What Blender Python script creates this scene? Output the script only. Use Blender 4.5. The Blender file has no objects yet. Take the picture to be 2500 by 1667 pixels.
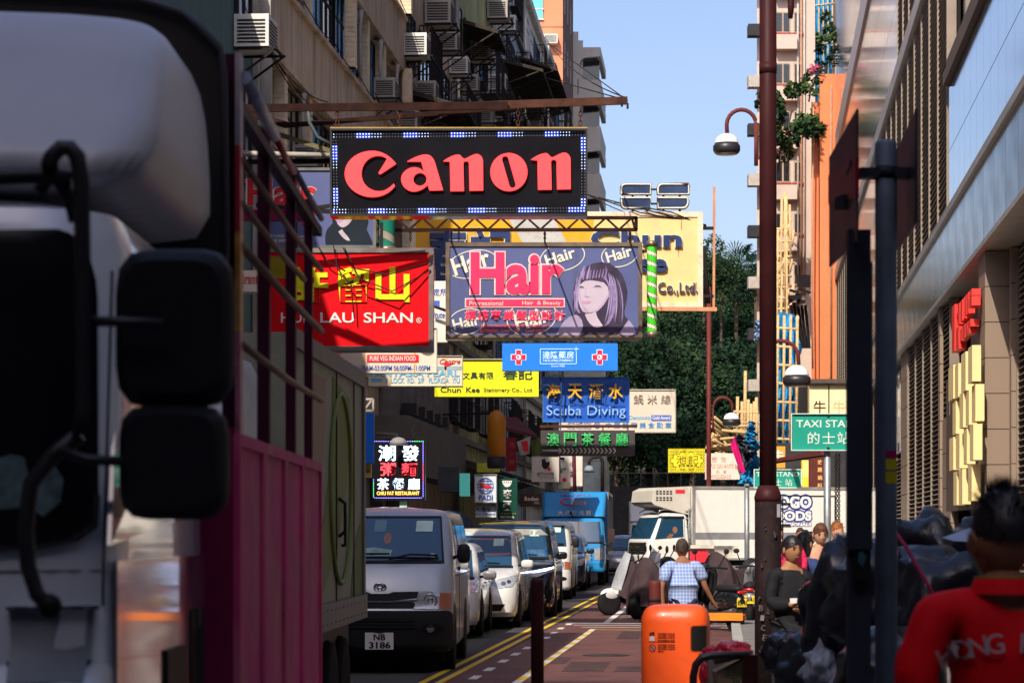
import bpy, bmesh, math, random
from mathutils import Vector, Matrix, noise, geometry
from mathutils.bvhtree import BVHTree
random.seed(7)
R = math.radians
sc = bpy.context.scene
COL = sc.collection
# ---------------------------------------------------------------- camera, sky, sun, exposure
FP, HZ, CX, EH = 6000.0, 1300.0, 1250.0, 1.65      # focal length and horizon of the photograph (2500 px wide), eye height
cam_d = bpy.data.cameras.new('camera'); cam = bpy.data.objects.new('camera', cam_d); COL.objects.link(cam)
cam_d.sensor_width = 36; cam_d.lens = 36 * FP / 2500; cam_d.shift_y = (HZ - 833.5) / 2500
cam_d.clip_start = .1; cam_d.clip_end = 3000
cam.location = (0, 0, EH); cam.rotation_euler = (R(90), 0, 0)
cam_d.dof.use_dof = True; cam_d.dof.focus_distance = 42; cam_d.dof.aperture_fstop = 6.3
sc.camera = cam
SUN_AZ, SUN_EL = 20.0, 41.0                         # light travels to +Y, turned this far to +X
world = bpy.data.worlds.new('World'); sc.world = world; world.use_nodes = True
wn = world.node_tree.nodes; sky = wn.new('ShaderNodeTexSky'); sky.sky_type = 'NISHITA'; sky.sun_disc = False
sky.sun_elevation = R(SUN_EL); sky.sun_rotation = R(180 + SUN_AZ); sky.air_density = 1.0; sky.dust_density = 2.6; sky.ozone_density = 3.0
wn['Background'].inputs[1].default_value = 0.142
wb = wn.new('ShaderNodeVectorMath'); wb.operation = 'MULTIPLY'; wb.inputs[1].default_value = (.98, .89, .93)      # white balance of the photograph
world.node_tree.links.new(sky.outputs[0], wb.inputs[0]); world.node_tree.links.new(wb.outputs[0], wn['Background'].inputs[0])
sun_d = bpy.data.lights.new('sun', 'SUN'); sun_d.energy = 4.0; sun_d.angle = R(.53); sun_d.color = (1, .91, .77)
sun = bpy.data.objects.new('sun', sun_d); COL.objects.link(sun)
sdir = Vector((math.sin(R(SUN_AZ)) * math.cos(R(SUN_EL)), math.cos(R(SUN_AZ)) * math.cos(R(SUN_EL)), -math.sin(R(SUN_EL))))
sun.rotation_euler = sdir.to_track_quat('-Z', 'Y').to_euler(); sun.location = (-20, -20, 60)
sc.view_settings.view_transform = 'Standard'; sc.view_settings.look = 'None'
sc.view_settings.exposure = 0.52; sc.view_settings.gamma = 1.0; sc.view_settings.use_curve_mapping = False
sc.render.engine = 'CYCLES'; sc.cycles.max_bounces = 7; sc.cycles.diffuse_bounces = 3; sc.cycles.glossy_bounces = 4
sc.cycles.transmission_bounces = 4; sc.cycles.transparent_max_bounces = 6; sc.cycles.use_denoising = True; sc.cycles.sample_clamp_indirect = 6
sc.cycles.caustics_reflective = True; sc.cycles.caustics_refractive = False

def W(x, y, D):
    """the point of the place seen at photo pixel (x, y), D metres along the view"""
    return Vector(((x - CX) / FP * D, D, EH + (HZ - y) / FP * D))
# ---------------------------------------------------------------- materials
MATS = {}
def M(name, col=(.5, .5, .5), rough=.6, metal=0, var=.18, sc_=3, bump=0, bs=30, coat=0, emit=0, ecol=None, dirt=None, dirt_amt=.4, dirt_sc=1.5,
      streak=False, trans=0, spec=None, stretch=None):
    if name in MATS: return MATS[name]
    m = bpy.data.materials.new(name); m.use_nodes = True; MATS[name] = m
    N = m.node_tree.nodes; L = m.node_tree.links; b = N['Principled BSDF']
    b.inputs['Roughness'].default_value = rough; b.inputs['Metallic'].default_value = metal
    b.inputs['Base Color'].default_value = (*col, 1)
    if coat: b.inputs['Coat Weight'].default_value = coat; b.inputs['Coat Roughness'].default_value = .05
    if spec is None and rough >= .5 and metal < .3: spec = .14
    if spec is not None: b.inputs['Specular IOR Level'].default_value = spec
    if trans: b.inputs['Transmission Weight'].default_value = trans
    tc = N.new('ShaderNodeTexCoord')
    def nz(s, det=5, st=None, ro=.6):
        n = N.new('ShaderNodeTexNoise'); n.inputs['Scale'].default_value = s; n.inputs['Detail'].default_value = det; n.inputs['Roughness'].default_value = ro
        if st:
            mp = N.new('ShaderNodeMapping'); mp.inputs['Scale'].default_value = st; L.new(tc.outputs['Object'], mp.inputs[0]); L.new(mp.outputs[0], n.inputs[0])
        else: L.new(tc.outputs['Object'], n.inputs[0])
        return n
    cur = None
    if var:
        n = nz(sc_, st=stretch); r = N.new('ShaderNodeMapRange'); r.inputs[1].default_value = .3; r.inputs[2].default_value = .7
        r.inputs[3].default_value = 1 - var; r.inputs[4].default_value = 1 + var; L.new(n.outputs[0], r.inputs[0])
        v = N.new('ShaderNodeVectorMath'); v.operation = 'SCALE'; v.inputs[0].default_value = col; L.new(r.outputs[0], v.inputs['Scale']); cur = v.outputs[0]
        r2 = N.new('ShaderNodeMapRange'); r2.inputs[3].default_value = max(0, rough - .08); r2.inputs[4].default_value = min(1, rough + .12)
        L.new(n.outputs[0], r2.inputs[0]); L.new(r2.outputs[0], b.inputs['Roughness'])
    if dirt:
        n = nz(dirt_sc, 8, (3, 3, .25) if streak else None, .7); r = N.new('ShaderNodeMapRange'); r.inputs[1].default_value = .62 - dirt_amt * .3
        r.inputs[2].default_value = .72; r.inputs[4].default_value = min(1, dirt_amt * 1.6); L.new(n.outputs[0], r.inputs[0])
        mx = N.new('ShaderNodeMix'); mx.data_type = 'RGBA'; L.new(r.outputs[0], mx.inputs[0])
        if cur: L.new(cur, mx.inputs[6])
        else: mx.inputs[6].default_value = (*col, 1)
        mx.inputs[7].default_value = (*dirt, 1); cur = mx.outputs[2]
    if cur: L.new(cur, b.inputs['Base Color'])
    if bump:
        n = nz(bs, 6); bp = N.new('ShaderNodeBump'); bp.inputs['Strength'].default_value = bump; bp.inputs['Distance'].default_value = .02
        L.new(n.outputs[0], bp.inputs['Height']); L.new(bp.outputs[0], b.inputs['Normal'])
    if emit:
        b.inputs['Emission Color'].default_value = (*(ecol or col), 1); b.inputs['Emission Strength'].default_value = emit
    return m
# ---------------------------------------------------------------- mesh builder
def frame_of(d, up=Vector((0, 0, 1))):
    d = d.normalized()
    if abs(d.dot(up)) > .98: up = Vector((0, 1, 0))
    x = d.cross(up).normalized(); return x, x.cross(d).normalized()
class MB:
    def __init__(s): s.v = []; s.f = []; s.mi = []; s.sm = []; s.m = 0; s.T = None; s.smooth = False
    def add(s, vs, fs, smooth=None):
        k = len(s.v)
        if s.T is not None: vs = [s.T @ Vector(p) for p in vs]
        s.v += [tuple(p) for p in vs]
        for f in fs: s.f.append([i + k for i in f]); s.mi.append(s.m); s.sm.append(s.smooth if smooth is None else smooth)
        return s
    def box(s, x0, x1, y0, y1, z0, z1, sh=0):
        """box; sh shears y by z"""
        vs = [(x, y + sh * (z - z0), z) for z in (z0, z1) for y in (y0, y1) for x in (x0, x1)]
        return s.add(vs, [(0, 2, 3, 1), (4, 5, 7, 6), (0, 1, 5, 4), (2, 6, 7, 3), (0, 4, 6, 2), (1, 3, 7, 5)])
    def bar(s, a, b, w, h=None, up=None):
        a = Vector(a); b = Vector(b); h = h or w; x, u = frame_of(b - a, Vector(up) if up else Vector((0, 0, 1)))
        vs = [p + x * (i * w / 2) + u * (j * h / 2) for p in (a, b) for j in (-1, 1) for i in (-1, 1)]
        return s.add(vs, [(0, 2, 3, 1), (4, 5, 7, 6), (0, 1, 5, 4), (2, 6, 7, 3), (0, 4, 6, 2), (1, 3, 7, 5)])
    def tube(s, pts, r, n=8, cap=True):
        pts = [Vector(p) for p in pts]; k = len(pts); vs = []; fs = []
        rs = r if isinstance(r, (list, tuple)) else [r] * k
        d0 = (pts[1] - pts[0]).normalized(); x, u = frame_of(d0)
        for i, p in enumerate(pts):
            d = ((pts[min(i + 1, k - 1)] - pts[i]).normalized() + (pts[i] - pts[max(i - 1, 0)]).normalized())
            d = d.normalized() if d.length > 1e-6 else d0
            u = (u - d * u.dot(d)).normalized(); x = d.cross(u).normalized()
            for j in range(n):
                a = 2 * math.pi * j / n; vs.append(p + (x * math.cos(a) + u * math.sin(a)) * rs[i])
        for i in range(k - 1):
            for j in range(n): fs.append((i * n + j, i * n + (j + 1) % n, (i + 1) * n + (j + 1) % n, (i + 1) * n + j))
        s.add(vs, fs, True)
        if cap: s.add([vs[j] for j in range(n)] + [vs[(k - 1) * n + j] for j in range(n)], [tuple(range(n))[::-1], tuple(range(n, 2 * n))], False)
        return s
    def lathe(s, prof, c=(0, 0, 0), n=24, ax='z', cap=True, sx=1, sy=1):
        vs = []; fs = []; c = Vector(c)
        for r, h in prof:
            for j in range(n):
                a = 2 * math.pi * j / n; p = (r * math.cos(a) * sx, r * math.sin(a) * sy, h)
                if ax == 'y': p = (p[0], p[2], p[1])
                if ax == 'x': p = (p[2], p[0], p[1])
                vs.append(c + Vector(p))
        for i in range(len(prof) - 1):
            for j in range(n): fs.append((i * n + j, i * n + (j + 1) % n, (i + 1) * n + (j + 1) % n, (i + 1) * n + j))
        if cap: fs += [tuple(range(n))[::-1], tuple(range((len(prof) - 1) * n, len(prof) * n))]
        return s.add(vs, fs, True)
    def prism(s, poly, y0, y1, ax='y'):
        """polygon in x,z (ax y) or y,z (ax x) or x,y (ax z) pushed from y0 to y1; handles concave shapes"""
        n = len(poly)
        def pt(p, d): return (p[0], d, p[1]) if ax == 'y' else ((d, p[0], p[1]) if ax == 'x' else (p[0], p[1], d))
        vs = [pt(p, y0) for p in poly] + [pt(p, y1) for p in poly]
        tri = geometry.tessellate_polygon([[Vector((p[0], p[1], 0)) for p in poly]])
        fs = [tuple(t) for t in tri] + [tuple(i + n for i in reversed(t)) for t in tri] + [(i, (i + 1) % n, (i + 1) % n + n, i + n) for i in range(n)]
        return s.add(vs, fs, False)
    def ball(s, c, r, n=12, m=8, sx=1, sy=1, sz=1, half=None):
        vs = []; fs = []; c = Vector(c)
        for i in range(m + 1):
            t = math.pi * i / m if not half else math.pi / 2 * i / m
            for j in range(n):
                a = 2 * math.pi * j / n
                vs.append(c + Vector((r * sx * math.sin(t) * math.cos(a), r * sy * math.sin(t) * math.sin(a), r * sz * math.cos(t))))
        for i in range(m):
            for j in range(n): fs.append((i * n + j, i * n + (j + 1) % n, (i + 1) * n + (j + 1) % n, (i + 1) * n + j))
        return s.add(vs, fs, True)
    def mesh(s, name, mats):
        me = bpy.data.meshes.new(name); me.from_pydata(s.v, [], s.f)
        for m in (mats if isinstance(mats, (list, tuple)) else [mats]): me.materials.append(m)
        me.polygons.foreach_set('material_index', s.mi); me.polygons.foreach_set('use_smooth', s.sm)
        bm = bmesh.new(); bm.from_mesh(me); bmesh.ops.remove_doubles(bm, verts=bm.verts, dist=1e-5)
        bmesh.ops.recalc_face_normals(bm, faces=bm.faces); bm.to_mesh(me); bm.free(); me.update(); return me
    def build(s, name, mats, parent=None, w=False, **kw):
        """w: the coordinates are world coordinates and are turned into the parent's own"""
        if w and parent is not None:
            inv = absm(parent).inverted(); s.v = [tuple(inv @ Vector(p)) for p in s.v]
        return link(name, s.mesh(name, mats), parent, **kw)
def absm(o):
    m = Matrix.LocRotScale(o.location, o.rotation_euler, o.scale)
    return absm(o.parent) @ m if o.parent else m
def link(name, me, parent=None, **kw):
    o = bpy.data.objects.new(name, me); COL.objects.link(o); o.parent = parent
    return tag(o, **kw)
def tag(o, label=None, cat=None, group=None, kind=None):
    if label: o['label'] = label
    if cat: o['category'] = cat
    if group: o['group'] = group
    if kind: o['kind'] = kind
    return o
def thing(name, label, cat, loc=(0, 0, 0), rz=0, group=None, kind=None):
    o = bpy.data.objects.new(name, None); COL.objects.link(o); o.location = loc; o.rotation_euler = (0, 0, rz); o.empty_display_size = .2
    return tag(o, label, cat, group, kind)
def copy_tree(o, parent=None):
    c = o.copy(); COL.objects.link(c); c.parent = parent
    for ch in list(o.children): copy_tree(ch, c)
    return c
def inst(name, me, parent, loc=(0, 0, 0), rot=(0, 0, 0), scl=(1, 1, 1), **kw):
    o = link(name, me, parent, **kw); o.location = loc; o.rotation_euler = rot; o.scale = scl; return o
def bez(pts, n=6):
    """closed outline: list of (x,y) corners or ('c', x1,y1,x2,y2,x,y) cubic arcs from the previous point"""
    out = []
    for p in pts:
        if p[0] == 'c':
            a = out[-1]; _, x1, y1, x2, y2, x, y = p
            for i in range(1, n + 1):
                t = i / n; u = 1 - t
                out.append((u**3 * a[0] + 3*u*u*t*x1 + 3*u*t*t*x2 + t**3*x, u**3 * a[1] + 3*u*u*t*y1 + 3*u*t*t*y2 + t**3*y))
        else: out.append(tuple(p))
    if math.hypot(out[0][0] - out[-1][0], out[0][1] - out[-1][1]) < 1e-6: out.pop()
    return out
def smooth_mesh(me, lv=1):
    """bake a subdivision surface into the mesh"""
    o = bpy.data.objects.new('tmp', me); COL.objects.link(o); md = o.modifiers.new('s', 'SUBSURF'); md.levels = lv; md.render_levels = lv
    dg = bpy.context.evaluated_depsgraph_get(); n = bpy.data.meshes.new_from_object(o.evaluated_get(dg)); bpy.data.objects.remove(o); return n
# ---------------------------------------------------------------- lettering (the font built into Blender)
_tc = {}
def text_geo(s, bold=0, shear=0, ext=.02, em=False, sp=1):
    key = (s, bold, shear, ext, em, sp)
    if key in _tc: return _tc[key]
    cu = bpy.data.curves.new('t', 'FONT'); cu.body = s; cu.offset = bold; cu.shear = shear; cu.extrude = ext; cu.resolution_u = 3; cu.space_character = sp
    cu.align_x = 'CENTER' if em else 'LEFT'
    o = bpy.data.objects.new('t', cu); COL.objects.link(o); dg = bpy.context.evaluated_depsgraph_get()
    me = bpy.data.meshes.new_from_object(o.evaluated_get(dg)); vs = [tuple(v.co) for v in me.vertices]; fs = [tuple(p.vertices) for p in me.polygons]
    bpy.data.objects.remove(o); bpy.data.curves.remove(cu); bpy.data.meshes.remove(me)
    xs = [v[0] for v in vs] or [0, 1]; ys = [v[1] for v in vs] or [0, 1]
    _tc[key] = (vs, fs, min(xs), max(xs), min(ys), max(ys)); return _tc[key]
def put_text(mb, s, x0, x1, z0, z1, y=0, th=.01, bold=0, shear=0, em=False, rot=0, sp=1, fn=None):
    """lettering standing in the x,z plane, facing -y, stretched into the box; em: one ideogram per cell"""
    if em:
        n = len(s); cw = (x1 - x0) / n; sz = (z1 - z0)
        for i, ch in enumerate(s):
            if ch == ' ': continue
            g = text_geo(ch, bold, shear, .5, True); cx = (g[2] + g[3]) / 2; cy = (g[4] + g[5]) / 2
            k = sz / 1.0; w = min(cw * .98, sz * 1.05)
            px = x0 + cw * (i + .5)
            vs = [(px + (v[0] - cx) * w / 1.0, y - (v[2] + .5) * th, (z0 + z1) / 2 + (v[1] - cy) * k) for v in g[0]]
            mb.add([fn(*v) for v in vs] if fn else vs, g[1], False)
        return mb
    g = text_geo(s, bold, shear, .5, False, sp); w = g[3] - g[2]; h = g[5] - g[4]
    vs = [((v[0] - g[2]) / w * (x1 - x0) + x0, y - (v[2] + .5) * th, (v[1] - g[4]) / h * (z1 - z0) + z0) for v in g[0]]
    if rot:
        c, sn = math.cos(rot), math.sin(rot); mx, mz = (x0 + x1) / 2, (z0 + z1) / 2
        vs = [(mx + (a - mx) * c - (d - mz) * sn, b, mz + (a - mx) * sn + (d - mz) * c) for a, b, d in vs]
    mb.add([fn(*v) for v in vs] if fn else vs, g[1], False); return mb
# ================================================================ THE SETTING
def G(x, y, z=0):
    D = FP * (EH - z) / (y - HZ); return Vector(((x - CX) / FP * D, D, z))
asph = M('asphalt', (.060, .052, .060), .75, var=.25, sc_=2, bump=.35, bs=90, dirt=(.11, .10, .10), dirt_amt=.25, dirt_sc=.7)
redroad = M('red_road', (.145, .062, .055), .62, var=.22, sc_=1.2, bump=.35, bs=70, dirt=(.05, .035, .04), dirt_amt=.55, dirt_sc=.9, stretch=(.5, 4, 1))
conc = M('concrete', (.20, .19, .18), .85, var=.15, bump=.2, dirt=(.1, .09, .085), dirt_amt=.35)
paver = M('paver', (.19, .175, .17), .8, var=.2, sc_=5, bump=.2, dirt=(.08, .075, .07), dirt_amt=.4)
kerbm = M('kerb_stone', (.33, .32, .30), .8, var=.15, bump=.15)
yel = M('yellow_paint', (.75, .47, .03), .6, var=.15, sc_=8, dirt=(.2, .12, .05), dirt_amt=.3, dirt_sc=14)
whp = M('white_paint', (.72, .70, .66), .6, var=.12, sc_=8, dirt=(.25, .2, .18), dirt_amt=.35, dirt_sc=14)
b = MB(); b.box(-600, 600, -200, 1400, -.6, -.02); b.build('ground', M('earth', (.08, .08, .07), .9, bump=.2), kind='structure')
b = MB(); b.add([(-6, -40, 0), (.8, -40, 0), (.2 + .086 * 420, 420, 0), (-6 + .08 * 420, 420, 0)], [(0, 1, 2, 3)])
b.build('road', asph, kind='structure')
b = MB(); ys = [20, 27, 34.3, 42, 50, 60, 70.2]
xl = [-1.55, -1.05, -.27, .43, 1.15, 1.98, 2.82]
vs = [(x + .2, y, .004) for x, y in zip(xl, ys)] + [(.2 + .086 * y, y, .004) for y in ys]; n = len(ys)
b.add(vs, [(i, i + n, i + n + 1, i + 1) for i in range(n - 1)])
b.add([(3.05, 70.2, .004), (6.24, 70.2, .004), (24.3, 280, .004), (13.5, 280, .004)], [(0, 1, 2, 3)])
b.build('red_road_surface', redroad, kind='structure')
def stripe(mb, pts, w, z=.008):
    for a, c in zip(pts, pts[1:]):
        a = Vector(a); c = Vector(c); d = (c - a).normalized(); n_ = Vector((d.y, -d.x, 0)) * w / 2
        mb.add([(p.x, p.y, z) for p in (a - n_, a + n_, c + n_, c - n_)], [(0, 1, 2, 3)])
b = MB()
stripe(b, [G(1000, 1682), G(1295, 1535.6), G(1400, 1484), G(1488, 1441)], .085)
stripe(b, [G(1043, 1682), G(1295, 1550), G(1407, 1494), G(1508, 1441)], .085)
b.build('double_yellow_line', yel, kind='structure')
b = MB()
for x, y in [(1160, 1654), (1195, 1634), (1229, 1614), (1259, 1597), (1287, 1582), (1311, 1569), (1334, 1557), (1352, 1545), (1369, 1534), (1389, 1524)]:
    p = G(x, y); u = Vector((.085, 1, 0)).normalized(); stripe(b, [p - u * .36, p + u * .36], .105)
b.build('white_dashes', whp, kind='structure')
b = MB(); a, c = G(1240, 1682), G(1448, 1536)
for i in range(22):
    b.m = i % 2; stripe(b, [a + (c - a) * i / 22, a + (c - a) * (i + 1) / 22], .1)
b.m = 0; stripe(b, [G(1448, 1537), G(1640, 1539)], .12)
b.build('yellow_white_dashed_line', [yel, whp], kind='structure')
b = MB()
for y in (1521, 1526, 1531): stripe(b, [G(1380 + (y - 1521) * 4, y), G(1800, y + 2)], .14)
stripe(b, [G(1480, 1520), G(1520, 1490), G(1545, 1471)], .12)
for i in range(6): stripe(b, [G(1505 + i * 3, 1516 - i * 3.3), G(1560, 1516 - i * 3.3)], .08)
stripe(b, [G(1812, 1498), G(1850, 1498)], .3); stripe(b, [G(1812, 1506), G(1850, 1506)], .25)
for i in range(5): stripe(b, [G(1600 + i * 60, 1490), G(1608 + i * 50, 1450)], .1)
b.build('parking_bay_lines', whp, kind='structure')
for x, y, r in ((1480, 1600, .32), (1395, 1490, .3)):
    b = MB(); p = G(x, y); b.lathe([(r, .0045), (r, .009)], (p.x, p.y, 0), 24); b.build('manhole_cover', M('cast_iron', (.035, .03, .03), .6, .3, var=.4, sc_=20, bump=.5), kind='structure')
b = MB()
for x, y, w_, l_ in ((1420, 1640, .5, 2.2), (1530, 1560, .35, 3), (1350, 1620, .3, 1.6), (1560, 1640, .6, 1.2)): p = G(x, y); stripe(b, [p, p + Vector((.085, 1, 0)) * l_], w_, .0065)
b.build('road_patches', M('tar_patch', (.07, .04, .04), .7, var=.4, sc_=3, bump=.3), kind='structure')
# pavements: right one along the road, near one built out round the camera, left one
def pave(name, poly, z=.13):
    g = MB(); g.prism(poly, -.1, z, 'z'); o = g.build(name, paver, kind='structure')
    k = MB()
    for i in range(len(poly) - 1):
        a_, c_ = Vector((*poly[i], 0)), Vector((*poly[i + 1], 0)); d = (c_ - a_); L_ = d.length; m_ = max(1, int(L_ / 1.0)) if L_ < 120 else int(L_ / 4)
        nn = Vector((-d.y, d.x, 0)).normalized() * .005
        for j in range(m_): k.bar(a_ + d * (j / m_) + nn + Vector((0, 0, z / 2 + .012)), a_ + d * ((j + .985) / m_) + nn + Vector((0, 0, z / 2 + .012)), .15, z + .02)
    k.build('kerb', kerbm, kind='structure'); return o
pave('pavement_right', [(.2 + .086 * 250, 250), (.2 + .086 * 33, 33), (1.5, 23.8), (.25, 22.2), (-.15, 18), (-.2, -30), (14, -30), (4.4 + .1 * 250, 250)][:])
pave('pavement_left', [(-6 - .08 * 30, -30), (-6 + .08 * 150, 150), (-8.4 + .08 * 150, 150), (-8.4 - .08 * 30, -30)])
# ---------------------------------------------------------------- buildings along the street
class Fac:
    """a street wall: local x runs away along the street, z up; sgn*y points out to the street"""
    def __init__(s, name, label, X0, k, sgn, Y0, cat='building', group=None):
        s.sgn = sgn; ang = math.atan(k); u = Vector((math.sin(ang), math.cos(ang), 0)); s.c = math.cos(ang); s.Y0 = Y0
        s.e = thing(name, label, cat, (X0 + k * Y0, Y0, 0), R(90) - ang, group); s.X0 = X0; s.k = k
    def s_(s, Y): return (Y - s.Y0) / s.c
    def box(s, mb, Ya, Yb, o0, o1, z0, z1):
        a, c = sorted((o0 * s.sgn, o1 * s.sgn)); return mb.box(s.s_(Ya), s.s_(Yb), a, c, z0, z1)
    def px(s, x, y=None):
        Y = FP * s.X0 / (x - CX - FP * s.k)
        return Y if y is None else (Y, EH + (HZ - y) / FP * Y)
glass_d = M('window_glass_dark', (.015, .02, .025), .08, var=0, spec=.9)
glass_b = M('window_glass_blue', (.04, .34, .72), .25, var=.35, sc_=1.2, spec=.8)
glass_g = M('window_glass_curtain', (.30, .27, .2), .3, var=.3, sc_=2)
alu = M('aluminium', (.45, .45, .46), .4, .8, var=.1)
frame_d = M('dark_frame', (.03, .03, .033), .5, var=.2)
beige = M('beige_render', (.60, .46, .34), .8, var=.16, sc_=.8, bump=.2, dirt=(.10, .075, .06), dirt_amt=.45, dirt_sc=.8, streak=True)
tile_m = M('cream_tile', (.80, .64, .44), .55, var=.15, sc_=5, dirt=(.25, .17, .11), dirt_amt=.3, dirt_sc=1.5, streak=True)
teal_w = M('teal_render', (.10, .17, .16), .8, var=.15, dirt=(.05, .07, .06), dirt_amt=.3, streak=True)
acm = M('ac_casing', (.40, .37, .33), .6, var=.12, dirt=(.2, .15, .1), dirt_amt=.35, dirt_sc=5)
acw = M('ac_white', (.68, .67, .63), .55, var=.1, dirt=(.3, .26, .2), dirt_amt=.3, dirt_sc=5)
rust = M('rusty_iron', (.075, .032, .022), .8, .05, var=.4, sc_=6, bump=.2)
iron = M('dark_iron', (.022, .018, .020), .7, .05, var=.3, sc_=8)
pipe_m = M('pale_pipe', (.42, .38, .33), .6, var=.2)
# window meshes: a dark box niche, frame bars and panes
def win_mesh(w, h, cols, transom=None):
    fr = MB(); t = .05
    fr.box(0, w, -.04, .03, 0, t); fr.box(0, w, -.04, .03, h - t, h); fr.box(0, t, -.04, .03, t, h - t); fr.box(w - t, w, -.04, .03, t, h - t)
    for i in range(1, cols): fr.box(w * i / cols - t / 2, w * i / cols + t / 2, -.037, .027, t, h - t)
    if transom: fr.box(t, w - t, -.034, .024, h * transom, h * transom + t)
    pn = MB(); pn.box(t, w - t, -.006, .006, t, h - t)
    return fr, pn
_wm = {}
def window(F_, Y, out, z, w, h, cols=2, transom=None, fm=frame_d, gm=glass_d, nm='window', yaw=0):
    key = (round(w, 2), round(h, 2), cols, transom, fm.name, gm.name)
    if key not in _wm:
        a_, p_ = win_mesh(w, h, cols, transom); _wm[key] = (a_.mesh('window', fm), p_.mesh('pane', gm))
    f = inst(nm, _wm[key][0], F_.e, (F_.s_(Y), out * F_.sgn, z), (0, 0, yaw)); inst('pane', _wm[key][1], f); return f
def ac_mesh(w=.85, h=.55, d=.6, mat=acm, grille=True):
    a_ = MB(); a_.box(0, w, -d, 0, 0, h)
    g = MB()
    for i in range(7): g.box(.06, w - .06, -d - .012, -d + .004, .06 + i * (h - .12) / 7, .06 + (i + .45) * (h - .12) / 7)
    for i in range(7): g.box(-.012, .004, -d + .06, -.06, .06 + i * (h - .12) / 7, .06 + (i + .45) * (h - .12) / 7)
    return a_, g
acA, acG = ac_mesh(); acA = acA.mesh('casing', acm); acG = acG.mesh('grille', frame_d); acWh = acA.copy(); acWh.materials[0] = acw
brk = MB()
for xx in (.05, .8):
    brk.bar((xx, 0, -.03), (xx, -.75, -.03), .04); brk.bar((xx, 0, -.55), (xx, -.7, -.05), .035)
brk.bar((0, -.7, -.03), (.85, -.7, -.03), .04); brk = brk.mesh('bracket', iron)
def ac_unit(F_, Y, out, z, lab, s=1.0, white=False, turn=0):
    """an air conditioner on iron brackets; own thing hanging on the facade"""
    ang = F_.e.rotation_euler[2] + (0 if F_.sgn < 0 else math.pi)
    p = absm(F_.e) @ Vector((F_.s_(Y), out * F_.sgn, z))
    t = thing('air_conditioner', lab, 'air conditioner', p, ang + turn, 'air conditioners on the house fronts'); t.scale = (s, s, s)
    inst('casing', acWh if white else acA, t); inst('grille', acG, t); inst('bracket', brk, t); return t
def courses(F_, mb, Ya, Yb, out, z0, z1, pitch=.115):
    """a pier of tile courses with recessed joints"""
    z = z0
    while z < z1 - .01:
        F_.box(mb, Ya, Yb, out - .22, out, z, min(z + pitch - .012, z1)); z += pitch
    F_.box(mb, Ya + .015, Yb - .015, out - .25, out - .012, z0, z1)
# ---- B1 teal house, nearest in view on the left
B1 = Fac('corner_house', 'teal rendered old house at the left behind the caged truck', -8.5, .08, -1, 18)
g = MB(); B1.box(g, 18, 46.5, -9, -.02, 0, 12.0); g.build('wall', teal_w, B1.e)
for Y in (38, 42.2):
    for z in (4.2, 7.6): window(B1, Y, .02, z, 1.9, 1.5, 3, .7)
g = MB(); B1.box(g, 46.3, 46.5, .0, .25, 0, 12); B1.box(g, 45.8, 46.0, .0, .1, 0, 12); g.build('drain_pipe', pipe_m, B1.e)
window(B1, 44.1, .03, 8.0, 1.3, 1.9, 2, .7); window(B1, 44.1, .03, 10.7, 1.3, 1.1, 2, .7)
ac_unit(B1, 44.0, .0, 10.35, 'white window air conditioner on the teal house above the lorry cage', 1.05, True)
# ---- B0 taller house left of the camera and the block behind it (unseen, added and sized to shade the near street)
B0 = Fac('left_block', 'grey brown block of flats left of the viewpoint', -8.5, .08, -1, -30)
g = MB(); B0.box(g, -30, 17.9, -9, 0, 0, 21); g.build('wall', beige, B0.e)
for Y in range(-28, 15, 4):
    for z in range(4, 20, 3): window(B0, Y, .03, z, 2.2, 1.6, 3)
BB = Fac('shade_block', 'tall pale block of flats closing the street behind the viewpoint', -40, 0, -1, -30)
g = MB(); g.box(-46, -19.5, -50, -30, 0, 53); g.box(-19.5, 34, -50, -30, 0, 41.5); g.build('wall', conc, BB.e, w=True)  # stepped top shapes the shade edge on the street
wf, wp = win_mesh(2, 1.5, 3); wf = wf.mesh('window', frame_d); wp = wp.mesh('pane', glass_d)
for i in range(14):
    for j in range(12):
        o = inst('window', wf, BB.e, absm(BB.e).inverted() @ Vector((-34 + i * 4.4, -29.96, 3 + j * 3.5)), (0, 0, -BB.e.rotation_euler[2])); inst('pane', wp, o)
# ---- B2 beige house with tiled piers and deep spandrels
B2 = Fac('beige_house', 'beige old house with long spandrels, cream tiled piers and blue panes', -8.5, .08, -1, 46.8)
g = MB(); B2.box(g, 46.8, 68.5, -9, -.45, 0, 17.4); g.build('wall', M('inner_wall', (.16, .13, .11), .85, dirt=(.07, .05, .04)), B2.e)
SP = [3.95, 7.45, 10.95, 14.45]
for z in SP:
    g = MB(); B2.box(g, 46.8, 68.4, -.3, .05, z, z + 1.4); B2.box(g, 46.8, 68.4, -.3, .14, z + 1.4, z + 1.5); B2.box(g, 46.8, 68.4, -.3, .11, z - .07, z)
    g.build('spandrel', beige, B2.e)
    d = MB(); 
    for q in range(6): d.tube([(B2.s_(47 + q * 3.6), -.16, z + 1.6 + .02 * q), (B2.s_(49 + q * 3.6), -.22, z + 1.42), (B2.s_(50.6 + q * 3.6), -.16, z + 1.55)], .012, 5)
    d.build('cable', iron, B2.e)
PIER = [46.95, 49.3, 52.4, 57.2, 61.3, 64.4, 67.95]
for z in [0] + [q + 1.5 for q in SP]:
    for i, Y in enumerate(PIER):
        if z == 0: g = MB(); B2.box(g, Y - .3, Y + .3, -.3, .0, 0, 3.95); g.build('pier', conc, B2.e); continue
        g = MB(); courses(B2, g, Y - .18, Y + .18, .3 if i in (3, 6) else .03, z, min(z + 1.99, 17.4)); g.build('pier', tile_m, B2.e)
rnd = random.Random(3)
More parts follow.
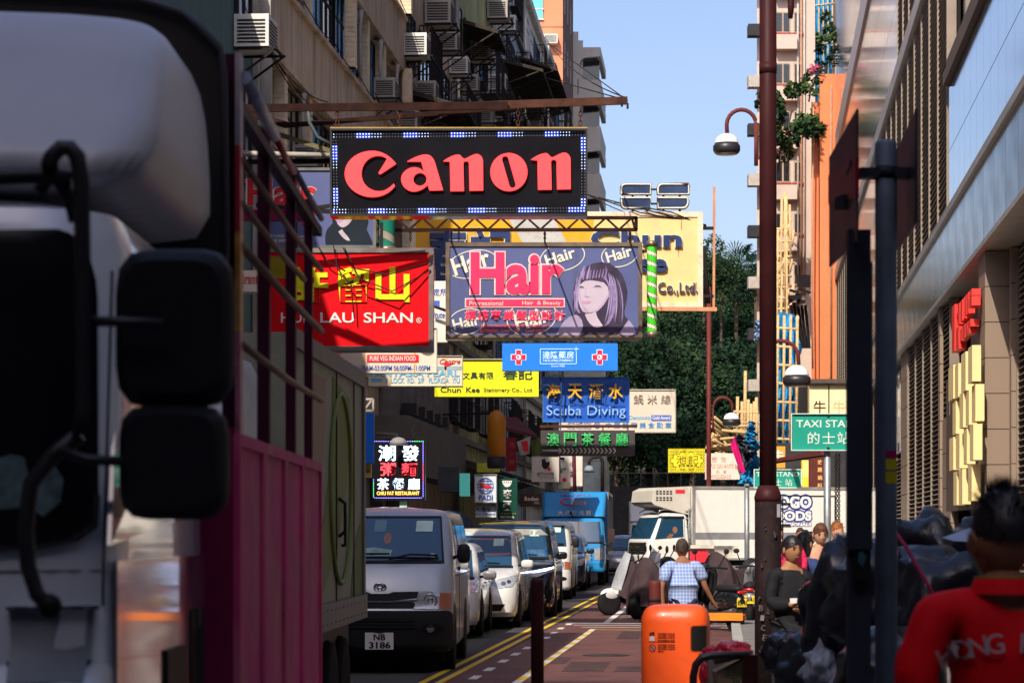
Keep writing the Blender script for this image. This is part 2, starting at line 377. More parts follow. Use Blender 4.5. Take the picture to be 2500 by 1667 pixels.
for k_, z in enumerate(SP[:-1]):
    for i in range(len(PIER) - 1):
        a_, c_ = PIER[i] + .2, PIER[i + 1] - .2; w = (c_ - a_); nb = 2 if w < 3.5 else 3
        for j in range(nb):
            window(B2, a_ + w * j / nb + .03, -.27, z + 1.52, w / nb - .08, 1.92, 2, .66, rnd.choice([frame_d, frame_d, alu]), rnd.choice([glass_b, glass_b, glass_b, glass_d, glass_g]))
        if rnd.random() < .7:
            g = MB(); x0 = B2.s_(a_ + w * .5); g.tube([(x0, -.1, z + 1.5), (x0, -.1, z + 2.9), (x0 + .15, -.12, z + 3.3), (x0 + .5, .1, z + 3.42)], .045, 7)
            g.tube([(x0 + .1, -.08, z + 1.5), (x0 + .1, -.08, z + 3.3)], .03, 6); g.build('drain_pipe', pipe_m, B2.e)
ac_unit(B2, 57.4, .0, 9.0, 'cream louvred air conditioner beside the tiled pier of the beige house', 1.15)
ac_unit(B2, 50.3, .0, 9.15, 'small cream air conditioner at the first tiled pier of the beige house', .8)
ac_unit(B2, 62.4, .0, 12.7, 'cream air conditioner under the upper spandrel of the beige house', .9)
for px_, py_, lab in ((610, 395, 'air conditioner low on the beige house left of the big black sign'), (705, 375, 'air conditioner just above the shaded hair poster'), ):
    Y = 50.; ac_unit(B2, 49.6 if px_ > 650 else 47.4, .05, 8.1, lab, 1.0, True)
# shop fronts of the left side
def shops(F_, Ya, Yb, n, seed, ztop=3.9):
    r = random.Random(seed); w = (Yb - Ya) / n
    for i in range(n):
        y0 = Ya + i * w
        g = MB(); F_.box(g, y0 + .15, y0 + w - .15, -.25, -.2, .1, 2.9); g.build('shop_window', glass_d, F_.e)
        g = MB()
        for q in range(5): F_.box(g, y0 + .15 + q * (w - .34) / 4, y0 + .19 + q * (w - .34) / 4, -.2, -.14, .1, 2.9)
        F_.box(g, y0 + .1, y0 + w - .1, -.2, -.12, 2.86, 2.96); g.build('shop_frame', alu if r.random() < .5 else frame_d, F_.e)
        cc = r.choice([(.08, .05, .04), (.02, .05, .13), (.12, .02, .03), (.05, .05, .05), (.02, .08, .06), (.17, .14, .1)])
        g = MB(); F_.box(g, y0 + .05, y0 + w - .05, -.2, .12, 3.0, ztop); g.build('fascia', M('fascia_%d' % int(cc[0] * 1000 + cc[1] * 100), cc, .6, dirt=(.05, .04, .04)), F_.e)
shops(B2, 47.2, 62, 4, 1)
g = MB(); B2.box(g, 62.2, 77, -.2, .9, 3.15, 4.62); g.build('canopy', M('grey_canopy', (.16, .145, .13), .8, var=.12, dirt=(.08, .07, .06)), B2.e)
g = MB()
for i in range(9): B2.box(g, 63 + i * 1.5, 63.35 + i * 1.5, .0, .55, 4.62, 7.4)
g.build('canopy_post', M('grey_post', (.17, .15, .14), .8), B2.e)
for i in range(5):
    g = MB(); q = 63.6 + i * 1.9; B2.box(g, q, q + .4, .55, .95, 4.7, 5.0); B2.box(g, q + .1, q + .3, .35, .55, 4.62, 4.85); g.build('floodlight', frame_d, B2.e)
# ---- B3 weathered long house with window cages, canopies and air conditioners
B3 = Fac('weathered_house', 'long weathered old house crowded with window cages, awnings and air conditioners', -8.5, .08, -1, 68.5)
green_w = M('green_render', (.46, .45, .22), .85, var=.2, sc_=.8, dirt=(.07, .065, .05), dirt_amt=.6, dirt_sc=1.2, streak=True)
blue_w = M('pale_blue_render', (.42, .52, .54), .85, var=.2, sc_=.8, dirt=(.09, .08, .07), dirt_amt=.6, dirt_sc=1.2, streak=True)
white_w = M('old_white_render', (.70, .67, .60), .85, var=.15, sc_=.8, dirt=(.15, .13, .11), dirt_amt=.55, dirt_sc=1.2, streak=True)
segs = [(68.5, 82, beige), (82, 96, green_w), (96, 112, blue_w), (112, 128, white_w), (128, 150, blue_w)]
for a_, c_, m_ in segs:
    g = MB(); top_ = {68.5: 20, 82: 23}.get(a_, 26.2 + (a_ % 3) * .3); B3.box(g, a_, c_, -9, -.02, 0, top_)
    B3.box(g, a_, c_, .0, .2, top_ - .2, top_ + .2); g.build('wall', m_, B3.e)
floors = [4.6, 7.75, 10.9, 14.05, 17.2, 20.35, 23.3]
rnd = random.Random(11); cage_cache = {}
def cage(w, h, d):
    k_ = (round(w, 1), round(h, 1), round(d, 1))
    if k_ not in cage_cache:
        c = MB(); n_ = int(w / .16)
        for i in range(n_ + 1): c.bar((i * w / n_, -d, 0), (i * w / n_, -d, h), .02)
        for z in (0, h * .5, h): c.bar((0, -d, z), (w, -d, z), .035); c.bar((0, 0, z), (0, -d, z), .035); c.bar((w, 0, z), (w, -d, z), .035)
        for j in range(3): c.bar((0, -d * j / 3, 0), (0, -d * j / 3, h), .028)
        c.box(0, w, -d, 0, -.04, -.01); cage_cache[k_] = c.mesh('window_cage', iron)
    return cage_cache[k_]
k_ = 0
for fi, z in enumerate(floors):
    Y = 69.2 if z < 16 else (82.5 if z < 19 else 96.5)
    while Y < 148:
        w = rnd.choice([1.6, 1.6, 2.2, 2.8]); 
        f = window(B3, Y, .03, z + .75, w, 1.55, 3 if w > 1.7 else 2, .66, rnd.choice([frame_d, alu]), rnd.choice([glass_d, glass_d, glass_b, glass_g]))
        if rnd.random() < (.5 if Y > 78 else .3):
            inst('window_cage', cage(w + .2, 1.75, rnd.choice([.35, .5, .6])), B3.e, (B3.s_(Y) - .1, -.05, z + .65))
        Y += w + rnd.choice([.5, .8, 1.1])
    g = MB(); B3.box(g, 68.6 if z < 17 else (82.2 if z < 20 else 96.2), 149.9, -.02, .16, z + .1, z + .3); g.build('ledge', conc, B3.e)
for Y in (82, 96, 112, 128):
    for j in range(3):
        g = MB(); s0 = B3.s_(Y + j * .18); g.tube([(s0, -.1, 2), (s0, -.1, 19.5 if Y < 90 else (22 if Y < 100 else 26))], .06, 7); g.build('drain_pipe', rust if j == 1 else pipe_m, B3.e)
awn_m = M('dark_awning', (.05, .042, .035), .85, var=.3, sc_=4, bump=.2)
for Y0_, Y1_, z, d, dr in ((69, 77.5, 14.1, 1.7, .5), (98, 107, 20.6, 1.9, .5), (109, 120, 22.8, 1.8, .6), (84, 88, 19.2, 1.3, .4), (122, 128, 17.5, 1.2, .4), (77, 96, 4.2, 1.9, .6)):
    g = MB(); s0, s1 = B3.s_(Y0_), B3.s_(Y1_)
    g.add([(s0, -.05, z), (s1, -.05, z), (s1, -d, z - dr), (s0, -d, z - dr), (s0, -.05, z - .06), (s1, -.05, z - .06), (s1, -d, z - dr - .06), (s0, -d, z - dr - .06)],
          [(0, 1, 2, 3), (4, 7, 6, 5), (3, 2, 6, 7), (0, 3, 7, 4), (1, 5, 6, 2), (0, 4, 5, 1)])
    n_ = int((s1 - s0) / .5)
    for i in range(n_ + 1): g.bar((s0 + (s1 - s0) * i / n_, -.05, z - .1), (s0 + (s1 - s0) * i / n_, -d, z - dr - .1), .05)
    for i in range(0, n_ + 1, 3): g.bar((s0 + (s1 - s0) * i / n_, -.05, z - 1.2), (s0 + (s1 - s0) * i / n_, -d * .9, z - dr - .1), .045)
    g.build('awning', awn_m, B3.e)
for Y0_, z, n_ in ((97, 24.2, 3), (104, 17.4, 2), (86, 12.6, 2)):      # iron flower racks sticking out
    g = MB(); s0 = B3.s_(Y0_)
    for i in range(n_ + 1):
        for q in (0, .9): g.bar((s0 + i * 1.1, 0, z + q), (s0 + i * 1.1, -1.9, z + q), .05)
        g.bar((s0 + i * 1.1, -1.9, z), (s0 + i * 1.1, -1.9, z + .9), .05); g.bar((s0 + i * 1.1, -.1, z - 1.1), (s0 + i * 1.1, -1.8, z), .045)
    for q in (-.6, -1.2, -1.9): g.bar((s0 - .3, q, z), (s0 + n_ * 1.1 + .4, q, z), .05); g.bar((s0 - .3, q, z + .9), (s0 + n_ * 1.1 + .4, q, z + .9), .04)
    g.build('iron_rack', iron, B3.e)
def Yz(F_, x, y, out=0):
    """distance and height on the facade plane pushed out into the street"""
    Y = FP * (F_.X0 + (out if F_.sgn < 0 else -out)) / (x - CX - FP * F_.k); return Y, EH + (HZ - y) / FP * Y
words = ['boxy cream', 'rusty cream', 'small white', 'large white', 'stained', 'grey', 'pale', 'squat white', 'dusty beige', 'old cream']
spots = [(1090, 42, 1.3), (1116, 108, 1.1), (1147, 165, 1.0), (1172, 207, 1.0), (1193, 130, 1.2), (1237, 205, 1.1), (1234, 30, 1.3), (1200, 285, 1.2), (1262, 60, 1.1),
         (1298, 310, 1.0), (1325, 240, .9), (1340, 270, .9), (1333, 298, .8), (1090, 320, 1.1), (1040, 120, 1.1), (1155, 262, .9), (1280, 250, .9), (1240, 268, .8), (1068, 230, 1.), (1022, 300, 1.0)]
where = ['under the iron racks', 'beside the green drain pipes', 'above the long brown beam', 'left of the rooftop awning', 'near the salmon tower', 'above the black sign', 'on the second bay', 'by the caged windows']
for i, (x, y, s) in enumerate(spots):
    Y, z = Yz(B3 if x > 985 else B2, x - 14, y + 14, .5)
    ac_unit(B3, Y, .02, z, '%s air conditioner %s, %s on the weathered house' % (words[i % 10], where[(i * 3 + i // 8) % 8], ['lowest', 'highest', 'middle', 'outermost'][(i + i // 4) % 4]), s, i % 3 == 2)
shops(B3, 77.2, 149, 16, 5)
rl = M('red_lattice', (.20, .03, .035), .7)
# ---- B4 salmon tower, B5 grey house with rounded balconies
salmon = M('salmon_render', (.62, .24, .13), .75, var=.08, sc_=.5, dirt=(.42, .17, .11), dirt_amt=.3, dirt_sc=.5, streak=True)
brown_w = M('brown_side', (.16, .11, .10), .8, var=.1)  # side face browner and darker than the front
B4 = thing('salmon_tower', 'salmon orange tower with a turquoise window behind the long old house', 'building', (-1, 151, 0))
g = MB(); g.prism([(-8, 151), (3.12, 151), (4.0, 161.5), (-8, 162)], 0, 52, 'z'); g.build('wall', salmon, B4, w=True)
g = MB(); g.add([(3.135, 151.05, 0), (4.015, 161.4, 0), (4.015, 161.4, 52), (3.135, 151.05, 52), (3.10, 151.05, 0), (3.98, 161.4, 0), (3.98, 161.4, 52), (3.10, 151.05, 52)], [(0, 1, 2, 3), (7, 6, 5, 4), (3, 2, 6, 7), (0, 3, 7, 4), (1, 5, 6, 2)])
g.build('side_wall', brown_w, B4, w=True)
for i in range(15):
    g = MB(); g.box(-7.9, 3.1, 150.95, 151.0, 3 + i * 3.3, 3.06 + i * 3.3); g.build('joint', M('salmon_joint', (.5, .25, .18), .8), B4, w=True)
    for q in range(3):
        g = MB(); yy = 152.3 + q * 3.0; xx = 3.13 + (yy - 151) * .0838
        g.box(xx - .02, xx + .06, yy, yy + 1.6, 4.0 + i * 3.3, 5.6 + i * 3.3); g.build('side_window', glass_d, B4, w=True)
p0, p1 = W(1322, -40, 151), W(1325, 50, 151)
g = MB(); g.box(-1.2, W(1325, 0, 151).x, 150.9, 150.98, W(0, 48, 151).z, W(0, -30, 151).z); g.build('window', M('turquoise_glass', (.12, .62, .60), .3, var=.2, sc_=1), B4, w=True)
g = MB(); g.box(-1.2, W(1325, 0, 151).x + .05, 150.86, 150.95, W(0, 50, 151).z, W(0, 47, 151).z); g.box(-1.2, W(1325, 0, 151).x + .05, 150.86, 150.95, W(0, 25, 151).z, W(0, 22, 151).z); g.build('window_frame', white_w, B4, w=True)
acx = thing('air_conditioner', 'lone white air conditioner on the salmon tower face', 'air conditioner', W(1327, 110, 150.9), 0); inst('casing', acWh, acx); inst('grille', acG, acx)
greyc = M('grey_render', (.52, .53, .49), .8, var=.08, sc_=.6, dirt=(.34, .34, .31), dirt_amt=.25, streak=True)
B5 = thing('balcony_house', 'grey block with stacked rounded corner balconies against the sky', 'building', (5, 166, 0))
D5 = 166.
def w5(x, y, D=D5): return W(x, y, D)
g = MB(); xl_, xr_ = w5(1330, 0).x, w5(1412, 0).x; g.box(xl_, xr_, D5, D5 + 12, 0, w5(0, 78).z); g.build('wall', greyc, B5, w=True)
g = MB(); g.box(xr_ - .3, w5(1424, 0).x, D5 + .6, D5 + 12, 0, w5(0, 95).z); g.build('stair_tower', greyc, B5, w=True)
pitch = 115; dk = M('deep_shade_wall', (.05, .05, .06), .8)  # near-black tone stands for the shade inside the balconies
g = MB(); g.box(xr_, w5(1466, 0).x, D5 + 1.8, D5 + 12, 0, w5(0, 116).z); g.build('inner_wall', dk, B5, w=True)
for i in range(11):
    yt = 116 + pitch * i; zt = w5(0, yt).z
    if zt < 3: break
    x0, x1 = w5(1410, 0).x, w5(1466, 0).x
    sl = [(x0, w5(0, yt + 78 + 0).z), (x1, w5(0, yt + 80).z), (x1, w5(0, yt + 115 + 30).z), (x0 + .0, w5(0, yt + 115 + 26).z)]
    # lintel with a rounded left corner, then parapet; parapet leans out to the right side
    xa = w5(1412, 0).x; lint = bez([(xa, zt), (x1, zt), (x1, w5(0, yt + 22).z), (w5(1430, 0).x, w5(0, yt + 25).z), ('c', w5(1418, 0).x, w5(0, yt + 28).z, xa, w5(0, yt + 34).z, xa, w5(0, yt + 62).z)], 5)
    g = MB(); g.prism(lint, D5, D5 + .3); g.build('lintel', greyc, B5, w=True)
    par = [(x0, w5(0, yt + 78).z), (x1, w5(0, yt + 80).z), (x1, w5(0, yt + 115).z), (x0, w5(0, yt + 115).z)]
    g = MB(); g.prism(par, D5, D5 + .35); g.build('parapet', greyc, B5, w=True)
    g = MB(); xs, xt = x1, w5(1493, 0).x   # side parapet running away and outward
    ya, yb = D5 + .0, D5 + 10
    xo = (xt - x1)
    def zz(v): return w5(0, yt + v).z
    g.add([(x1, ya, zz(78)), (x1 + xo, yb, zz(78) + .15), (x1 + xo * .95, yb, zz(115) + .35), (x1, ya, zz(115)), (x1 - .25, ya + .01, zz(78)), (x1 + xo - .3, yb, zz(78) + .15), (x1 + xo * .95 - .3, yb, zz(115) + .35), (x1 - .25, ya + .01, zz(115))],
          [(0, 1, 2, 3), (7, 6, 5, 4), (0, 4, 5, 1), (3, 2, 6, 7), (1, 5, 6, 2), (0, 3, 7, 4)]); g.build('side_parapet', greyc, B5, w=True)
    g = MB(); g.add([(x1, ya, zz(0)), (x1 + xo, yb, zz(0) + .3), (x1 + xo, yb, zz(22) + .3), (x1, ya, zz(22)), (x1 - .25, ya + .01, zz(0)), (x1 + xo - .3, yb, zz(0) + .3), (x1 + xo - .3, yb, zz(22) + .3), (x1 - .25, ya + .01, zz(22))],
          [(0, 1, 2, 3), (7, 6, 5, 4), (0, 4, 5, 1), (3, 2, 6, 7), (1, 5, 6, 2), (0, 3, 7, 4)]); g.build('side_lintel', greyc, B5, w=True)
    g = MB(); g.box(w5(1449, 0).x, w5(1451, 0).x, D5 + 1.6, D5 + 1.75, zz(78), zz(22)); g.box(x0 + .2, x1, D5 + 1.7, D5 + 1.78, zz(80), zz(24)); g.build('balcony_window', [glass_d], B5, w=True)
# ---------------------------------------------------------------- right side: stone and glass block
RB = Fac('stone_glass_block', 'modern block with louvred bays, granite piers and a band of metal panels', 4.5, .10, 1, 36)
Yr = lambda x: 27000 / (x - 1850)
granite = M('granite', (.25, .185, .14), .5, var=.12, sc_=60, dirt=(.3, .22, .17), dirt_amt=.2, dirt_sc=3)
gjoint = M('granite_joint', (.09, .07, .06), .9)
louv_m = M('louvre_metal', (.25, .20, .16), .45, .3, var=.08)
louv_d = M('louvre_back', (.015, .014, .015), .8, var=0)
bandm = M('metal_panel', (.055, .070, .10), .13, .75, var=.12, sc_=.7)
band_t = M('band_trim', (.40, .38, .36), .4, .5)
cglass = M('curtain_glass', (.42, .50, .60), .09, .9, var=0)
g = MB(); RB.box(g, 36, 140, -12, -.75, 0, 34); g.build('wall', M('core_wall', (.10, .09, .09), .8), RB.e)
def louvres(Ya, Yb, z0, z1, out, pitch=.125, posts=3.0, back=True):
    g = MB(); z = z0
    while z < z1 - pitch * .5:
        a_, c_ = sorted((out * RB.sgn, (out - .11) * RB.sgn)); s0, s1 = RB.s_(Ya), RB.s_(Yb)
        g.add([(s0, c_, z), (s1, c_, z), (s1, c_, z + .02), (s0, c_, z + .02), (s0, a_, z + .05), (s1, a_, z + .05), (s1, a_, z + .07), (s0, a_, z + .07)],
              [(0, 1, 2, 3), (4, 7, 6, 5), (3, 2, 6, 7), (0, 4, 5, 1), (0, 3, 7, 4), (1, 5, 6, 2)]); z += pitch
    o = g.build('louvre', louv_m, RB.e, kind='stuff')
    if back: g = MB(); RB.box(g, Ya, Yb, out - .3, out - .22, z0, z1); g.build('louvre_back', louv_d, RB.e)
    g = MB(); n_ = max(1, round((Yb - Ya) / posts))
    for i in range(n_ + 1):
        yy = Ya + (Yb - Ya) * i / n_; RB.box(g, yy - .035, yy + .035, out - .2, out + .03, z0, z1)
    g.build('louvre_post', louv_m, RB.e)
def panels(Ya, Yb, z0, z1, out, nx, nz, mat, name, gap=.02, th=.08, back=gjoint):
    w = (Yb - Ya) / nx; h = (z1 - z0) / nz; m_ = MB(); sw = w / RB.c; y_ = RB.sgn
    m_.box(gap / 2, sw - gap / 2, min(0, th * y_), max(0, th * y_), gap / 2, h - gap / 2); me = m_.mesh(name, mat)
    for i in range(nx):
        for j in range(nz): inst(name, me, RB.e, (RB.s_(Ya + i * w), (out - th) * y_, z0 + j * h))
    if back: g = MB(); RB.box(g, Ya + .02, Yb - .02, out - th - .1, out - .03, z0, z1); g.build('joint_backing', back, RB.e)
# ground zone
louvres(38, 47.3, .4, 7.1, -.5); louvres(60.4, 73.2, .6, 7.15, 0); louvres(76.5, 84, .6, 4.1, 0); louvres(90, 101, .6, 7.1, 0); louvres(57.6, 60.0, 4.4, 7.15, -.02)
panels(59.9, 60.5, .2, 7.15, .06, 1, 10, granite, 'granite_panel')
panels(73.3, 76.4, .2, 7.15, .05, 2, 8, granite, 'granite_panel'); panels(57.3, 60, .2, 4.4, .0, 2, 5, granite, 'granite_panel')
panels(84.1, 90, .2, 7.15, .05, 4, 8, granite, 'granite_panel'); panels(101, 112, .2, 7.15, .05, 6, 8, granite, 'granite_panel'); louvres(112.3, 139.8, .6, 7.1, 0)
window(RB, 76.6, -.05, 4.2, 7.3, 2.6, 4, None, alu, glass_d)
# granite pier with its camera side: own blocks that wrap the corner
m_ = MB(); s0, s1 = RB.s_(48.0), RB.s_(49.4); hh = (7.15 - .2) / 10
m_.box(0, s1 - s0, -.62, 0.06, .008, hh - .008); me = m_.mesh('granite_block', granite)
for j in range(10): inst('granite_block', me, RB.e, (s0, 0, .2 + j * hh))
g = MB(); RB.box(g, 48.03, 49.35, -.6, .03, .2, 7.15); g.build('joint_backing', gjoint, RB.e)
m_ = MB(); m_.box(0, .35, -.35, 0, .008, hh - .008); me = m_.mesh('granite_block', granite)
for j in range(10): inst('granite_block', me, RB.e, (RB.s_(47.35), -.38, .2 + j * hh))
panels(49.5, 57.2, .2, 7.15, -.45, 5, 8, granite, 'granite_panel')
# band of metal panels
n_ = 48
panels(37, 139.8, 7.27, 8.88, .12, n_, 1, bandm, 'metal_panel', .025, .1)
g = MB(); RB.box(g, 36.9, 139.8, -.3, .2, 8.88, 9.05); RB.box(g, 36.9, 139.8, -.6, .18, 7.16, 7.26); g.build('band_trim', band_t, RB.e)
# upper zone
panels(37, 58, 9.1, 12.1, .0, 14, 2, cglass, 'glass_panel', .02, .05)
panels(37, 57.5, 12.8, 20.4, -.3, 12, 4, cglass, 'glass_panel', .02, .05)
g = MB(); RB.box(g, 36.9, 57.9, -.3, .14, 12.15, 12.45); RB.box(g, 36.9, 57.9, -.3, .06, 12.45, 12.75); g.build('eaves_beam', M('brown_beam', (.12, .09, .075), .6), RB.e)
louvres(58.2, 92, 9.1, 15.9, 0, .16); louvres(58.2, 79, 16.6, 27, 0, .2)
panels(92.1, 118, 9.1, 15.9, 0, 14, 3, cglass, 'glass_panel', .02, .05)
louvres(118.2, 139.8, 9.1, 15.9, 0, .16); panels(79.1, 139.8, 16.6, 23.0, 0, 30, 3, cglass, 'glass_panel', .02, .05); panels(79.1, 139.8, 24.4, 33.8, 0, 30, 3, cglass, 'glass_panel', .02, .05)
g = MB(); RB.box(g, 58, 139.9, -.3, .12, 16.0, 16.5); RB.box(g, 79, 139.9, -.3, .1, 23.05, 24.3); g.build('ledge', band_t, RB.e)
# a nearer block of the right side, out of the picture to the right
RN = thing('right_block', 'grey office block right of the viewpoint', 'building', (14, 5, 0))
g = MB(); g.box(14, 24, -30, 33, 0, 24); g.build('wall', conc, RN, w=True)
for i in range(12):
    for j in range(6):
        g = MB(); g.box(13.95, 14.0, -28 + i * 5, -25 + i * 5, 3 + j * 3.5, 5 + j * 3.5); g.build('window', glass_d, RN, w=True)
# ---- orange tower, white flats behind, netted house
OT = thing('orange_tower', 'plain orange rendered tower above the cream beef sign', 'building', W(2028, 1300, 140))
orange = M('orange_render', (.66, .20, .085), .75, var=.1, sc_=.5, dirt=(.46, .15, .08), dirt_amt=.4, dirt_sc=.5, streak=True)
xo0, xo1 = W(1984, 0, 140).x, W(2085, 0, 140).x
z1_, z0_ = W(0, 181, 140).z, W(0, 932, 140).z
g = MB(); g.prism([(xo0 + .4, 140), (xo1, 140), (xo1 + 1.2, 152), (xo0 + 1.9, 152)], z0_, z1_, 'z'); g.prism([(xo0, 140.6), (xo0 + .42, 140.6), (xo0 + 1.92, 152), (xo0 + 1.5, 152)], z0_, z1_ - 1.5, 'z'); g.build('wall', orange, OT, w=True)
g = MB(); g.box(xo0 - .15, xo1, 139.9, 152, 4.2, z0_); g.build('lower_wall', M('charcoal', (.04, .04, .045), .7), OT, w=True)
g = MB(); g.box(xo0 + .5, xo1, 140.3, 152, 0, 4.2); g.build('shop_floor', glass_d, OT, w=True)
g = MB(); g.tube([W(2029, 210, 139.9), W(2029, 925, 139.9)], .05, 6); g.tube([W(2064, 700, 139.9), W(2064, 925, 139.9)], .06, 6); g.tube([W(1986, 250, 139.9), W(1982, 700, 139.9), W(1984, 900, 139.9)], .05, 6)
g.build('drain_pipe', M('rusty_pipe', (.4, .22, .14), .7), OT, w=True)
WF = thing('white_flats', 'old cream block of flats behind the maroon pole', 'building', W(1915, 1300, 150))
wfm = M('cream_flats', (.50, .42, .36), .8, var=.1, sc_=.6, dirt=(.4, .3, .25), dirt_amt=.3, streak=True)
g = MB(); g.prism([(W(1848, 0, 150).x, 150), (W(1990, 0, 150).x, 150), (W(1990, 0, 150).x + 1.4, 162), (W(1848, 0, 150).x + 1.5, 162)], 0, 42, 'z'); g.build('wall', wfm, WF, w=True)
for i, y in enumerate((-100, 30, 155, 272, 395, 520, 645, 770, 895)):
    for x0, x1 in ((1893, 1928), (1938, 1958)):
        a_, c_ = W(x0, y + 50, 149.95), W(x1, y, 149.95)
        g = MB(); g.box(a_.x, c_.x, 149.9, 149.97, a_.z, c_.z); f = g.build('window', M('flat_window_frame', (.35, .27, .2), .6), WF, w=True)
        for q in range(2):
            g = MB(); w_ = (c_.x - a_.x) / 2; g.box(a_.x + q * w_ + .06, a_.x + (q + 1) * w_ - .05, 149.86, 149.91, a_.z + .08, c_.z - .08); g.build('pane', glass_d, f, w=True)
        g = MB(); g.box(a_.x - .1, c_.x + .1, 149.8, 150.02, a_.z - .12, a_.z - .02); g.build('sill', M('maroon_sill', (.3, .08, .07), .7), WF, w=True)
    a_ = W(1890, y + 70, 150); g = MB(); g.box(a_.x, W(1943, 0, 150).x, 149.3, 150.02, W(0, y + 95, 150).z, W(0, y + 60, 150).z); g.build('balcony', wfm, WF, w=True)
    g = MB(); a_ = W(1850, y + 60, 149); g.box(a_.x - .6, a_.x + .2, 148.6, 149.5, a_.z, a_.z + .7); g.build('side_window_box', frame_d if i % 2 else acm, WF, w=True)
for j, x in enumerate((1948, 1956, 1964)):
    g = MB(); g.tube([W(x, -100, 149.8), W(x, 720, 149.8)], .07 - .01 * j, 6); g.build('drain_pipe', [pipe_m, M('rusty_pipe', (.4, .22, .14), .7), pipe_m][j], WF, w=True)
NH = thing('netted_house', 'far house wrapped in blue construction netting above the orange tower', 'building', W(2010, 1300, 190))
tarp = M('blue_tarp', (.02, .27, .56), .55, var=.25, sc_=1.2, bump=.5, bs=3)
g = MB(); g.prism([(W(1990, 0, 190).x, 190), (W(2075, 0, 190).x, 190), (W(2075, 0, 190).x + 1.5, 202), (W(1990, 0, 190).x + 1.5, 202)], 0, 54, 'z'); g.build('wall', wfm, NH, w=True)
g = MB(); a_, c_ = W(1983, 0, 189).x, W(2034, 0, 189).x; nn_ = 14; mm = 20; vs = []
for j in range(mm + 1):
    for i in range(nn_ + 1):
        x = a_ + (c_ - a_) * i / nn_; z = 30 + 22 * j / mm; vs.append((x, 189 - .35 * noise.noise((x * 1.2, 0, z * .25)), z))
g.add(vs, [(j * (nn_ + 1) + i, j * (nn_ + 1) + i + 1, (j + 1) * (nn_ + 1) + i + 1, (j + 1) * (nn_ + 1) + i) for j in range(mm) for i in range(nn_)], True)
g.build('netting', tarp, NH, w=True)
bam = M('bamboo', (.56, .38, .19), .6, var=.3, sc_=12)
g = MB()
for i in range(5): a_ = W(1988 + i * 11, 0, 188.6); g.tube([(a_.x, 188.5, 30), (a_.x, 188.5, 51)], .06, 5)
for j in range(7): g.tube([(W(1980, 0, 188.4).x, 188.4, 30 + j * 3), (W(2037, 0, 188.4).x, 188.4, 30 + j * 3 + .2)], .05, 5)
g.build('bamboo_frame', bam, NH, w=True)
# ---------------------------------------------------------------- far end: hillside, retaining wall, trees
g = MB(); xs = range(-60, 110, 10); yy = range(200, 420, 20); vs = []
for y in yy:
    for x in xs: vs.append((x, y, max(0, (y - 205) * .205) + 1.5 * noise.noise((x * .05, y * .05, 0)) - .5))
w_ = len(list(xs)); g.add(vs, [(j * w_ + i, j * w_ + i + 1, (j + 1) * w_ + i + 1, (j + 1) * w_ + i) for j in range(len(list(yy)) - 1) for i in range(w_ - 1)], True)
g.build('hillside', M('hill_soil', (.035, .04, .022), .95, var=.4, sc_=.3, bump=.5, bs=3), kind='structure')
RW = thing('retaining_wall', 'dark stone retaining wall below the hillside trees', 'wall', (15, 204, 0))
g = MB(); g.box(-10, 50, 203.5, 205, 0, 5.5); g.build('wall_body', M('dark_stone', (.022, .021, .02), .9, var=.3, bump=.4, bs=4), RW, w=True)
g = MB(); 
for i in range(50): g.bar((-8 + i * 1.1, 203.8, 5.5), (-8 + i * 1.1, 203.8, 6.6), .05)
g.bar((-8, 203.8, 6.6), (48, 203.8, 6.6), .07); g.build('railing', M('pinkish_rail', (.09, .06, .06), .7), RW, w=True)
leaf = [M('leaf_%d' % i, c, .7, var=.5, sc_=.4, spec=.06) for i, c in enumerate([(.015, .036, .018), (.028, .054, .021), (.011, .026, .016), (.060, .095, .03)])]
bark = M('bark', (.07, .05, .035), .9, var=.3, bump=.4, bs=15)
def crown_mesh(name, rx, rz, n, seed, mats, leafsz=.5, clumps=26):
    r = random.Random(seed); cs = []
    for i in range(clumps):
        a = r.uniform(0, 6.283); t = math.acos(r.uniform(-.5, 1)); q = r.uniform(.55, .95)
        cs.append((rx * q * math.sin(t) * math.cos(a), rx * q * math.sin(t) * math.sin(a), rz * q * math.cos(t), r.uniform(.22, .42) * rx, r.randrange(len(mats))))
    vs = []; fs = []; mi = []
    for i in range(n):
        c = r.choice(cs); d = Vector((r.gauss(0, 1), r.gauss(0, 1), r.gauss(0, .8))).normalized() * c[3] * r.uniform(.55, 1.05)
        p = Vector(c[:3]) + d; a = Vector((r.gauss(0, 1), r.gauss(0, 1), r.gauss(0, .6))).normalized() * leafsz * r.uniform(.5, 1.1)
        b_ = a.cross(Vector((r.gauss(0, 1), r.gauss(0, 1), r.gauss(0, 1)))).normalized() * leafsz * r.uniform(.25, .6)
        k = len(vs); vs += [p - a, p - b_, p + a, p + b_]; fs.append((k, k + 1, k + 2, k + 3)); mi.append(c[4] if r.random() < .75 else r.randrange(len(mats)))
    me = bpy.data.meshes.new(name); me.from_pydata(vs, [], fs)
    for m in mats: me.materials.append(m)
    me.polygons.foreach_set('material_index', mi); return me
def trunk_mesh(h, r0, seed, spread=2.5):
    r = random.Random(seed); g = MB(); top = Vector((r.uniform(-.6, .6), r.uniform(-.6, .6), h))
    g.tube([(0, 0, -1), (0, 0, 0), top * .5 + Vector((.2, 0, 0)), top], [r0 * 1.3, r0, r0 * .75, r0 * .55], 8)
    for i in range(6):
        a = i * 1.05 + r.random(); d = Vector((math.cos(a), math.sin(a), .9)) * spread
        g.tube([top * r.uniform(.65, .95), top * .9 + d * .5, top + d], [r0 * .4, r0 * .28, r0 * .1], 6)
    return g.mesh('trunk', bark)
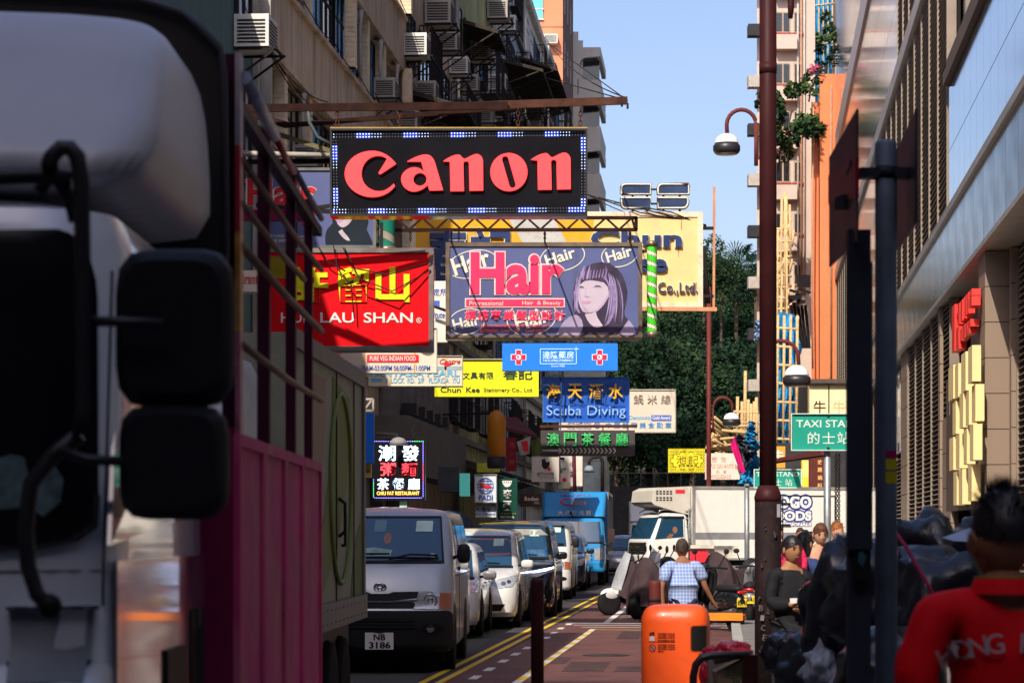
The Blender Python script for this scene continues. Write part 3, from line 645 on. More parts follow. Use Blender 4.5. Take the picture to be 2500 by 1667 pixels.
crowns = [crown_mesh('crown', 5.6, 4.6, 9500, s, [leaf[0], leaf[1], leaf[2]] if s % 2 else [leaf[2], leaf[0], leaf[0]], .25, 34) for s in range(5)]
crown_l = crown_mesh('crown', 4.5, 4.2, 4200, 31, [leaf[1], leaf[3]], .3)
trunks = [trunk_mesh(6, .38, s) for s in range(3)]
tw = ['broad dark', 'dense round', 'tall deep green', 'wide spreading', 'shaggy dark', 'full leafy', 'low bushy']
tp = ['at the foot of the hill', 'halfway up the slope', 'high on the hillside', 'beside the balcony house', 'above the retaining wall', 'behind the tall thin lamp post', 'right under the skyline']
rnd = random.Random(5); ti = 0
tspots = [(1500, 212), (1575, 214), (1650, 210), (1725, 216), (1800, 213), (1870, 218), (1530, 228), (1610, 232), (1690, 230), (1765, 234), (1845, 236),
          (1490, 250), (1560, 252), (1640, 255), (1715, 250), (1785, 256), (1860, 255), (1520, 275), (1600, 278), (1680, 280), (1750, 276), (1830, 282), (1570, 300), (1650, 305), (1730, 300), (1800, 306), (1890, 300),
          (1440, 225), (1420, 245), (1440, 270)]
for x, D in tspots:
    X = (x - CX) / FP * D; z = max(0, (D - 205) * .205); s = rnd.uniform(.85, 1.15) * (1.08 if D < 220 else 1)
    t = thing('tree', '%s tree %s, %s' % (tw[ti % 7], tp[(ti * 2 + ti // 7) % 7], ['leaning left', 'with drooping sides', 'with a ragged top', 'half hidden by its neighbour', 'catching some sun'][(ti + ti // 5) % 5]), 'tree', (X, D, z - .5), rnd.uniform(0, 6.28), 'trees on the hillside')
    t.scale = (s, s, s * rnd.uniform(.9, 1.12)); inst('trunk', trunks[ti % 3], t); c = inst('crown', crowns[ti % 5] if ti not in (24,) else crown_l, t, (0, 0, 8.2)); ti += 1
for x, y, D, ci, s, lab in ((1718, 660, 262, crown_l, .75, 'light green tree top rising beside the rusty yellow sign'), (1760, 705, 250, crowns[1], .7, 'small dark tree below the fan palm')):
    p = W(x, y, D); t = thing('tree', lab, 'tree', (p.x, D, max(0, (D - 205) * .205) - .5), 1); t.scale = (s, s, s); hz = (p.z - t.location.z) / s
    inst('crown', ci, t, (0, 0, hz)); tkm = MB(); tkm.tube([(0, 0, -1), (.1, 0, hz * .5), (0, 0, hz)], [.35, .26, .12], 8); tkm.build('trunk', bark, t)
# fan palm on the skyline
def palm(loc, h, s, lab):
    t = thing('fan_palm', lab, 'palm', loc, 0); g = MB(); g.tube([(0, 0, 0), (.1, 0, h * .5), (0, 0, h)], [.25, .2, .2], 8); g.build('trunk', bark, t)
    g = MB(); r = random.Random(int(h))
    for i in range(34):
        a = r.uniform(0, 6.283); e = r.uniform(-.7, 1.2); d = Vector((math.cos(a) * math.cos(e), math.sin(a) * math.cos(e), math.sin(e))); p = Vector((0, 0, h)) + d * 1.1 * s
        g.bar((0, 0, h), p, .05); x_, u_ = frame_of(d)
        for j in range(11):
            q = (j - 5) / 5 * 1.2; dd = (d * math.cos(q) + x_ * math.sin(q)).normalized(); g.add([p, p + dd * 1.0 * s + u_ * .07 + x_ * .05, p + dd * 1.5 * s - Vector((0, 0, .3)), p + dd * 1.0 * s - x_ * .09], [(0, 1, 2, 3)])
    g.build('fronds', leaf[0], t)
p = W(1796, 655, 265); palm((p.x, 265, 9), p.z - 9, 1.35, 'fan palm standing on the skyline left of the maroon pole')
p = W(1845, 668, 262); palm((p.x, 262, 9), p.z - 9, 1.1, 'second fan palm half behind the maroon pole')
# ================================================================ SIGNS OVER THE STREET
class Sign:
    """a box sign hanging over the road; q() turns photo pixels into its own coordinates"""
    def __init__(s, name, label, x0, y0, x1, y1, D, depth=.35, fr=0, frm=None, pm=None, cat='shop sign', yaw=0, group=None):
        s.D = D; s.xc = (x0 + x1) / 2; s.yb = y1; s.k = D / FP; s.g = (x0, y0, x1, y1); s.depth = depth
        s.e = thing(name, label, cat, W(s.xc, y1, D), yaw, group)
        a, b, c, d = s.X(x0), s.Z(y1), s.X(x1), s.Z(y0); f = fr * s.k
        if fr:
            g = MB()
            for (p0, p1, r0, r1) in ((a, c, b, b + f), (a, c, d - f, d), (a, a + f, b + f, d - f), (c - f, c, b + f, d - f)): g.box(p0, p1, -.03, depth, r0, r1)
            g.build('frame', frm, s.e)
        g = MB(); g.box(a + f, c - f, 0, depth - .01, b + f, d - f); g.build('panel', pm, s.e)
    def X(s, x): return (x - s.xc) * s.k
    def Z(s, y): return (s.yb - y) * s.k
    def text(s, t, x0, y0, x1, y1, mat, bold=.0, em=False, th=.012, y=-.002, shear=0, rot=0, nm='lettering', sp=1):
        g = MB(); put_text(g, t, s.X(x0), s.X(x1), s.Z(y1), s.Z(y0), y, th, bold, shear, em, rot, sp); return g.build(nm, mat, s.e)
    def poly(s, pts, mat, nm, y=-.004, th=.008, par=None):
        g = MB(); g.prism([(s.X(a), s.Z(b)) for a, b in pts], y - th, y); return g.build(nm, mat, par or s.e)
    def rect(s, x0, y0, x1, y1, mat, nm='plate', y=-.004, th=.008, par=None): return s.poly([(x0, y0), (x1, y0), (x1, y1), (x0, y1)], mat, nm, y, th, par)
    def hang(s, xs, ytop, mat, nm='chain', r=.018, link_=True):
        for x in xs:
            g = MB(); z0, z1 = s.Z(s.g[1]), s.Z(ytop); z = z0; i = 0
            if link_:
                while z < z1:
                    a = .028; u = (1, 0) if i % 2 else (0, 1); zz = z + .045
                    ring = [(s.X(x) + math.cos(t) * .025 * u[0], s.depth / 2 + math.cos(t) * .025 * u[1], zz + math.sin(t) * .05) for t in [k * math.pi / 4 for k in range(9)]]
                    g.tube(ring, .009, 4, False); z += .075; i += 1
            else: g.tube([(s.X(x), s.depth / 2, z0), (s.X(x), s.depth / 2, z1)], r, 6)
            g.build(nm, mat, s.e)
def ell(cx, cy, rx, ry, n=28, rot=0):
    c, s_ = math.cos(rot), math.sin(rot)
    return [(cx + rx * math.cos(a) * c - ry * math.sin(a) * s_, cy + rx * math.cos(a) * s_ + ry * math.sin(a) * c) for a in [2 * math.pi * i / n for i in range(n)]]
def ringpoly(mb, S, cx, cy, rx, ry, w, rot=0, y=-.004, th=.006, n=36, clip=None):
    o = ell(cx, cy, rx, ry, n, rot); i_ = ell(cx, cy, rx - w, ry - w, n, rot)
    for k in range(n):
        q = [o[k], o[(k + 1) % n], i_[(k + 1) % n], i_[k]]
        if clip and any(not (clip[0] < a < clip[2] and clip[1] < b < clip[3]) for a, b in q): continue
        mb.prism([(S.X(a), S.Z(b)) for a, b in q], y - th, y)
blk = M('black_acrylic', (.010, .010, .013), .12, var=.3, sc_=.8, bump=.35, bs=2.5)
cred = M('lit_red', (.9, .02, .03), .4, var=.12, sc_=.6, emit=1.15, ecol=(1, .055, .055))
# ---- big black camera-maker sign
CS = Sign('camera_shop_sign', 'black light box sign reading Canon in glowing red letters, edged with small lamps', 806, 315, 1434, 528, 38, .42, 0, None, blk)
def cl(pts): return bez([(p if p[0] != 'c' else ('c',) + tuple(p[1:])) for p in pts], 8)
def A(x, y): return (830 + x / 7.84, 360 + y / 7.84)
def Bc(x, y): return (1110 + x / 7.84, 360 + y / 7.84)
def cv(F_, *v): o = []; [o.extend(F_(v[i], v[i + 1])) for i in (0, 2, 4)]; return ('c', *o)
Lc = bez([A(1075, 322), cv(A, 960, 170, 800, 78, 620, 78), cv(A, 330, 78, 95, 270, 95, 515), cv(A, 95, 760, 330, 955, 620, 958), cv(A, 800, 958, 960, 880, 1055, 745), A(1030, 705),
          cv(A, 950, 790, 860, 850, 760, 850), cv(A, 560, 850, 415, 700, 415, 515), cv(A, 415, 310, 560, 168, 740, 168), cv(A, 810, 170, 870, 195, 905, 232), A(745, 490), cv(A, 745, 520, 760, 525, 785, 515)], 9)
La = bez([A(1290, 280), cv(A, 1420, 200, 1560, 145, 1660, 148), cv(A, 1760, 155, 1810, 250, 1840, 370), A(1975, 825), A(1715, 832), A(1678, 725), cv(A, 1600, 810, 1500, 855, 1400, 852),
          cv(A, 1270, 845, 1172, 730, 1172, 615), cv(A, 1175, 500, 1290, 395, 1420, 392), cv(A, 1500, 392, 1560, 430, 1608, 465), A(1555, 280)], 7)
def n_shape(fn, dx, dy=0):
    q = lambda x, y: fn(x + dx, y + dy)
    return bez([q(0, 245), cv(q, 90, 180, 200, 122, 290, 122), cv(q, 330, 122, 350, 180, 400, 205), cv(q, 470, 190, 560, 112, 640, 112), cv(q, 720, 115, 755, 190, 758, 260), q(762, 805), q(500, 810), q(490, 290),
                cv(q, 488, 262, 465, 242, 435, 243), cv(q, 405, 243, 383, 262, 383, 290), q(395, 815), q(135, 818), q(125, 255)], 6)
Ln1 = n_shape(Bc, -215, 27); Ln2 = n_shape(Bc, 1460, 0)
Lo = ell(Bc(1038, 482)[0], Bc(1038, 482)[1], 355 / 7.84, 362 / 7.84, 40)
a1, a2, rr = Bc(968, 235), Bc(1108, 725), 62 / 7.84
th_ = math.atan2(a2[1] - a1[1], a2[0] - a1[0])
slot = [(a2[0] + rr * math.cos(th_ + t), a2[1] + rr * math.sin(th_ + t)) for t in [(-90 + 22.5 * i) * math.pi / 180 for i in range(9)]] + \
       [(a1[0] + rr * math.cos(th_ + t), a1[1] + rr * math.sin(th_ + t)) for t in [(90 + 22.5 * i) * math.pi / 180 for i in range(9)]]
def holed(mb, S, outer, hole, y, th):
    o = [(S.X(a), S.Z(b)) for a, b in outer]; h = [(S.X(a), S.Z(b)) for a, b in hole]; allp = o + h
    tri = geometry.tessellate_polygon([[Vector((a, b, 0)) for a, b in o], [Vector((a, b, 0)) for a, b in h]]); n = len(allp)
    vs = [(a, y - th, b) for a, b in allp] + [(a, y, b) for a, b in allp]
    fs = [tuple(t) for t in tri] + [tuple(i + n for i in reversed(t)) for t in tri]
    for r in (range(len(o)), range(len(o), n)):
        r = list(r)
        for i in range(len(r)): j = r[(i + 1) % len(r)]; fs.append((r[i], j, j + n, r[i] + n))
    mb.add(vs, fs, False)
for pts in (Lc, Ln1, Ln2): CS.poly(pts, cred, 'letter', -.0, .06)
g = MB(); holed(g, CS, La, ell(A(1533, 620)[0], A(1533, 620)[1], 128 / 7.84, 126 / 7.84, 24), 0, .06); g.build('letter', cred, CS.e)
g = MB(); holed(g, CS, Lo, slot, 0, .06); g.build('letter', cred, CS.e)
# edge: rusty yellow rim, black tray, two rows of lamps that are partly lit
g = MB(); g.box(CS.X(806), CS.X(1434), -.02, .42, CS.Z(315), CS.Z(311)); g.build('top_rim', M('rusty_yellow_rim', (.42, .28, .09), .6, var=.2, dirt=(.2, .07, .03), dirt_amt=.5, dirt_sc=6), CS.e)
g = MB()
for (p0, r0, p1, r1) in ((806, 315, 1434, 320), (806, 523, 1434, 528), (806, 320, 811, 523), (1429, 320, 1434, 523)): g.box(CS.X(p0), CS.X(p1), -.05, 0, CS.Z(r1), CS.Z(r0))
g.build('rim', M('black_metal', (.02, .02, .022), .45, .3), CS.e)
on = M('lamp_blue_white', (.6, .7, 1), .4, var=0, emit=4.0, ecol=(.45, .55, 1)); dimm = M('lamp_dim', (.25, .27, .38), .3, var=0, emit=.12, ecol=(.5, .6, 1)); glow = M('lamp_spill_glow', (.006, .02, .16), .4, var=0, emit=.22, ecol=(.01, .05, .8))  # last one: glow imitating lamp light spilled on the tray
lit = MB(); off = MB(); blg = MB()
def lamps(S, x0, y0, x1, y1, per, ph, pit=7.15, rr_=1.15, dbl=True, L_=None, O_=None, B_=None, dev=-.012):
    n = int(math.hypot(x1 - x0, y1 - y0) / pit)
    for i in range(n + 1):
        x = x0 + (x1 - x0) * i / n; y = y0 + (y1 - y0) * i / n; hz = abs(x1 - x0) > abs(y1 - y0)
        f = ((i + ph) % per) / per; isl = f < .55
        for d in ((-3.6, 3.6) if dbl else (0,)):
            cx, cy = (x, y + d) if hz else (x + d, y); r_ = rr_ * (1.2 if f < .3 else .85) * S.k
            (L_ if isl else O_).ball((S.X(cx), dev, S.Z(cy)), r_, 6, 3, sy=.8)
        if isl and f < .3 and B_ is not None:
            ex = 3.6; B_.box(S.X(x - (pit / 2 if hz else 7)), S.X(x + (pit / 2 if hz else 7)), -.006, -.003, S.Z(y + (7 if hz else pit / 2)), S.Z(y - (7 if hz else pit / 2)))
lamps(CS, 815, 332, 1426, 327, 16, 8, L_=lit, O_=off, B_=blg); lamps(CS, 815, 516, 1426, 512, 17, 5, L_=lit, O_=off, B_=blg)
lamps(CS, 817, 344, 820, 506, 14, 12, L_=lit, O_=off, B_=blg); lamps(CS, 1424, 338, 1424, 502, 22, 2, L_=lit, O_=off, B_=blg)
lit.build('lit_lamp', on, CS.e, kind='stuff'); off.build('unlit_lamp', dimm, CS.e, kind='stuff'); blg.build('lamp_spill', glow, CS.e, kind='stuff')
CS.hang([818 + 3, 975, 1265, 1418], 262, rust)
# its beams reaching out of the house front
beam_m = M('beam_rust', (.030, .014, .012), .85, 0, var=.4, sc_=4, spec=.05)
BR = thing('sign_beam', 'rusty long iron beam holding the black sign on chains', 'sign beam', W(1000, 258, 38.2))
def w38(x, y, d=38.2): return W(x, y, d)
g = MB(); g.bar(w38(300, 268), w38(1240, 258), .055, .12); g.build('beam', beam_m, BR, w=True)
g = MB(); g.bar(w38(1060, 262, 38.3), w38(1532, 246, 38.3), .06, .12); g.build('beam_end', rust, BR, w=True)
g = MB(); g.bar(w38(560, 262, 38.6), w38(700, 306, 38.5), .07, .1); g.bar(w38(695, 307, 38.5), w38(1330, 256, 38.5), .05, .075); g.build('lower_beam', beam_m, BR, w=True)
g = MB(); g.bar(w38(630, 312, 38.8), w38(815, 372, 38.6), .07); g.build('brace', M('mossy_iron', (.16, .14, .07), .7, .1, var=.3), BR, w=True)
g = MB(); g.tube([w38(560, 374, 38.7), w38(812, 380, 38.6)], .045, 7); g.build('pipe', pipe_m, BR, w=True)
g = MB(); g.bar(w38(560, 396, 38.9), w38(812, 394, 38.7), .07); g.build('lower_bar', iron, BR, w=True)
g = MB(); g.tube([w38(752, 270), w38(756, 300), w38(775, 335), w38(806, 352)], .03, 6); g.build('conduit', M('grey_cable', (.07, .09, .10), .6), BR, w=True)
g = MB()
for a_, c_ in (((1330, 100), (1532, 246)), ((1532, 246), (1330, 190))): g.tube([w38(*a_, 38.5 if a_[0] > 1400 else 90), w38(*c_, 38.5 if c_[0] > 1400 else 90)], .012, 4)
for q in ((1518, 247), (1532, 252)): g.tube([w38(*q), w38(q[0], q[1] + 14)], .018, 5)
g.build('stay_wire', iron, BR, w=True)
# ---- truss under the black sign
TR = thing('sign_truss', 'dark welded lattice truss under the black sign', 'sign truss', W(1300, 560, 44))
g = MB(); D_ = 44
for yy_ in ((531, 532), (562, 561)): g.bar(W(930, yy_[0], D_), W(1556, yy_[1], D_), .06)
g.bar(W(1553, 531, D_), W(1553, 562, D_), .06)
xs_ = list(range(935, 1553, 32))
for i, x in enumerate(xs_): g.bar(W(x, 532 if i % 2 else 561, D_), W(min(x + 32, 1550), 561 if i % 2 else 532, D_), .035)
g.build('lattice', beam_m, TR, w=True)
g = MB()
for x in (1002, 1120, 1330, 1538):
    z = 0
    for j in range(int((592 - 562) / 5.2)):
        p = W(x, 566 + j * 5.2, D_); u = (1, 0) if j % 2 else (0, 1)
        g.tube([p + Vector((math.cos(t) * .02 * u[0], math.cos(t) * .02 * u[1], math.sin(t) * .03)) for t in [k * math.pi / 3 for k in range(7)]], .008, 4, False)
g.build('chain', iron, TR, w=True)
# ---- grey blue hair sign (two of them)
hb = M('hair_blue', (.075, .095, .24), .45, var=.14, sc_=.7, dirt=(.05, .055, .11), dirt_amt=.3, dirt_sc=.9, streak=True); pink = M('hair_pink', (.82, .02, .11), .45, var=.04); offw = M('print_cream', (.72, .66, .54), .5, var=.05)
pkl = M('print_pink_edge', (.82, .55, .55), .5, var=.03)
bfr = M('bronze_frame', (.20, .15, .11), .35, .5, var=.3, sc_=3, dirt=(.3, .2, .1), dirt_amt=.2)
HS = Sign('hair_salon_sign', 'framed blue Hair sign with pink letters and a woman with a fringe', 1088, 592, 1568, 828, 46, .4, 10, bfr, hb)
clipb = (1100, 604, 1556, 818)
g = MB()
for (cx, cy, rx, ry, w_) in ((1153, 645, 62, 34, 0), (1373, 628, 56, 34, 0), (1513, 622, 46, 30, 0), (1140, 785, 46, 32, 0), (1298, 775, 62, 44, 0)):
    ringpoly(g, HS, cx, cy, rx, ry, 2.2, -.22, -.003, .005, clip=clipb)
g.build('ellipse_outline', offw, HS.e)
HS.text('Hair', 1103, 618, 1196, 662, offw, .022, rot=.3, y=-.003, nm='pale_lettering'); HS.text('Hair', 1330, 612, 1405, 640, offw, .022, rot=.3, y=-.003, nm='pale_lettering')
HS.text('Hair', 1479, 607, 1543, 634, offw, .022, rot=.28, y=-.003, nm='pale_lettering'); HS.text('Hair', 1105, 773, 1172, 800, offw, .022, rot=.22, y=-.003, nm='pale_lettering')
HS.text('Hair', 1256, 755, 1340, 798, offw, .022, rot=.3, y=-.003, nm='pale_lettering')
HS.text('Hair', 1146, 613, 1378, 722, pkl, .062, y=-.012, th=.006); HS.text('Hair', 1149, 616, 1375, 719, pink, .035, y=-.02, th=.014)
HS.rect(1135, 728, 1379, 751, pkl, 'bar_edge', -.010); HS.rect(1138, 731, 1376, 748, pink, 'bar', -.018)
HS.text('Prorressional'.replace('rr', 'r'), 1146, 735, 1228, 746, offw, .0, y=-.027, th=.006); HS.text('Hair  & Beauty', 1275, 735, 1369, 747, offw, 0, y=-.027, th=.006)
HS.text('標榜專業髮型設計', 1133, 757, 1382, 783, pkl, .045, True, y=-.012, th=.004, nm='lettering_edge'); HS.text('標榜專業髮型設計', 1133, 757, 1382, 783, pink, .012, True, y=-.018)
HS.text('九龍尖沙咀樂道7號1字樓 ( 電梯按1字 )', 1171, 792, 1345, 801, pkl, .03, y=-.010, th=.004, nm='small_lettering_edge'); HS.text('九龍尖沙咀樂道7號1字樓 ( 電梯按1字 )', 1171, 792, 1345, 801, pink, .0, y=-.016, th=.004)
HS.text('預約電話:  2369 5975    2368 9556', 1171, 803, 1330, 812, pkl, .03, y=-.010, th=.004, nm='small_lettering_edge'); HS.text('預約電話:  2369 5975    2368 9556', 1171, 803, 1330, 812, pink, .0, y=-.016, th=.004)
def H(x, y): return (1060 + x / 4.2, 560 + y / 4.2)
def hp(*pts, n=5):
    o = []
    for p in pts:
        if len(p) == 2: o.append(H(*p))
        else: q = []; [q.extend(H(p[i], p[i + 1])) for i in (0, 2, 4)]; o.append(('c', *q))
    return bez(o, n)
hair_d = M('print_hair', (.035, .022, .055), .4, var=.3, sc_=5); hair_l = M('print_hair_light', (.24, .17, .36), .4, var=.3, sc_=9); skin_p = M('print_skin', (.50, .42, .52), .5, var=.06, sc_=1.5)
skin_s = M('print_skin_shade', (.34, .28, .44), .5, var=.1); lip_p = M('print_lip', (.5, .27, .42), .5, var=0)
PT = HS.poly(hp((1250, 1090), (1290, 990, 1340, 900, 1430, 880), (1560, 850), (1900, 880), (2020, 920, 2060, 1000, 2075, 1090)), skin_s, 'portrait', -.004, .004)
HS.poly(hp((1425, 640), (1430, 480, 1560, 330, 1720, 335), (1880, 345, 1960, 470, 1980, 640), (1980, 780, 1900, 860, 1990, 930), (1930, 1000, 1900, 1090, 1850, 1090), (1480, 1090), (1560, 1000, 1530, 900, 1440, 860), (1400, 800, 1430, 700, 1425, 640)), hair_d, 'portrait_hair', -.009, .004, PT)
HS.poly(hp((1475, 560), (1460, 700, 1490, 860, 1560, 858), (1650, 860, 1750, 780, 1790, 690), (1790, 600), (1760, 520), (1540, 500)), skin_p, 'portrait_face', -.014, .003, PT)
HS.poly(hp((1545, 870), (1560, 920, 1600, 1000, 1670, 1010), (1730, 990), (1700, 940, 1660, 900, 1660, 850)), skin_p, 'portrait_neck', -.014, .003, PT)
HS.poly(hp((1450, 600), (1450, 480, 1560, 420, 1700, 410), (1780, 450), (1800, 560, 1810, 640, 1800, 700), (1780, 590), (1740, 545), (1680, 530), (1600, 520), (1540, 530), (1500, 560), (1480, 600)), hair_d, 'portrait_fringe', -.018, .003, PT)
for k in range(9): HS.poly(hp((1490 + k * 32, 520 - k * 5), (1500 + k * 34, 430 - k * 3), (1506 + k * 34, 430 - k * 3), (1503 + k * 32, 525 - k * 4)), hair_l, 'portrait_highlight', -.022, .002, PT)
for pts in (((1430, 640), (1420, 760, 1470, 840, 1480, 860), (1500, 860), (1460, 780, 1450, 700, 1470, 600)), ((1810, 600), (1850, 760, 1820, 880, 1740, 1000), (1790, 970), (1880, 850, 1880, 700, 1850, 560)), ((1730, 500), (1790, 520, 1800, 640, 1790, 760), (1815, 740), (1830, 620, 1790, 520, 1745, 480))):
    HS.poly(hp(*pts), hair_l, 'portrait_highlight', -.022, .002, PT)
rs_ = random.Random(12)
for i in range(46):      # printed strands of hair
    u = rs_.random(); side = rs_.random()
    if side < .35: x0, y0, x1, y1, x2, y2 = 1470 + u * 60, 470 - u * 60, 1432 + u * 30, 640, 1440 + u * 40, 850
    elif side < .75: x0, y0, x1, y1, x2, y2 = 1780 + u * 90, 440 + u * 60, 1830 + u * 130, 650, 1740 + u * 190, 960
    else: x0, y0, x1, y1, x2, y2 = 1530 + u * 240, 370, 1500 + u * 270, 450, 1490 + u * 290, 520
    w_ = rs_.uniform(2, 6); P_ = [(x0 * (1 - t) ** 2 + 2 * x1 * t * (1 - t) + x2 * t * t, y0 * (1 - t) ** 2 + 2 * y1 * t * (1 - t) + y2 * t * t) for t in [k / 7 for k in range(8)]]
    pts = [H(a - w_ * math.sin(math.pi * k / 7), b) for k, (a, b) in enumerate(P_)] + [H(a + w_ * math.sin(math.pi * k / 7) + .5, b) for k, (a, b) in reversed(list(enumerate(P_)))]
    HS.poly(pts, [hair_l, M('print_hair_mid', (.11, .08, .19), .4, var=.2), M('print_hair_pale', (.36, .30, .50), .4, var=.1)][i % 3], 'portrait_strand', -.0215 - (i % 5) * .0006, .001, PT)
HS.poly(hp((1475, 640), (1490, 760, 1520, 830, 1560, 855), (1600, 858), (1540, 800, 1505, 720, 1500, 640)), M('print_cheek', (.42, .33, .48), .5), 'portrait_cheek', -.0165, .001, PT)
HS.poly(hp((1640, 858), (1700, 830, 1760, 760, 1785, 690), (1788, 640), (1750, 740, 1690, 800, 1620, 850)), M('print_cheek', (.42, .33, .48), .5), 'portrait_cheek', -.0165, .001, PT)
HS.poly(hp((1552, 600), (1548, 640, 1540, 670, 1532, 688), (1545, 692), (1556, 660, 1562, 630, 1562, 600)), M('print_cheek', (.42, .33, .48)), 'portrait_nose', -.0175, .001, PT)
for cx, cy, w_ in ((1508, 600, 30), (1672, 592, 44)):
    HS.poly([H(cx - w_, cy + 8), H(cx - w_ * .3, cy - 17), H(cx + w_ * .6, cy - 14), H(cx + w_, cy + 8), H(cx + w_ * .3, cy - 4), H(cx - w_ * .4, cy - 3)], hair_d, 'portrait_eye', -.019, .002, PT)
    HS.poly(ell(*H(cx, cy + 2), 2.6, 2.2, 10), skin_s, 'portrait_eye', -.0185, .002, PT)
HS.poly(hp((1510, 752), (1530, 728), (1552, 738), (1580, 728), (1612, 745), (1580, 770, 1540, 772, 1510, 752)), lip_p, 'portrait_mouth', -.019, .002, PT)
HS.poly(hp((1535, 690), (1560, 680), (1600, 692), (1575, 700)), skin_s, 'portrait_nose', -.019, .002, PT)
g = MB()
for x in (1002 + 100, 1330, 1538): g.tube([W(x, 562, 44.2), W(x, 592, 46.1)], .018, 5)
g.build('hanger', iron, HS.e, w=True)
# second hair sign, shaded, left of the black one
H2 = Sign('hair_salon_sign', 'shaded blue Hair sign half hidden behind the black sign', 640, 410, 918, 606, 43.5, .4, 7, M('dull_frame', (.16, .17, .17), .4, .5), hb)
H2.text('Hair', 600, 436, 774, 505, offw, .05, y=-.003, th=.006); H2.text('Hair', 604, 437, 772, 503, M('hair_red', (.5, .02, .03), .5), .028, y=-.01, th=.01)
H2.rect(646, 512, 775, 524, M('hair_red', (.5, .02, .03)), 'bar', -.004); H2.text('& Beauty', 720, 514, 768, 523, offw, y=-.012, th=.004)
H2.text('設計', 736, 534, 775, 551, M('hair_red', (.5, .02, .03)), .02, True)
H2.text('G/F 9 LOCK ROAD  Kowloon', 655, 573, 750, 580, offw, y=-.003, th=.004); H2.text('2369 5975  2368 9556', 655, 584, 752, 592, offw, .01, y=-.003, th=.004)
q = H2.poly(bez([(795, 600), ('c', 790, 560, 800, 560, 812, 545), ('c', 800, 500, 830, 470, 860, 470), ('c', 900, 480, 905, 540, 895, 560), ('c', 905, 580, 910, 590, 911, 600)], 5), M('print_dark', (.012, .02, .03), .5), 'portrait_hair', -.003, .004)
H2.poly(bez([(816, 500), ('c', 816, 540, 825, 555, 838, 556), ('c', 850, 552, 862, 540, 864, 520), (855, 500)], 5), M('print_face_dim', (.50, .42, .48), .5), 'portrait_face', -.008, .003, q)
H2.poly(bez([(818, 537), (828, 534), (838, 536), (830, 545)], 3), lip_p, 'portrait_mouth', -.012, .002, q); H2.poly(bez([(826, 566), ('c', 835, 580, 845, 590, 855, 588), ('c', 850, 575, 840, 570, 835, 560)], 4), M('print_face_dim', (.50, .42, .48)), 'portrait_neck', -.008, .003, q)
# barber poles
def barber(label, x0, x1, y0, y1, D, base, strip, turns, shade, dirc=1):
    r = (x1 - x0) / 2 * D / FP; h = (y1 - y0) * D / FP; t = thing('barber_pole', label, 'barber pole', W((x0 + x1) / 2, y1, D)); g = MB(); n = 24; m = 90; vs = []
    for j in range(m + 1):
        for i in range(n): a = 2 * math.pi * i / n; vs.append((r * math.cos(a), r * math.sin(a), h * j / m))
    g.add(vs, [(j * n + i, j * n + (i + 1) % n, (j + 1) * n + (i + 1) % n, (j + 1) * n + i) for j in range(m) for i in range(n)], True)
    for j in range(m):
        for i in range(n): g.mi[j * n + i] = 1 if ((i / n * dirc + j / m * turns) % 1) < .33 else (2 if ((i / n * dirc + j / m * turns) % 1) < .37 or ((i / n * dirc + j / m * turns) % 1) > .96 else 0)
    g.build('striped_tube', [base, strip, shade], t)
    for z in (-.1, h): g2 = MB(); g2.lathe([(r * 1.12, z), (r * 1.12, z + .1)], n=20); g2.build('cap', bfr, t)
    g2 = MB(); g2.bar((-r * 2.2, .1, h * .08), (-r, .05, h * .08), .06); g2.bar((-r * 2.2, .1, h * .95), (-r, .05, h * .95), .06); g2.build('bracket', rust, t)
barber('green and cream twisted barber pole at the right end of the hair sign', 1579, 1604, 602, 810, 46.3, M('bright_green', (.07, .55, .03), .5, var=.1), offw, 8.2, M('stripe_edge', (.03, .09, .03), .6))
barber('dark green barber pole beside the shaded hair sign', 926, 964, 530, 602, 43.6, M('deep_green', (.01, .17, .11), .5, var=.1), M('dim_cream', (.3, .26, .2), .6), 1.3, M('stripe_edge2', (.01, .1, .07), .6))
# ---- rusty yellow sign with neon letters
ysm = M('peeling_yellow', (.72, .54, .24), .6, var=.06, dirt=(.45, .40, .33), dirt_amt=.35, dirt_sc=1.6); yor = M('peeling_orange', (.72, .36, .02), .6, var=.06, dirt=(.36, .33, .28), dirt_amt=.35, dirt_sc=1.8)
rim = M('rusty_cream_rim', (.74, .60, .45), .6, var=.1, dirt=(.5, .2, .08), dirt_amt=.35, dirt_sc=5)
YS = Sign('stationery_neon_sign', 'large rusty yellow sign with dark blue neon letters reading Chun and Co. Ltd.', 1002, 517, 1716, 752, 56, .5, 13, rim, ysm)
YS.poly([(1002, 530), (1450, 530), (1440, 660), (1002, 700)], yor, 'orange_field', -.002, .006)
YS.poly([(1240, 531), (1350, 531), (1388, 600), (1382, 640), (1272, 640), (1280, 600)], M('bare_metal_stripe', (.5, .5, .48), .5, .2, dirt=(.25, .2, .17), dirt_amt=.4, dirt_sc=6), 'bare_stripe', -.009, .006)
navy = M('navy_letter', (.012, .03, .12), .4, var=.15); tube_ = M('neon_glass', (.75, .68, .55), .3, var=.05)
for t_, x0, y0, x1, y1, em, bd in (('春記', 1040, 556, 1252, 692, False, .02), ('Chun', 1442, 562, 1664, 604, False, .03), ('Kee', 1500, 620, 1628, 664, False, .03), ('Co.,Ltd.', 1606, 690, 1702, 718, False, .0)):
    YS.text(t_, x0 - 1.5, y0 - 1.5, x1 + 1.5, y1 + 1.5, tube_, bd + (.018 if em is False and t_ != 'Co.,Ltd.' else .015), y=-.03, th=.03, nm='neon_outline'); YS.text(t_, x0, y0, x1, y1, navy if t_[0] != 'o' else rust, bd, y=-.04, th=.05)
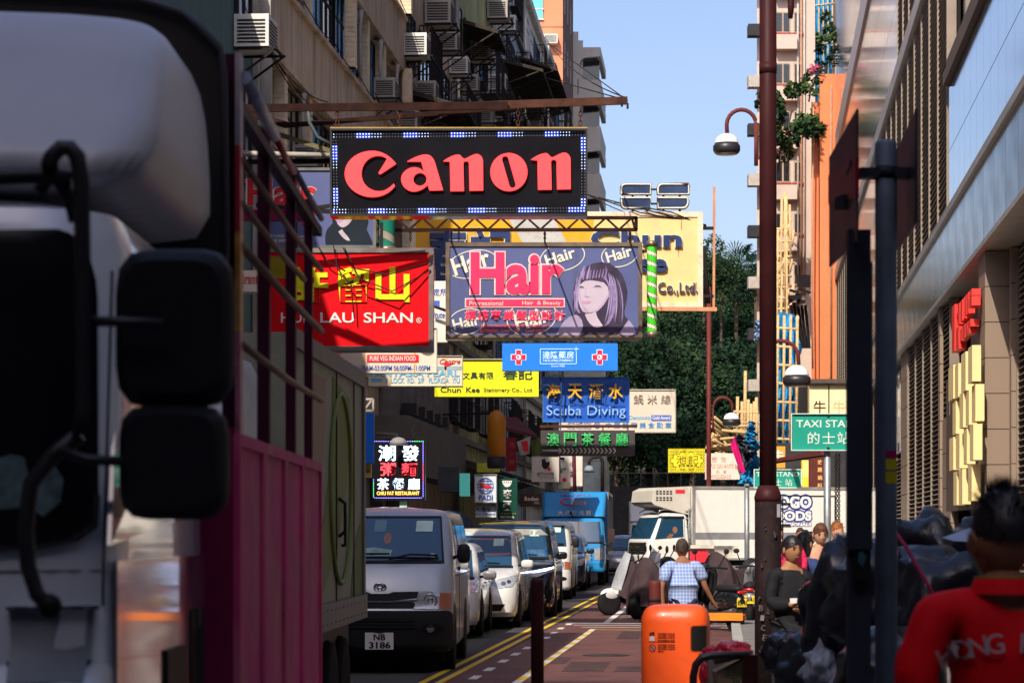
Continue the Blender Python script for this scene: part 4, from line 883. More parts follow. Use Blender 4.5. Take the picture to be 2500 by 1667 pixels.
for (x, y, h) in ((1655, 605, 24), (1662, 560, -30), (1600, 718, 14), (1698, 690, 20), (1640, 752, -12)): YS.poly([(x, y), (x + 3, y), (x + 2, y + h), (x + 1, y + h)], M('rust_stain', (.5, .2, .07), .8), 'rust_streak', -.009, .001)
nb = M('neon_tray', (.035, .055, .12), .15, var=.3, sc_=2)
for i, (x0, x1) in enumerate(((1517, 1588), (1606, 1681))):
    for j, (y0, y1) in enumerate(((451, 475), (484, 509))):
        r = 11; cyy = (y0 + y1) / 2
        if i == 0 and j == 0: pts = bez([(x0, y1), (x0, y0 + 10), ('c', x0, y0 + 3, x0 + 4, y0, x0 + 12, y0), (x1, y0), (x1, y1)], 4)
        elif i == 0: pts = bez([(x0, y0), (x1, y0), (x1, y1), (x0 + 12, y1), ('c', x0 + 4, y1, x0, y1 - 4, x0, y1 - 12)], 4)
        elif j == 0: pts = bez([(x1, y0), (x1, y1), (x0, y1), (x0, y0 + 12), ('c', x0, y0 + 4, x0 + 5, y0, x0 + 12, y0)], 4)
        else: pts = bez([(x0, y0), (x1 - 12, y0), ('c', x1, y0, x1, y1, x1 - 12, y1), (x0, y1)], 4)
        if i == 1 and j == 1: pts = bez([(x0, y0), (x1 - 6, y0), ('c', x1 + 1, y0, x1 + 1, y1, x1 - 14, y1), (x0, y1)], 6)
        f = YS.poly(pts, nb, 'neon_tray', .1, .16); mm_ = len(pts); g = MB(); pp = [(YS.X(a), -.07, YS.Z(b)) for a, b in pts]
        g.tube(pp + [pp[0], pp[1]], .022, 5, False); g.build('neon_tube', tube_, f)
        g = MB(); g.tube([(a * 1, -.02, b) for a, _, b in pp] + [pp[0]], .035, 4, False); g.build('tray_rim', rust, f)
g = MB()
for x in (1545, 1580, 1620, 1660): g.bar((YS.X(x), .05, YS.Z(475)), (YS.X(x), .05, YS.Z(484)), .05); g.bar((YS.X(x), .05, YS.Z(509)), (YS.X(x), .05, YS.Z(519)), .05)
for y in (462, 497): g.bar((YS.X(1588), .05, YS.Z(y)), (YS.X(1606), .05, YS.Z(y)), .04)
for j in range(3): g.tube([(YS.X(1420 + j * 40), -.0, YS.Z(470 + j * 12)), (YS.X(1560 + j * 40), -.1, YS.Z(520)), (YS.X(1725), .1, YS.Z(548 + j * 2))], .015, 4)
g.bar((YS.X(1716), .1, YS.Z(556)), (YS.X(1743), .1, YS.Z(556)), .07); g.bar((YS.X(1716), .1, YS.Z(722)), (YS.X(1743), .1, YS.Z(722)), .07)
g.build('strut', iron, YS.e)
g = MB(); g.bar((YS.X(1745), .1, YS.Z(455)), (YS.X(1743), .1, YS.Z(756)), .055); g.bar((YS.X(1560), 0, YS.Z(754)), (YS.X(1750), 0, YS.Z(755)), .09); g.build('post', M('orange_rust', (.55, .25, .13), .7, var=.2), YS.e)
g = MB()
for k in range(4): g.tube([(YS.X(1716 + k * 2), .1, YS.Z(600)), (YS.X(1722), .1, YS.Z(630)), (YS.X(1724 + k * 3), .1, YS.Z(740))], .03, 5)
g.build('cable', iron, YS.e)
# ---- red dessert shop sign
redp = M('red_acrylic', (.68, .002, .008), .5, var=.16, sc_=.8); ylw = M('sign_yellow', (.80, .72, .02), .5, var=.05); whl = M('sign_white', (.80, .75, .72), .5, var=.04)
RS = Sign('dessert_shop_sign', 'big red sign with yellow ideograms and the words HUI LAU SHAN', 640, 606, 1058, 856, 42, .5, 11, M('steel_frame', (.30, .26, .25), .35, .6, var=.2, sc_=2, dirt=(.15, .1, .08)), redp)
RS.rect(651, 626, 700, 680, M('dull_olive', (.25, .19, .01), .6), 'olive_patch')
for ch, x0, x1 in (('許', 708, 802), ('留', 822, 902), ('山', 917, 1000)): RS.text(ch, x0, 652, x1, 738, ylw, .035, y=-.002, th=.03)
RS.text('HUI', 686, 763, 746, 788, whl, .012, y=-.002); RS.text('LAU', 782, 763, 865, 788, whl, .012, y=-.002); RS.text('SHAN', 888, 763, 1008, 788, whl, .012, y=-.002)
g = MB(); ringpoly(g, RS, 1023, 782, 6.5, 6.5, 1.2); g.build('registered_ring', whl, RS.e); RS.text('R', 1020, 778, 1026, 786, whl, .0, th=.006)
g = MB(); k_ = RS
def wire(pts, r=.012): g.tube([(RS.X(x), y, RS.Z(z)) for x, y, z in pts], r, 4)
wire([(838, -.05, 606), (870, -.3, 660), (950, -.35, 676), (1056, -.05, 640)]); wire([(842, -.05, 606), (880, -.3, 685), (960, -.3, 715), (1052, -.05, 660)]); wire([(815, -.1, 600), (826, -.2, 660), (860, -.2, 700), (866, -.15, 780)]); wire([(780, -.1, 606), (800, -.15, 640), (845, -.2, 665)])
g.build('loose_wire', iron, RS.e)
g = MB(); g.bar((RS.X(640), -1.0, RS.Z(520)), (RS.X(1010), -.6, RS.Z(545)), .07); g.bar((RS.X(690), -1.3, RS.Z(545)), (RS.X(1180), -.9, RS.Z(470)), .06); g.bar((RS.X(930), .2, RS.Z(606)), (RS.X(930), .2, RS.Z(540)), .05); g.bar((RS.X(720), .2, RS.Z(606)), (RS.X(720), .2, RS.Z(540)), .05); g.build('support_bar', iron, RS.e)
# ---- small hanging signs below
crm = M('cream_panel', (.70, .62, .50), .5, var=.06, sc_=1, dirt=(.55, .3, .1), dirt_amt=.2, dirt_sc=1.2, streak=True); stain = M('rust_stain_soft', (.70, .40, .16), .6, var=.1); redl = M('sign_red', (.70, .03, .05), .5, var=.03); blul = M('print_blue', (.07, .14, .50), .5, var=.03); skyb = M('print_sky', (.14, .45, .72), .5, var=.03)
slim = M('slim_frame', (.45, .42, .37), .5, .2, var=.15)
IN = Sign('indian_restaurant_sign', 'cream sign reading PURE VEG INDIAN FOOD with opening hours', 770, 800, 1067, 911, 45.3, .2, 2, slim, crm)
for x in (887, 1010): IN.poly([(x, 805), (x + 7, 805), (x + 4, 908), (x + 1, 908)], stain, 'rust_streak', -.002, .003)
IN.rect(896, 866, 1022, 884, redl, 'red_label', -.006); IN.text('PURE VEG INDIAN FOOD', 903, 869, 1015, 881, whl, .01, y=-.015, th=.006); IN.text('SARANG', 898, 835, 1020, 860, redl, .02)
IN.text('11:00AM-03:00PM 06:00PM-11:00PM', 868, 892, 1050, 905, blul, .005); IN.text('71', 842, 886, 857, 897, blul, .005)
g = MB(); [ringpoly(g, IN, 818, 860, r_, r_, 2.5) for r_ in (4, 9, 14)]; g.build('spiral_mark', redl, IN.e)
FA = Sign('floor_sign', 'cream and blue sign with a blue arrow reading 9 LOCK RD. 2/F', 899, 868, 1130, 943, 48, .35, 2, slim, crm)
for x in (950, 1085): FA.poly([(x, 875), (x + 6, 875), (x + 4, 941), (x + 1, 941)], stain, 'rust_streak', -.002, .003)
FA.rect(1067, 894, 1128, 903, M('greyish_blue', (.35, .42, .5), .5), 'grey_band', -.001, .004)
FA.text('Centre', 1073, 876, 1124, 888, redl, .0, shear=.4); FA.poly([(1080, 886), (1110, 886), (1088, 896)], redl, 'red_mark', -.006)
FA.text('FANTASIA PEARL', 904, 903, 1122, 919, skyb, .02); FA.poly([(903, 927), (912, 920), (912, 924), (930, 924), (930, 931), (912, 931), (912, 934)], skyb, 'arrow'); FA.text('9  LOCK  RD.  2/F   FLORIDA  YIU', 941, 922, 1122, 935, skyb, .005)
for x in (924, 927, 930): FA.rect(x + 4, 924, x + 5, 931, skyb, 'arrow_bar')
yp = M('plain_yellow', (.80, .74, .02), .5, var=.06, sc_=.8, dirt=(.6, .5, .05), dirt_amt=.25, dirt_sc=1.2, streak=True); dgn = M('print_green', (.015, .06, .045), .5)
CK = Sign('stationery_sign', 'bright yellow sign reading Chun Kee Stationery Co., Ltd.', 1061, 878, 1315, 968, 54, .35, 0, None, yp)
CK.rect(1061, 876, 1318, 878, slim, 'top_trim', .0, .05); CK.text('春記', 1228, 900, 1300, 927, dgn, .01); CK.text('文具有限', 1128, 908, 1206, 926, dgn, .005, True)
CK.text('Chun', 1075, 945, 1125, 958, dgn, .012); CK.text('Kee', 1138, 945, 1171, 958, dgn, .012); CK.text('Stationery Co., Ltd.', 1181, 947, 1302, 959, dgn, .0)
bls = M('pharmacy_blue', (.01, .17, .72), .35, var=.1, sc_=.6, emit=.12, ecol=(.05, .3, 1)); ltb = M('pale_blue_print', (.55, .78, .92), .5, var=0, emit=.15)
PH = Sign('pharmacy_sign', 'wide blue lit sign with two red crosses reading TACK LONG PHARMACY', 1226, 838, 1508, 904, 51, .35, 0, None, bls)
for cx in (1266, 1464):
    def cross(r, w_, m, nm, y, th=.006): return PH.poly([(cx - w_, 872 - r), (cx + w_, 872 - r), (cx + w_, 872 - w_), (cx + r, 872 - w_), (cx + r, 872 + w_), (cx + w_, 872 + w_), (cx + w_, 872 + r), (cx - w_, 872 + r), (cx - w_, 872 + w_), (cx - r, 872 + w_), (cx - r, 872 - w_), (cx - w_, 872 - w_)], m, nm, y, th)
    cross(19, 7.5, ltb, 'cross_edge', -.002); cross(17.3, 6, M('cross_red', (.8, .02, .06), .5, emit=.1), 'cross', -.01)
    PH.poly(ell(cx, 872, 6.5, 6.5, 16), ltb, 'cross_disc', -.018, .004); PH.text('R', cx - 3.5, 868, cx + 3, 876, M('cross_red', (.8, .02, .06)), .01, y=-.024, th=.005)
g = MB()
for a_, c_ in (((1319, 852), (1398, 852)), ((1319, 888), (1406, 888)), ((1319, 852), (1319, 888)), ((1407, 858), (1407, 888)), ((1400, 852), (1413, 852)), ((1406.5, 847), (1406.5, 858))): g.bar((PH.X(a_[0]), -.006, PH.Z(a_[1])), (PH.X(c_[0]), -.006, PH.Z(c_[1])), .012)
g.build('label_outline', ltb, PH.e)
PH.text('達隆藥房', 1324, 857, 1402, 876, ltb, .008, True); PH.text('TACK LONG PHARMACY', 1325, 877, 1401, 883, ltb, .012); PH.text('Since1985', 1346, 891, 1379, 896, ltb, 0)
g = MB()
for i in range(24): x = 1230 + i * 11.5; g.tube([(PH.X(x), .1, PH.Z(838)), (PH.X(x + 4), .05, PH.Z(834 + (i * 7) % 4)), (PH.X(x + 12), .12, PH.Z(839))], .02, 4)
g.build('cable_tangle', iron, PH.e)
scb = M('scuba_blue', (.01, .10, .52), .4, var=.15, sc_=1.2); gold = M('gold_letter', (.75, .42, .03), .4, .2, var=.1); neon_w = M('neon_pale', (.30, .50, .80), .4, var=0)
SD = Sign('diving_sign', 'deep blue sign with gold ideograms and the words Scuba Diving', 1325, 920, 1537, 1030, 58, .3, 2, M('blue_frame', (.05, .2, .55), .4), scb)
for ch, x in (('海', 1333), ('天', 1386), ('潛', 1437), ('水', 1485)):
    SD.text(ch, x, 937, x + 35, 974, gold, .02, y=-.10, th=.04); 
SD.text('Scuba Diving', 1334, 990, 1527, 1021, neon_w, -.006, y=-.06, th=.02)
g = MB()
for i in range(9): g.bar((SD.X(1345 + i * 22), -.05, SD.Z(978)), (SD.X(1351 + i * 22), -.08, SD.Z(940)), .012); g.bar((SD.X(1335 + i * 20), -.05, SD.Z(980 + i % 3 * 4)), (SD.X(1365 + i * 20), -.05, SD.Z(984 + (i * 5) % 9)), .01)
for q in ((1367, 923, 1372, 938), (1437, 928, 1497, 921), (1325, 942, 1340, 940), (1370, 925, 1368, 1050)): g.bar((SD.X(q[0]), -.3, SD.Z(q[1])), (SD.X(q[2]), -.25, SD.Z(q[3])), .03)
g.build('neon_wiring', M('wiring_blue', (.03, .06, .16), .5), SD.e)
NO = Sign('noodle_sign', 'cream white sign with a blue Championship Gold Award line', 1365, 950, 1650, 1056, 66, .35, 3, slim, M('warm_white_panel', (.66, .55, .46), .5, var=.05))
NO.text('小鍋米線', 1508, 962, 1642, 986, M('hollow_letter', (.40, .34, .30), .5), -.006, True, y=-.01, th=.03); NO.rect(1590, 1013, 1639, 1027, blul, 'blue_label'); NO.text('Gold Award', 1593, 1015, 1636, 1024, whl, .01, y=-.014, th=.004)
NO.text('Championship', 1536, 1014, 1588, 1026, skyb, .01); NO.text('中國銀帶美食勳章', 1475, 1030, 1642, 1046, M('mid_blue_print', (.10, .30, .60), .5), .005, True)
NO.text('SING LUM KHUI', 1386, 1029, 1443, 1035, blul, .01); NO.text('RICE NOODLE', 1386, 1040, 1443, 1047, blul, .01)
g = MB(); ringpoly(g, NO, 1458, 1038, 8, 8, 2); ringpoly(g, NO, 1458, 1038, 4, 4, 1.5); g.build('seal', blul, NO.e)
MC = Sign('cafe_sign', 'long charcoal sign with speckled green ideograms above a row of pale chevrons', 1320, 1050, 1550, 1112, 62, .35, 0, None, M('charcoal_panel', (.07, .06, .065), .5, var=.1))
grl = M('green_bulbs', (.06, .45, .14), .5, var=.6, sc_=18, emit=.25, ecol=(.05, .6, .15))  # slight glow added to brighten the green letters
for i, ch in enumerate('澳門茶餐廳'): MC.text(ch, 1334 + i * 42, 1056, 1366 + i * 42, 1089, M('letter_tray', (.14, .11, .09), .5), .03, y=-.002, th=.04, nm='letter_tray'); MC.text(ch, 1334.5 + i * 42, 1056.5, 1365.5 + i * 42, 1088.5, grl, .005, y=-.045, th=.02)
for i in range(14):
    x = 1363 + i * 10.2; MC.poly([(x, 1093), (x + 4, 1093), (x + 9, 1100), (x + 4, 1107), (x, 1107), (x + 4.5, 1100)], M('chevron_lamp', (.52, .47, .42), .5, var=.3, sc_=2), 'chevron')
g = MB(); g.bar((MC.X(1318), 0, MC.Z(1041)), (MC.X(1556), 0, MC.Z(1040)), .07); [g.bar((MC.X(x), 0, MC.Z(1041)), (MC.X(x), 0, MC.Z(1050)), .03) for x in (1360, 1472, 1533)]; g.build('hanging_bar', rust, MC.e)
g = MB(); g.tube([(MC.X(1318), -.1, MC.Z(1100)), (MC.X(1366), -.1, MC.Z(1100))], .03, 6); g.build('pole', pipe_m, MC.e)
# ---- restaurant light sign low left
CF = Sign('restaurant_sign', 'black sign with glowing white and red ideograms reading CHIU FAT RESTAURANT', 908, 1072, 1038, 1221, 41, .3, 0, None, blk)
lw = M('lit_white', (.8, .9, 1), .4, var=0, emit=2.2, ecol=(.62, .82, 1)); lr = M('lit_red2', (.9, .05, .06), .4, var=0, emit=1.5, ecol=(1, .05, .07)); ly = M('lit_amber', (.9, .5, .1), .4, var=0, emit=1.6, ecol=(1, .5, .09))
for ch, x0, x1, y0, y1, m in (('潮', 924, 966, 1087, 1125, lw), ('發', 981, 1023, 1087, 1125, lw), ('粥', 929, 967, 1129, 1161, lr), ('麵', 980, 1019, 1129, 1161, lr), ('茶', 921, 950, 1167, 1195, lw), ('餐', 958, 988, 1167, 1195, lw), ('廳', 996, 1025, 1167, 1195, lw)): CF.text(ch, x0, y0, x1, y1, m, .012, th=.02)
CF.text('CHIU FAT RESTAURANT', 920, 1199, 1024, 1208, ly, .012)
pur = M('lamp_violet', (.2, .15, .8), .4, var=0, emit=3.0, ecol=(.22, .18, 1)); grn_ = M('lamp_green', (.1, .7, .2), .4, var=0, emit=2, ecol=(.1, .8, .3)); dk_ = M('lamp_dark', (.05, .05, .1), .4, var=0)
g = MB(); ln = [(915 + i * 4.2, 1077) for i in range(28)] + [(1033, 1077 + i * 4.2) for i in range(33)] + [(915 + i * 4.2, 1215) for i in range(28)] + [(912, 1170 + i * 4.2) for i in range(11)]
for i, (x, y) in enumerate(ln): g.m = 1 if (21 < i < 29 or i > 90) else (2 if 40 < i < 52 else 0); g.ball((CF.X(x), -.01, CF.Z(y)), 1.15 * CF.k, 6, 3)
g.build('border_lamp', [pur, grn_, M('lamp_redv', (.6, .1, .3), .4, var=0, emit=2, ecol=(.9, .1, .3))], CF.e, kind='stuff')
CF.hang([1010], 1040, iron, link_=True); CF.rect(975, 1223, 993, 1240, M('pale_note', (.4, .6, .52), .6), 'note', .1)
g = MB(); g.lathe([(.15, 0), (.14, .06), (.09, .11), (.03, .13)], (CF.X(975), -.35, CF.Z(1088)), 20); g.build('lamp_shade', M('grey_shade', (.25, .24, .24), .5), CF.e)
g = MB(); g.tube([(CF.X(975), -.35, CF.Z(1085) + .1), (CF.X(968), -.2, CF.Z(1062)), (CF.X(920), 0, CF.Z(1058))], .03, 6); g.build('lamp_arm', iron, CF.e)
# side sign in blue and yellow next to the box truck
VB = Sign('vertical_sign', 'narrow blue upright sign with a small white cross beside the green box truck', 876, 1008, 912, 1130, 36, .2, 0, None, M('flat_blue', (.01, .13, .60), .5, var=.05))
VB.rect(889, 1021, 894, 1023, whl, 'cross_bar'); VB.rect(890.5, 1018, 892.5, 1028, whl, 'cross_bar')
VY = Sign('small_sign', 'small yellow sign below the narrow blue upright sign', 880, 1131, 906, 1165, 36.2, .2, 0, None, M('butter_yellow', (.70, .52, .12), .5)); VY.text('ltd.', 886, 1145, 903, 1153, M('brown_ink', (.15, .08, .02), .5), 0, shear=.3)
FR = thing('metal_bracket_box', 'small pale metal frame with a cross brace beside the box truck top', 'bracket', W(900, 1002, 37)); g = MB()
for a_, c_ in (((889, 974), (911, 974)), ((889, 1002), (911, 1002)), ((911, 974), (911, 1002)), ((889, 974), (889, 1002)), ((891, 998), (906, 978))): g.bar(W(*a_, 37), W(*c_, 37), .03)
g.build('frame', pipe_m, FR, w=True)
# diving shop: hanging tank, round globe sign
DT = thing('hanging_diving_tank', 'huge orange air bottle with a dark foot hanging as a shop sign', 'shop sign', W(1212, 1140, 60)); r_ = 22.5 * 60 / FP; k6 = 60 / FP
g = MB(); g.lathe([(r_, 25 * k6), (r_, 112 * k6), (r_ * .96, 120 * k6), (r_ * .82, 128 * k6), (r_ * .55, 134 * k6), (r_ * .22, 137 * k6), (r_ * .18, 140 * k6)], n=28); g.build('bottle', M('tank_orange', (.62, .22, .01), .45, var=.06), DT)
g = MB(); g.lathe([(r_ * .9, -3 * k6), (r_ * 1.02, 2 * k6), (r_ * 1.02, 25 * k6)], n=28); g.build('foot', M('tank_foot', (.03, .03, .05), .5), DT); g = MB(); g.lathe([(.05, 140 * k6), (.06, 146 * k6), (.03, 150 * k6)], n=10); g.tube([(-.08, 0, 145 * k6), (.08, 0, 145 * k6)], .02, 6); g.build('valve', rust, DT)
g = MB(); g.bar(W(1080, 1012, 60.5), W(1212, 1008, 60.2), .05); g.bar(W(1212, 1008, 60.2), W(1212, 990, 60.2), .03); g.build('arm', iron, DT, w=True)
PD = Sign('diving_globe_sign', 'square white sign with a blue globe and the word PADI', 1158, 1157, 1213, 1227, 58, .3, 2, M('steel_thin', (.3, .3, .32), .4, .4), M('cold_white', (.62, .68, .75), .5, var=.04))
pbl = M('padi_blue', (.03, .08, .40), .5); g = MB(); ringpoly(g, PD, 1185.5, 1186, 20, 20, 1.6)
for rx in (7, 14): ringpoly(g, PD, 1185.5, 1186, rx, 19.5, 1.3)
for dy in (-12, -5, 3, 11): w_ = math.sqrt(max(0, 400 - dy * dy)); g.bar((PD.X(1185.5 - w_), -.006, PD.Z(1186 + dy)), (PD.X(1185.5 + w_), -.006, PD.Z(1186 + dy)), .014)
g.build('globe', pbl, PD.e); PD.poly([(1168, 1180), (1176, 1178), (1184, 1184), (1194, 1183), (1203, 1190), (1196, 1190), (1190, 1193), (1182, 1190), (1175, 1186)], redl, 'diver_mark', -.012); PD.text('PADI', 1169, 1208, 1203, 1221, pbl, .02)
KD = Sign('divers_sign', 'small white sign with ideograms ending in ky Divers', 1160, 1233, 1212, 1263, 58.2, .3, 1.5, M('steel_thin', (.3, .3, .32)), M('cold_white', (.62, .68, .75))); KD.text('天潛水', 1160, 1237, 1200, 1249, pbl, .005, True); KD.text('Sky Divers', 1160, 1251, 1208, 1259, pbl, .0)
MK = Sign('noodle_shop_sign', "dark green upright sign with white brush ideograms reading Mak's Noodle", 1215, 1167, 1263, 1268, 59, .3, 0, None, M('bottle_green', (.005, .05, .035), .5))
MK.text('麥', 1228, 1194, 1250, 1216, whl, .02); MK.text('奀', 1227, 1222, 1250, 1246, whl, .02); MK.text("Mak's Noodle", 1222, 1258, 1255, 1264, whl, .01); MK.text('·········', 1222, 1252, 1260, 1254, M('gold_letter', (.75, .42, .03)), .0)
MK.poly(bez([(1226, 1173), (1250, 1173), ('c', 1248, 1184, 1244, 1187, 1241, 1188), (1234, 1188), ('c', 1231, 1186, 1227, 1182, 1226, 1173)], 4), whl, 'bowl_mark')
for i in range(4): MK.poly([(1229 + i * 5, 1175), (1232 + i * 5, 1175), (1231 + i * 5, 1181)], M('bottle_green', (.005, .05, .035)), 'bowl_pattern', -.013, .003)
BX = thing('awning', 'dark blue round shop awning left of the small white divers sign', 'awning', W(1130, 1265, 56)); g = MB(); pr = []
for i in range(7): a = i * math.pi / 12; pr.append((.62 * math.sin(a), .5 * math.cos(a)))
c0 = W(1078, 1265, 57); vs = []; nn_ = len(pr)
for i, (o, z) in enumerate(pr):
    for s in (0, 1): vs.append((c0.x + o + s * .15, 57 - 3 + s * 4, c0.z - .3 + z))
g.add(vs + [(v[0] - .02, v[1], v[2] - .03) for v in vs], [(2 * i, 2 * i + 1, 2 * i + 3, 2 * i + 2) for i in range(nn_ - 1)] + [(2 * i + 2 * nn_, 2 * i + 2 + 2 * nn_, 2 * i + 3 + 2 * nn_, 2 * i + 1 + 2 * nn_) for i in range(nn_ - 1)], True)
g.prism([(c0.x + o, c0.z - .3 + z) for o, z in pr] + [(c0.x, c0.z - .3)], 53.95, 54.0); g.build('cloth', M('navy_awning', (.012, .025, .07), .7), BX, w=True)
TS = Sign('corner_light_box', 'box sign with a dim turquoise face beside the diving globe sign', 1122, 1155, 1146, 1210, 60, .8, 0, None, M('dim_turquoise', (.10, .42, .38), .4, var=.2, sc_=2, emit=.25, ecol=(.1, .55, .5)), yaw=.0)
TS2 = Sign('grey_box_sign', 'large dark grey box sign below the grey canopy', 1070, 1140, 1121, 1200, 60.5, 1.2, 0, None, M('box_grey', (.07, .065, .075), .6))
YA = Sign('yellow_striped_awning_sign', 'yellow green slanted sign strip above the diving globe sign', 1164, 1130, 1220, 1152, 64, .4, 0, None, M('yellow_green', (.50, .52, .06), .5, var=.3, sc_=4), yaw=0)
RO = Sign('saloon_sign', 'brown wooden sign reading Rodeo in pale letters', 1270, 1205, 1322, 1236, 72, .3, 0, None, M('brown_wood', (.07, .035, .025), .6)); RO.text('Rodeo', 1281, 1212, 1315, 1222, whl, .01); RO.text('1991', 1304, 1225, 1316, 1230, whl, 0)
# awnings, banners and lights in the dark left side
RA = thing('awning', 'dark red sloping awning behind the orange air bottle', 'awning', W(1260, 1050, 78)); g = MB(); a_, b_, c_, d_ = W(1215, 1018, 80), W(1262, 1018, 84), W(1312, 1062, 80), W(1225, 1040, 74)
g.add([a_, b_, c_, d_, a_ - Vector((0, 0, .1)), b_ - Vector((0, 0, .1)), c_ - Vector((0, 0, .1)), d_ - Vector((0, 0, .1))], [(0, 1, 2, 3), (7, 6, 5, 4), (0, 3, 7, 4), (3, 2, 6, 7), (2, 1, 5, 6)]); g.build('cloth', M('maroon_cloth', (.13, .015, .02), .8), RA, w=True)
VR = Sign('vertical_banner', 'dark red upright banner with faint ideograms behind the orange air bottle', 1234, 1068, 1261, 1150, 70, .05, 0, None, M('banner_red', (.18, .01, .02), .6)); VR.text('月', 1243, 1080, 1255, 1092, M('dim_pink', (.3, .1, .1), .6), 0); VR.text('心', 1243, 1100, 1255, 1112, M('dim_pink', (.3, .1, .1)), 0); VR.text('蝦', 1243, 1122, 1255, 1134, M('dim_pink', (.3, .1, .1)), 0)
def flag(name, label, pts, D, mat, amp=.06):
    t = thing(name, label, 'flag', W(*pts[0], D)); g = MB(); n = 6; P_ = [W(x, y, D) for x, y in pts]; vs = []
    for j in range(n + 1):
        for i in range(n + 1):
            u, v = i / n, j / n; p = (P_[0] * (1 - u) + P_[1] * u) * (1 - v) + (P_[3] * (1 - u) + P_[2] * u) * v; vs.append(p + Vector((0, amp * math.sin(u * 7 + v * 3), 0)))
    k = len(vs); f = [(j * (n + 1) + i, j * (n + 1) + i + 1, (j + 1) * (n + 1) + i + 1, (j + 1) * (n + 1) + i) for j in range(n) for i in range(n)]
    g.add(vs, f, True); g.build('cloth', mat, t, w=True); return t
fl = flag('hanging_flag', 'white flag with a red emblem hanging beside the orange air bottle', [(1262, 1078), (1296, 1064), (1292, 1108), (1270, 1112)], 60, M('flag_white', (.5, .48, .45), .8)); g = MB(); g.prism([(W(1272, 0, 59.8).x, W(0, 1078, 59.8).z), (W(1288, 0, 59.8).x, W(0, 1075, 59.8).z), (W(1291, 0, 59.8).x, W(0, 1102, 59.8).z), (W(1278, 0, 59.8).x, W(0, 1102, 59.8).z)], 59.75, 59.78); g.build('emblem', redl, fl, w=True)
flag('hanging_flag', 'green and yellow flag beside the charcoal cafe sign', [(1296, 1076), (1318, 1066), (1326, 1106), (1300, 1114)], 60.5, M('flag_green', (.12, .16, .05), .8))
# signs lower middle
dimw = M('dim_white_panel', (.50, .45, .40), .55, var=.08)
CR = Sign('rooster_sign', 'pale sign with a black rooster and small ideograms under the cafe sign', 1298, 1112, 1365, 1176, 72, .3, 1, slim, dimw)
CR.poly(bez([(1322, 1122), (1330, 1119), (1334, 1128), (1342, 1126), ('c', 1344, 1136, 1338, 1140, 1332, 1146), (1326, 1142), ('c', 1320, 1138, 1324, 1130, 1322, 1122)], 4), M('ink', (.02, .02, .02), .6), 'rooster_mark'); CR.poly(ell(1340, 1144, 4.5, 5, 12), redl, 'red_fan'); CR.text('澳門大排檔', 1310, 1152, 1352, 1160, M('grey_ink', (.2, .19, .2), .6), 0); CR.text('Sei Sei Dong', 1318, 1163, 1352, 1167, M('grey_ink', (.2, .19, .2)), 0)
CQ = Sign('upright_menu_sign', 'white upright sign with green and maroon ideograms behind a rusty pole', 1366, 1108, 1424, 1188, 76, .3, 2, M('maroon_frame', (.12, .02, .05), .5), M('clean_white', (.62, .60, .54), .5)); CQ.text('八', 1368, 1122, 1380, 1130, M('ink_green', (.05, .15, .08), .6), .01); CQ.text('三潤粥', 1368, 1142, 1382, 1147, M('ink_green', (.05, .15, .08)), 0); CQ.text('雲', 1368, 1148, 1374, 1154, M('ink_green', (.05, .15, .08)), 0); CQ.text('小', 1391, 1126, 1403, 1138, M('ink_maroon', (.2, .02, .06), .6), .02); CQ.text('菜', 1391, 1150, 1404, 1165, M('ink_maroon', (.2, .02, .06)), .02); CQ.poly(ell(1378, 1171, 5.5, 5.5, 14), redl, 'red_seal'); CQ.rect(1366, 1116, 1378, 1122, M('ink', (.02, .02, .02)), 'dark_label')
g = MB(); g.tube([W(1401, 1105, 74), W(1403, 1200, 74)], .06, 7); CQp = thing('thin_pole', 'thin rusty maroon pole in front of the white upright sign', 'pole', W(1402, 1300, 74)); g.build('shaft', M('maroon_pole_far', (.09, .015, .03), .6), CQp, w=True)
CG = Sign('grey_box_sign', 'plain grey box below the white upright sign', 1362, 1176, 1392, 1192, 71, .4, 0, None, M('box_taupe', (.10, .09, .075), .7))
BK = thing('white_shed_wall', 'pale blue white building block with a small stair in the far dark street', 'building', W(1450, 1300, 120)); g = MB(); g.box(W(1424, 0, 120).x, W(1470, 0, 120).x, 120, 124, 0, W(0, 1128, 120).z); g.build('wall', M('bluish_white', (.50, .58, .56), .7), BK, w=True)
g = MB(); g.prism([(W(1471, 0, 120).x, 0), (W(1487, 0, 120).x, 0), (W(1487, 0, 120).x, W(0, 1152, 120).z), (W(1478, 0, 120).x, W(0, 1146, 120).z), (W(1471, 0, 120).x, W(0, 1134, 120).z)], 119.5, 124); g.build('end_wall', M('taupe_wall', (.30, .27, .25), .8), BK, w=True)
LB = thing('wall_building', 'pale grey wall rising behind the blue diving sign', 'building', W(1440, 1300, 130)); g = MB(); g.prism([(W(1375, 0, 130).x, 4), (W(1480, 0, 130).x, 4), (W(1480, 0, 130).x, W(0, 930, 130).z), (W(1473, 0, 130).x, W(0, 918, 130).z), (W(1465, 0, 130).x, W(0, 906, 130).z), (W(1375, 0, 130).x, W(0, 906, 130).z)], 129, 134); g.build('wall', M('pale_render', (.45, .44, .38), .8, dirt=(.3, .28, .25)), LB, w=True)
LP = thing('hanging_lamp', 'grey dome street lamp hanging over the far street below the cafe sign', 'street lamp', W(1438, 1150, 70)); g = MB(); g.ball(W(1438, 1148, 70), 12.5 * 70 / FP, 16, 5, sz=1.05, half=True); g.build('dome', M('grey_dome', (.22, .26, .30), .5), LP, w=True)
g = MB(); g.tube([W(1438, 1136, 70), W(1438, 1126, 70), W(1446, 1116, 70), W(1466, 1115, 70), W(1471, 1128, 70), W(1471, 1200, 70)], .05, 6); g.build('arm', iron, LP, w=True)
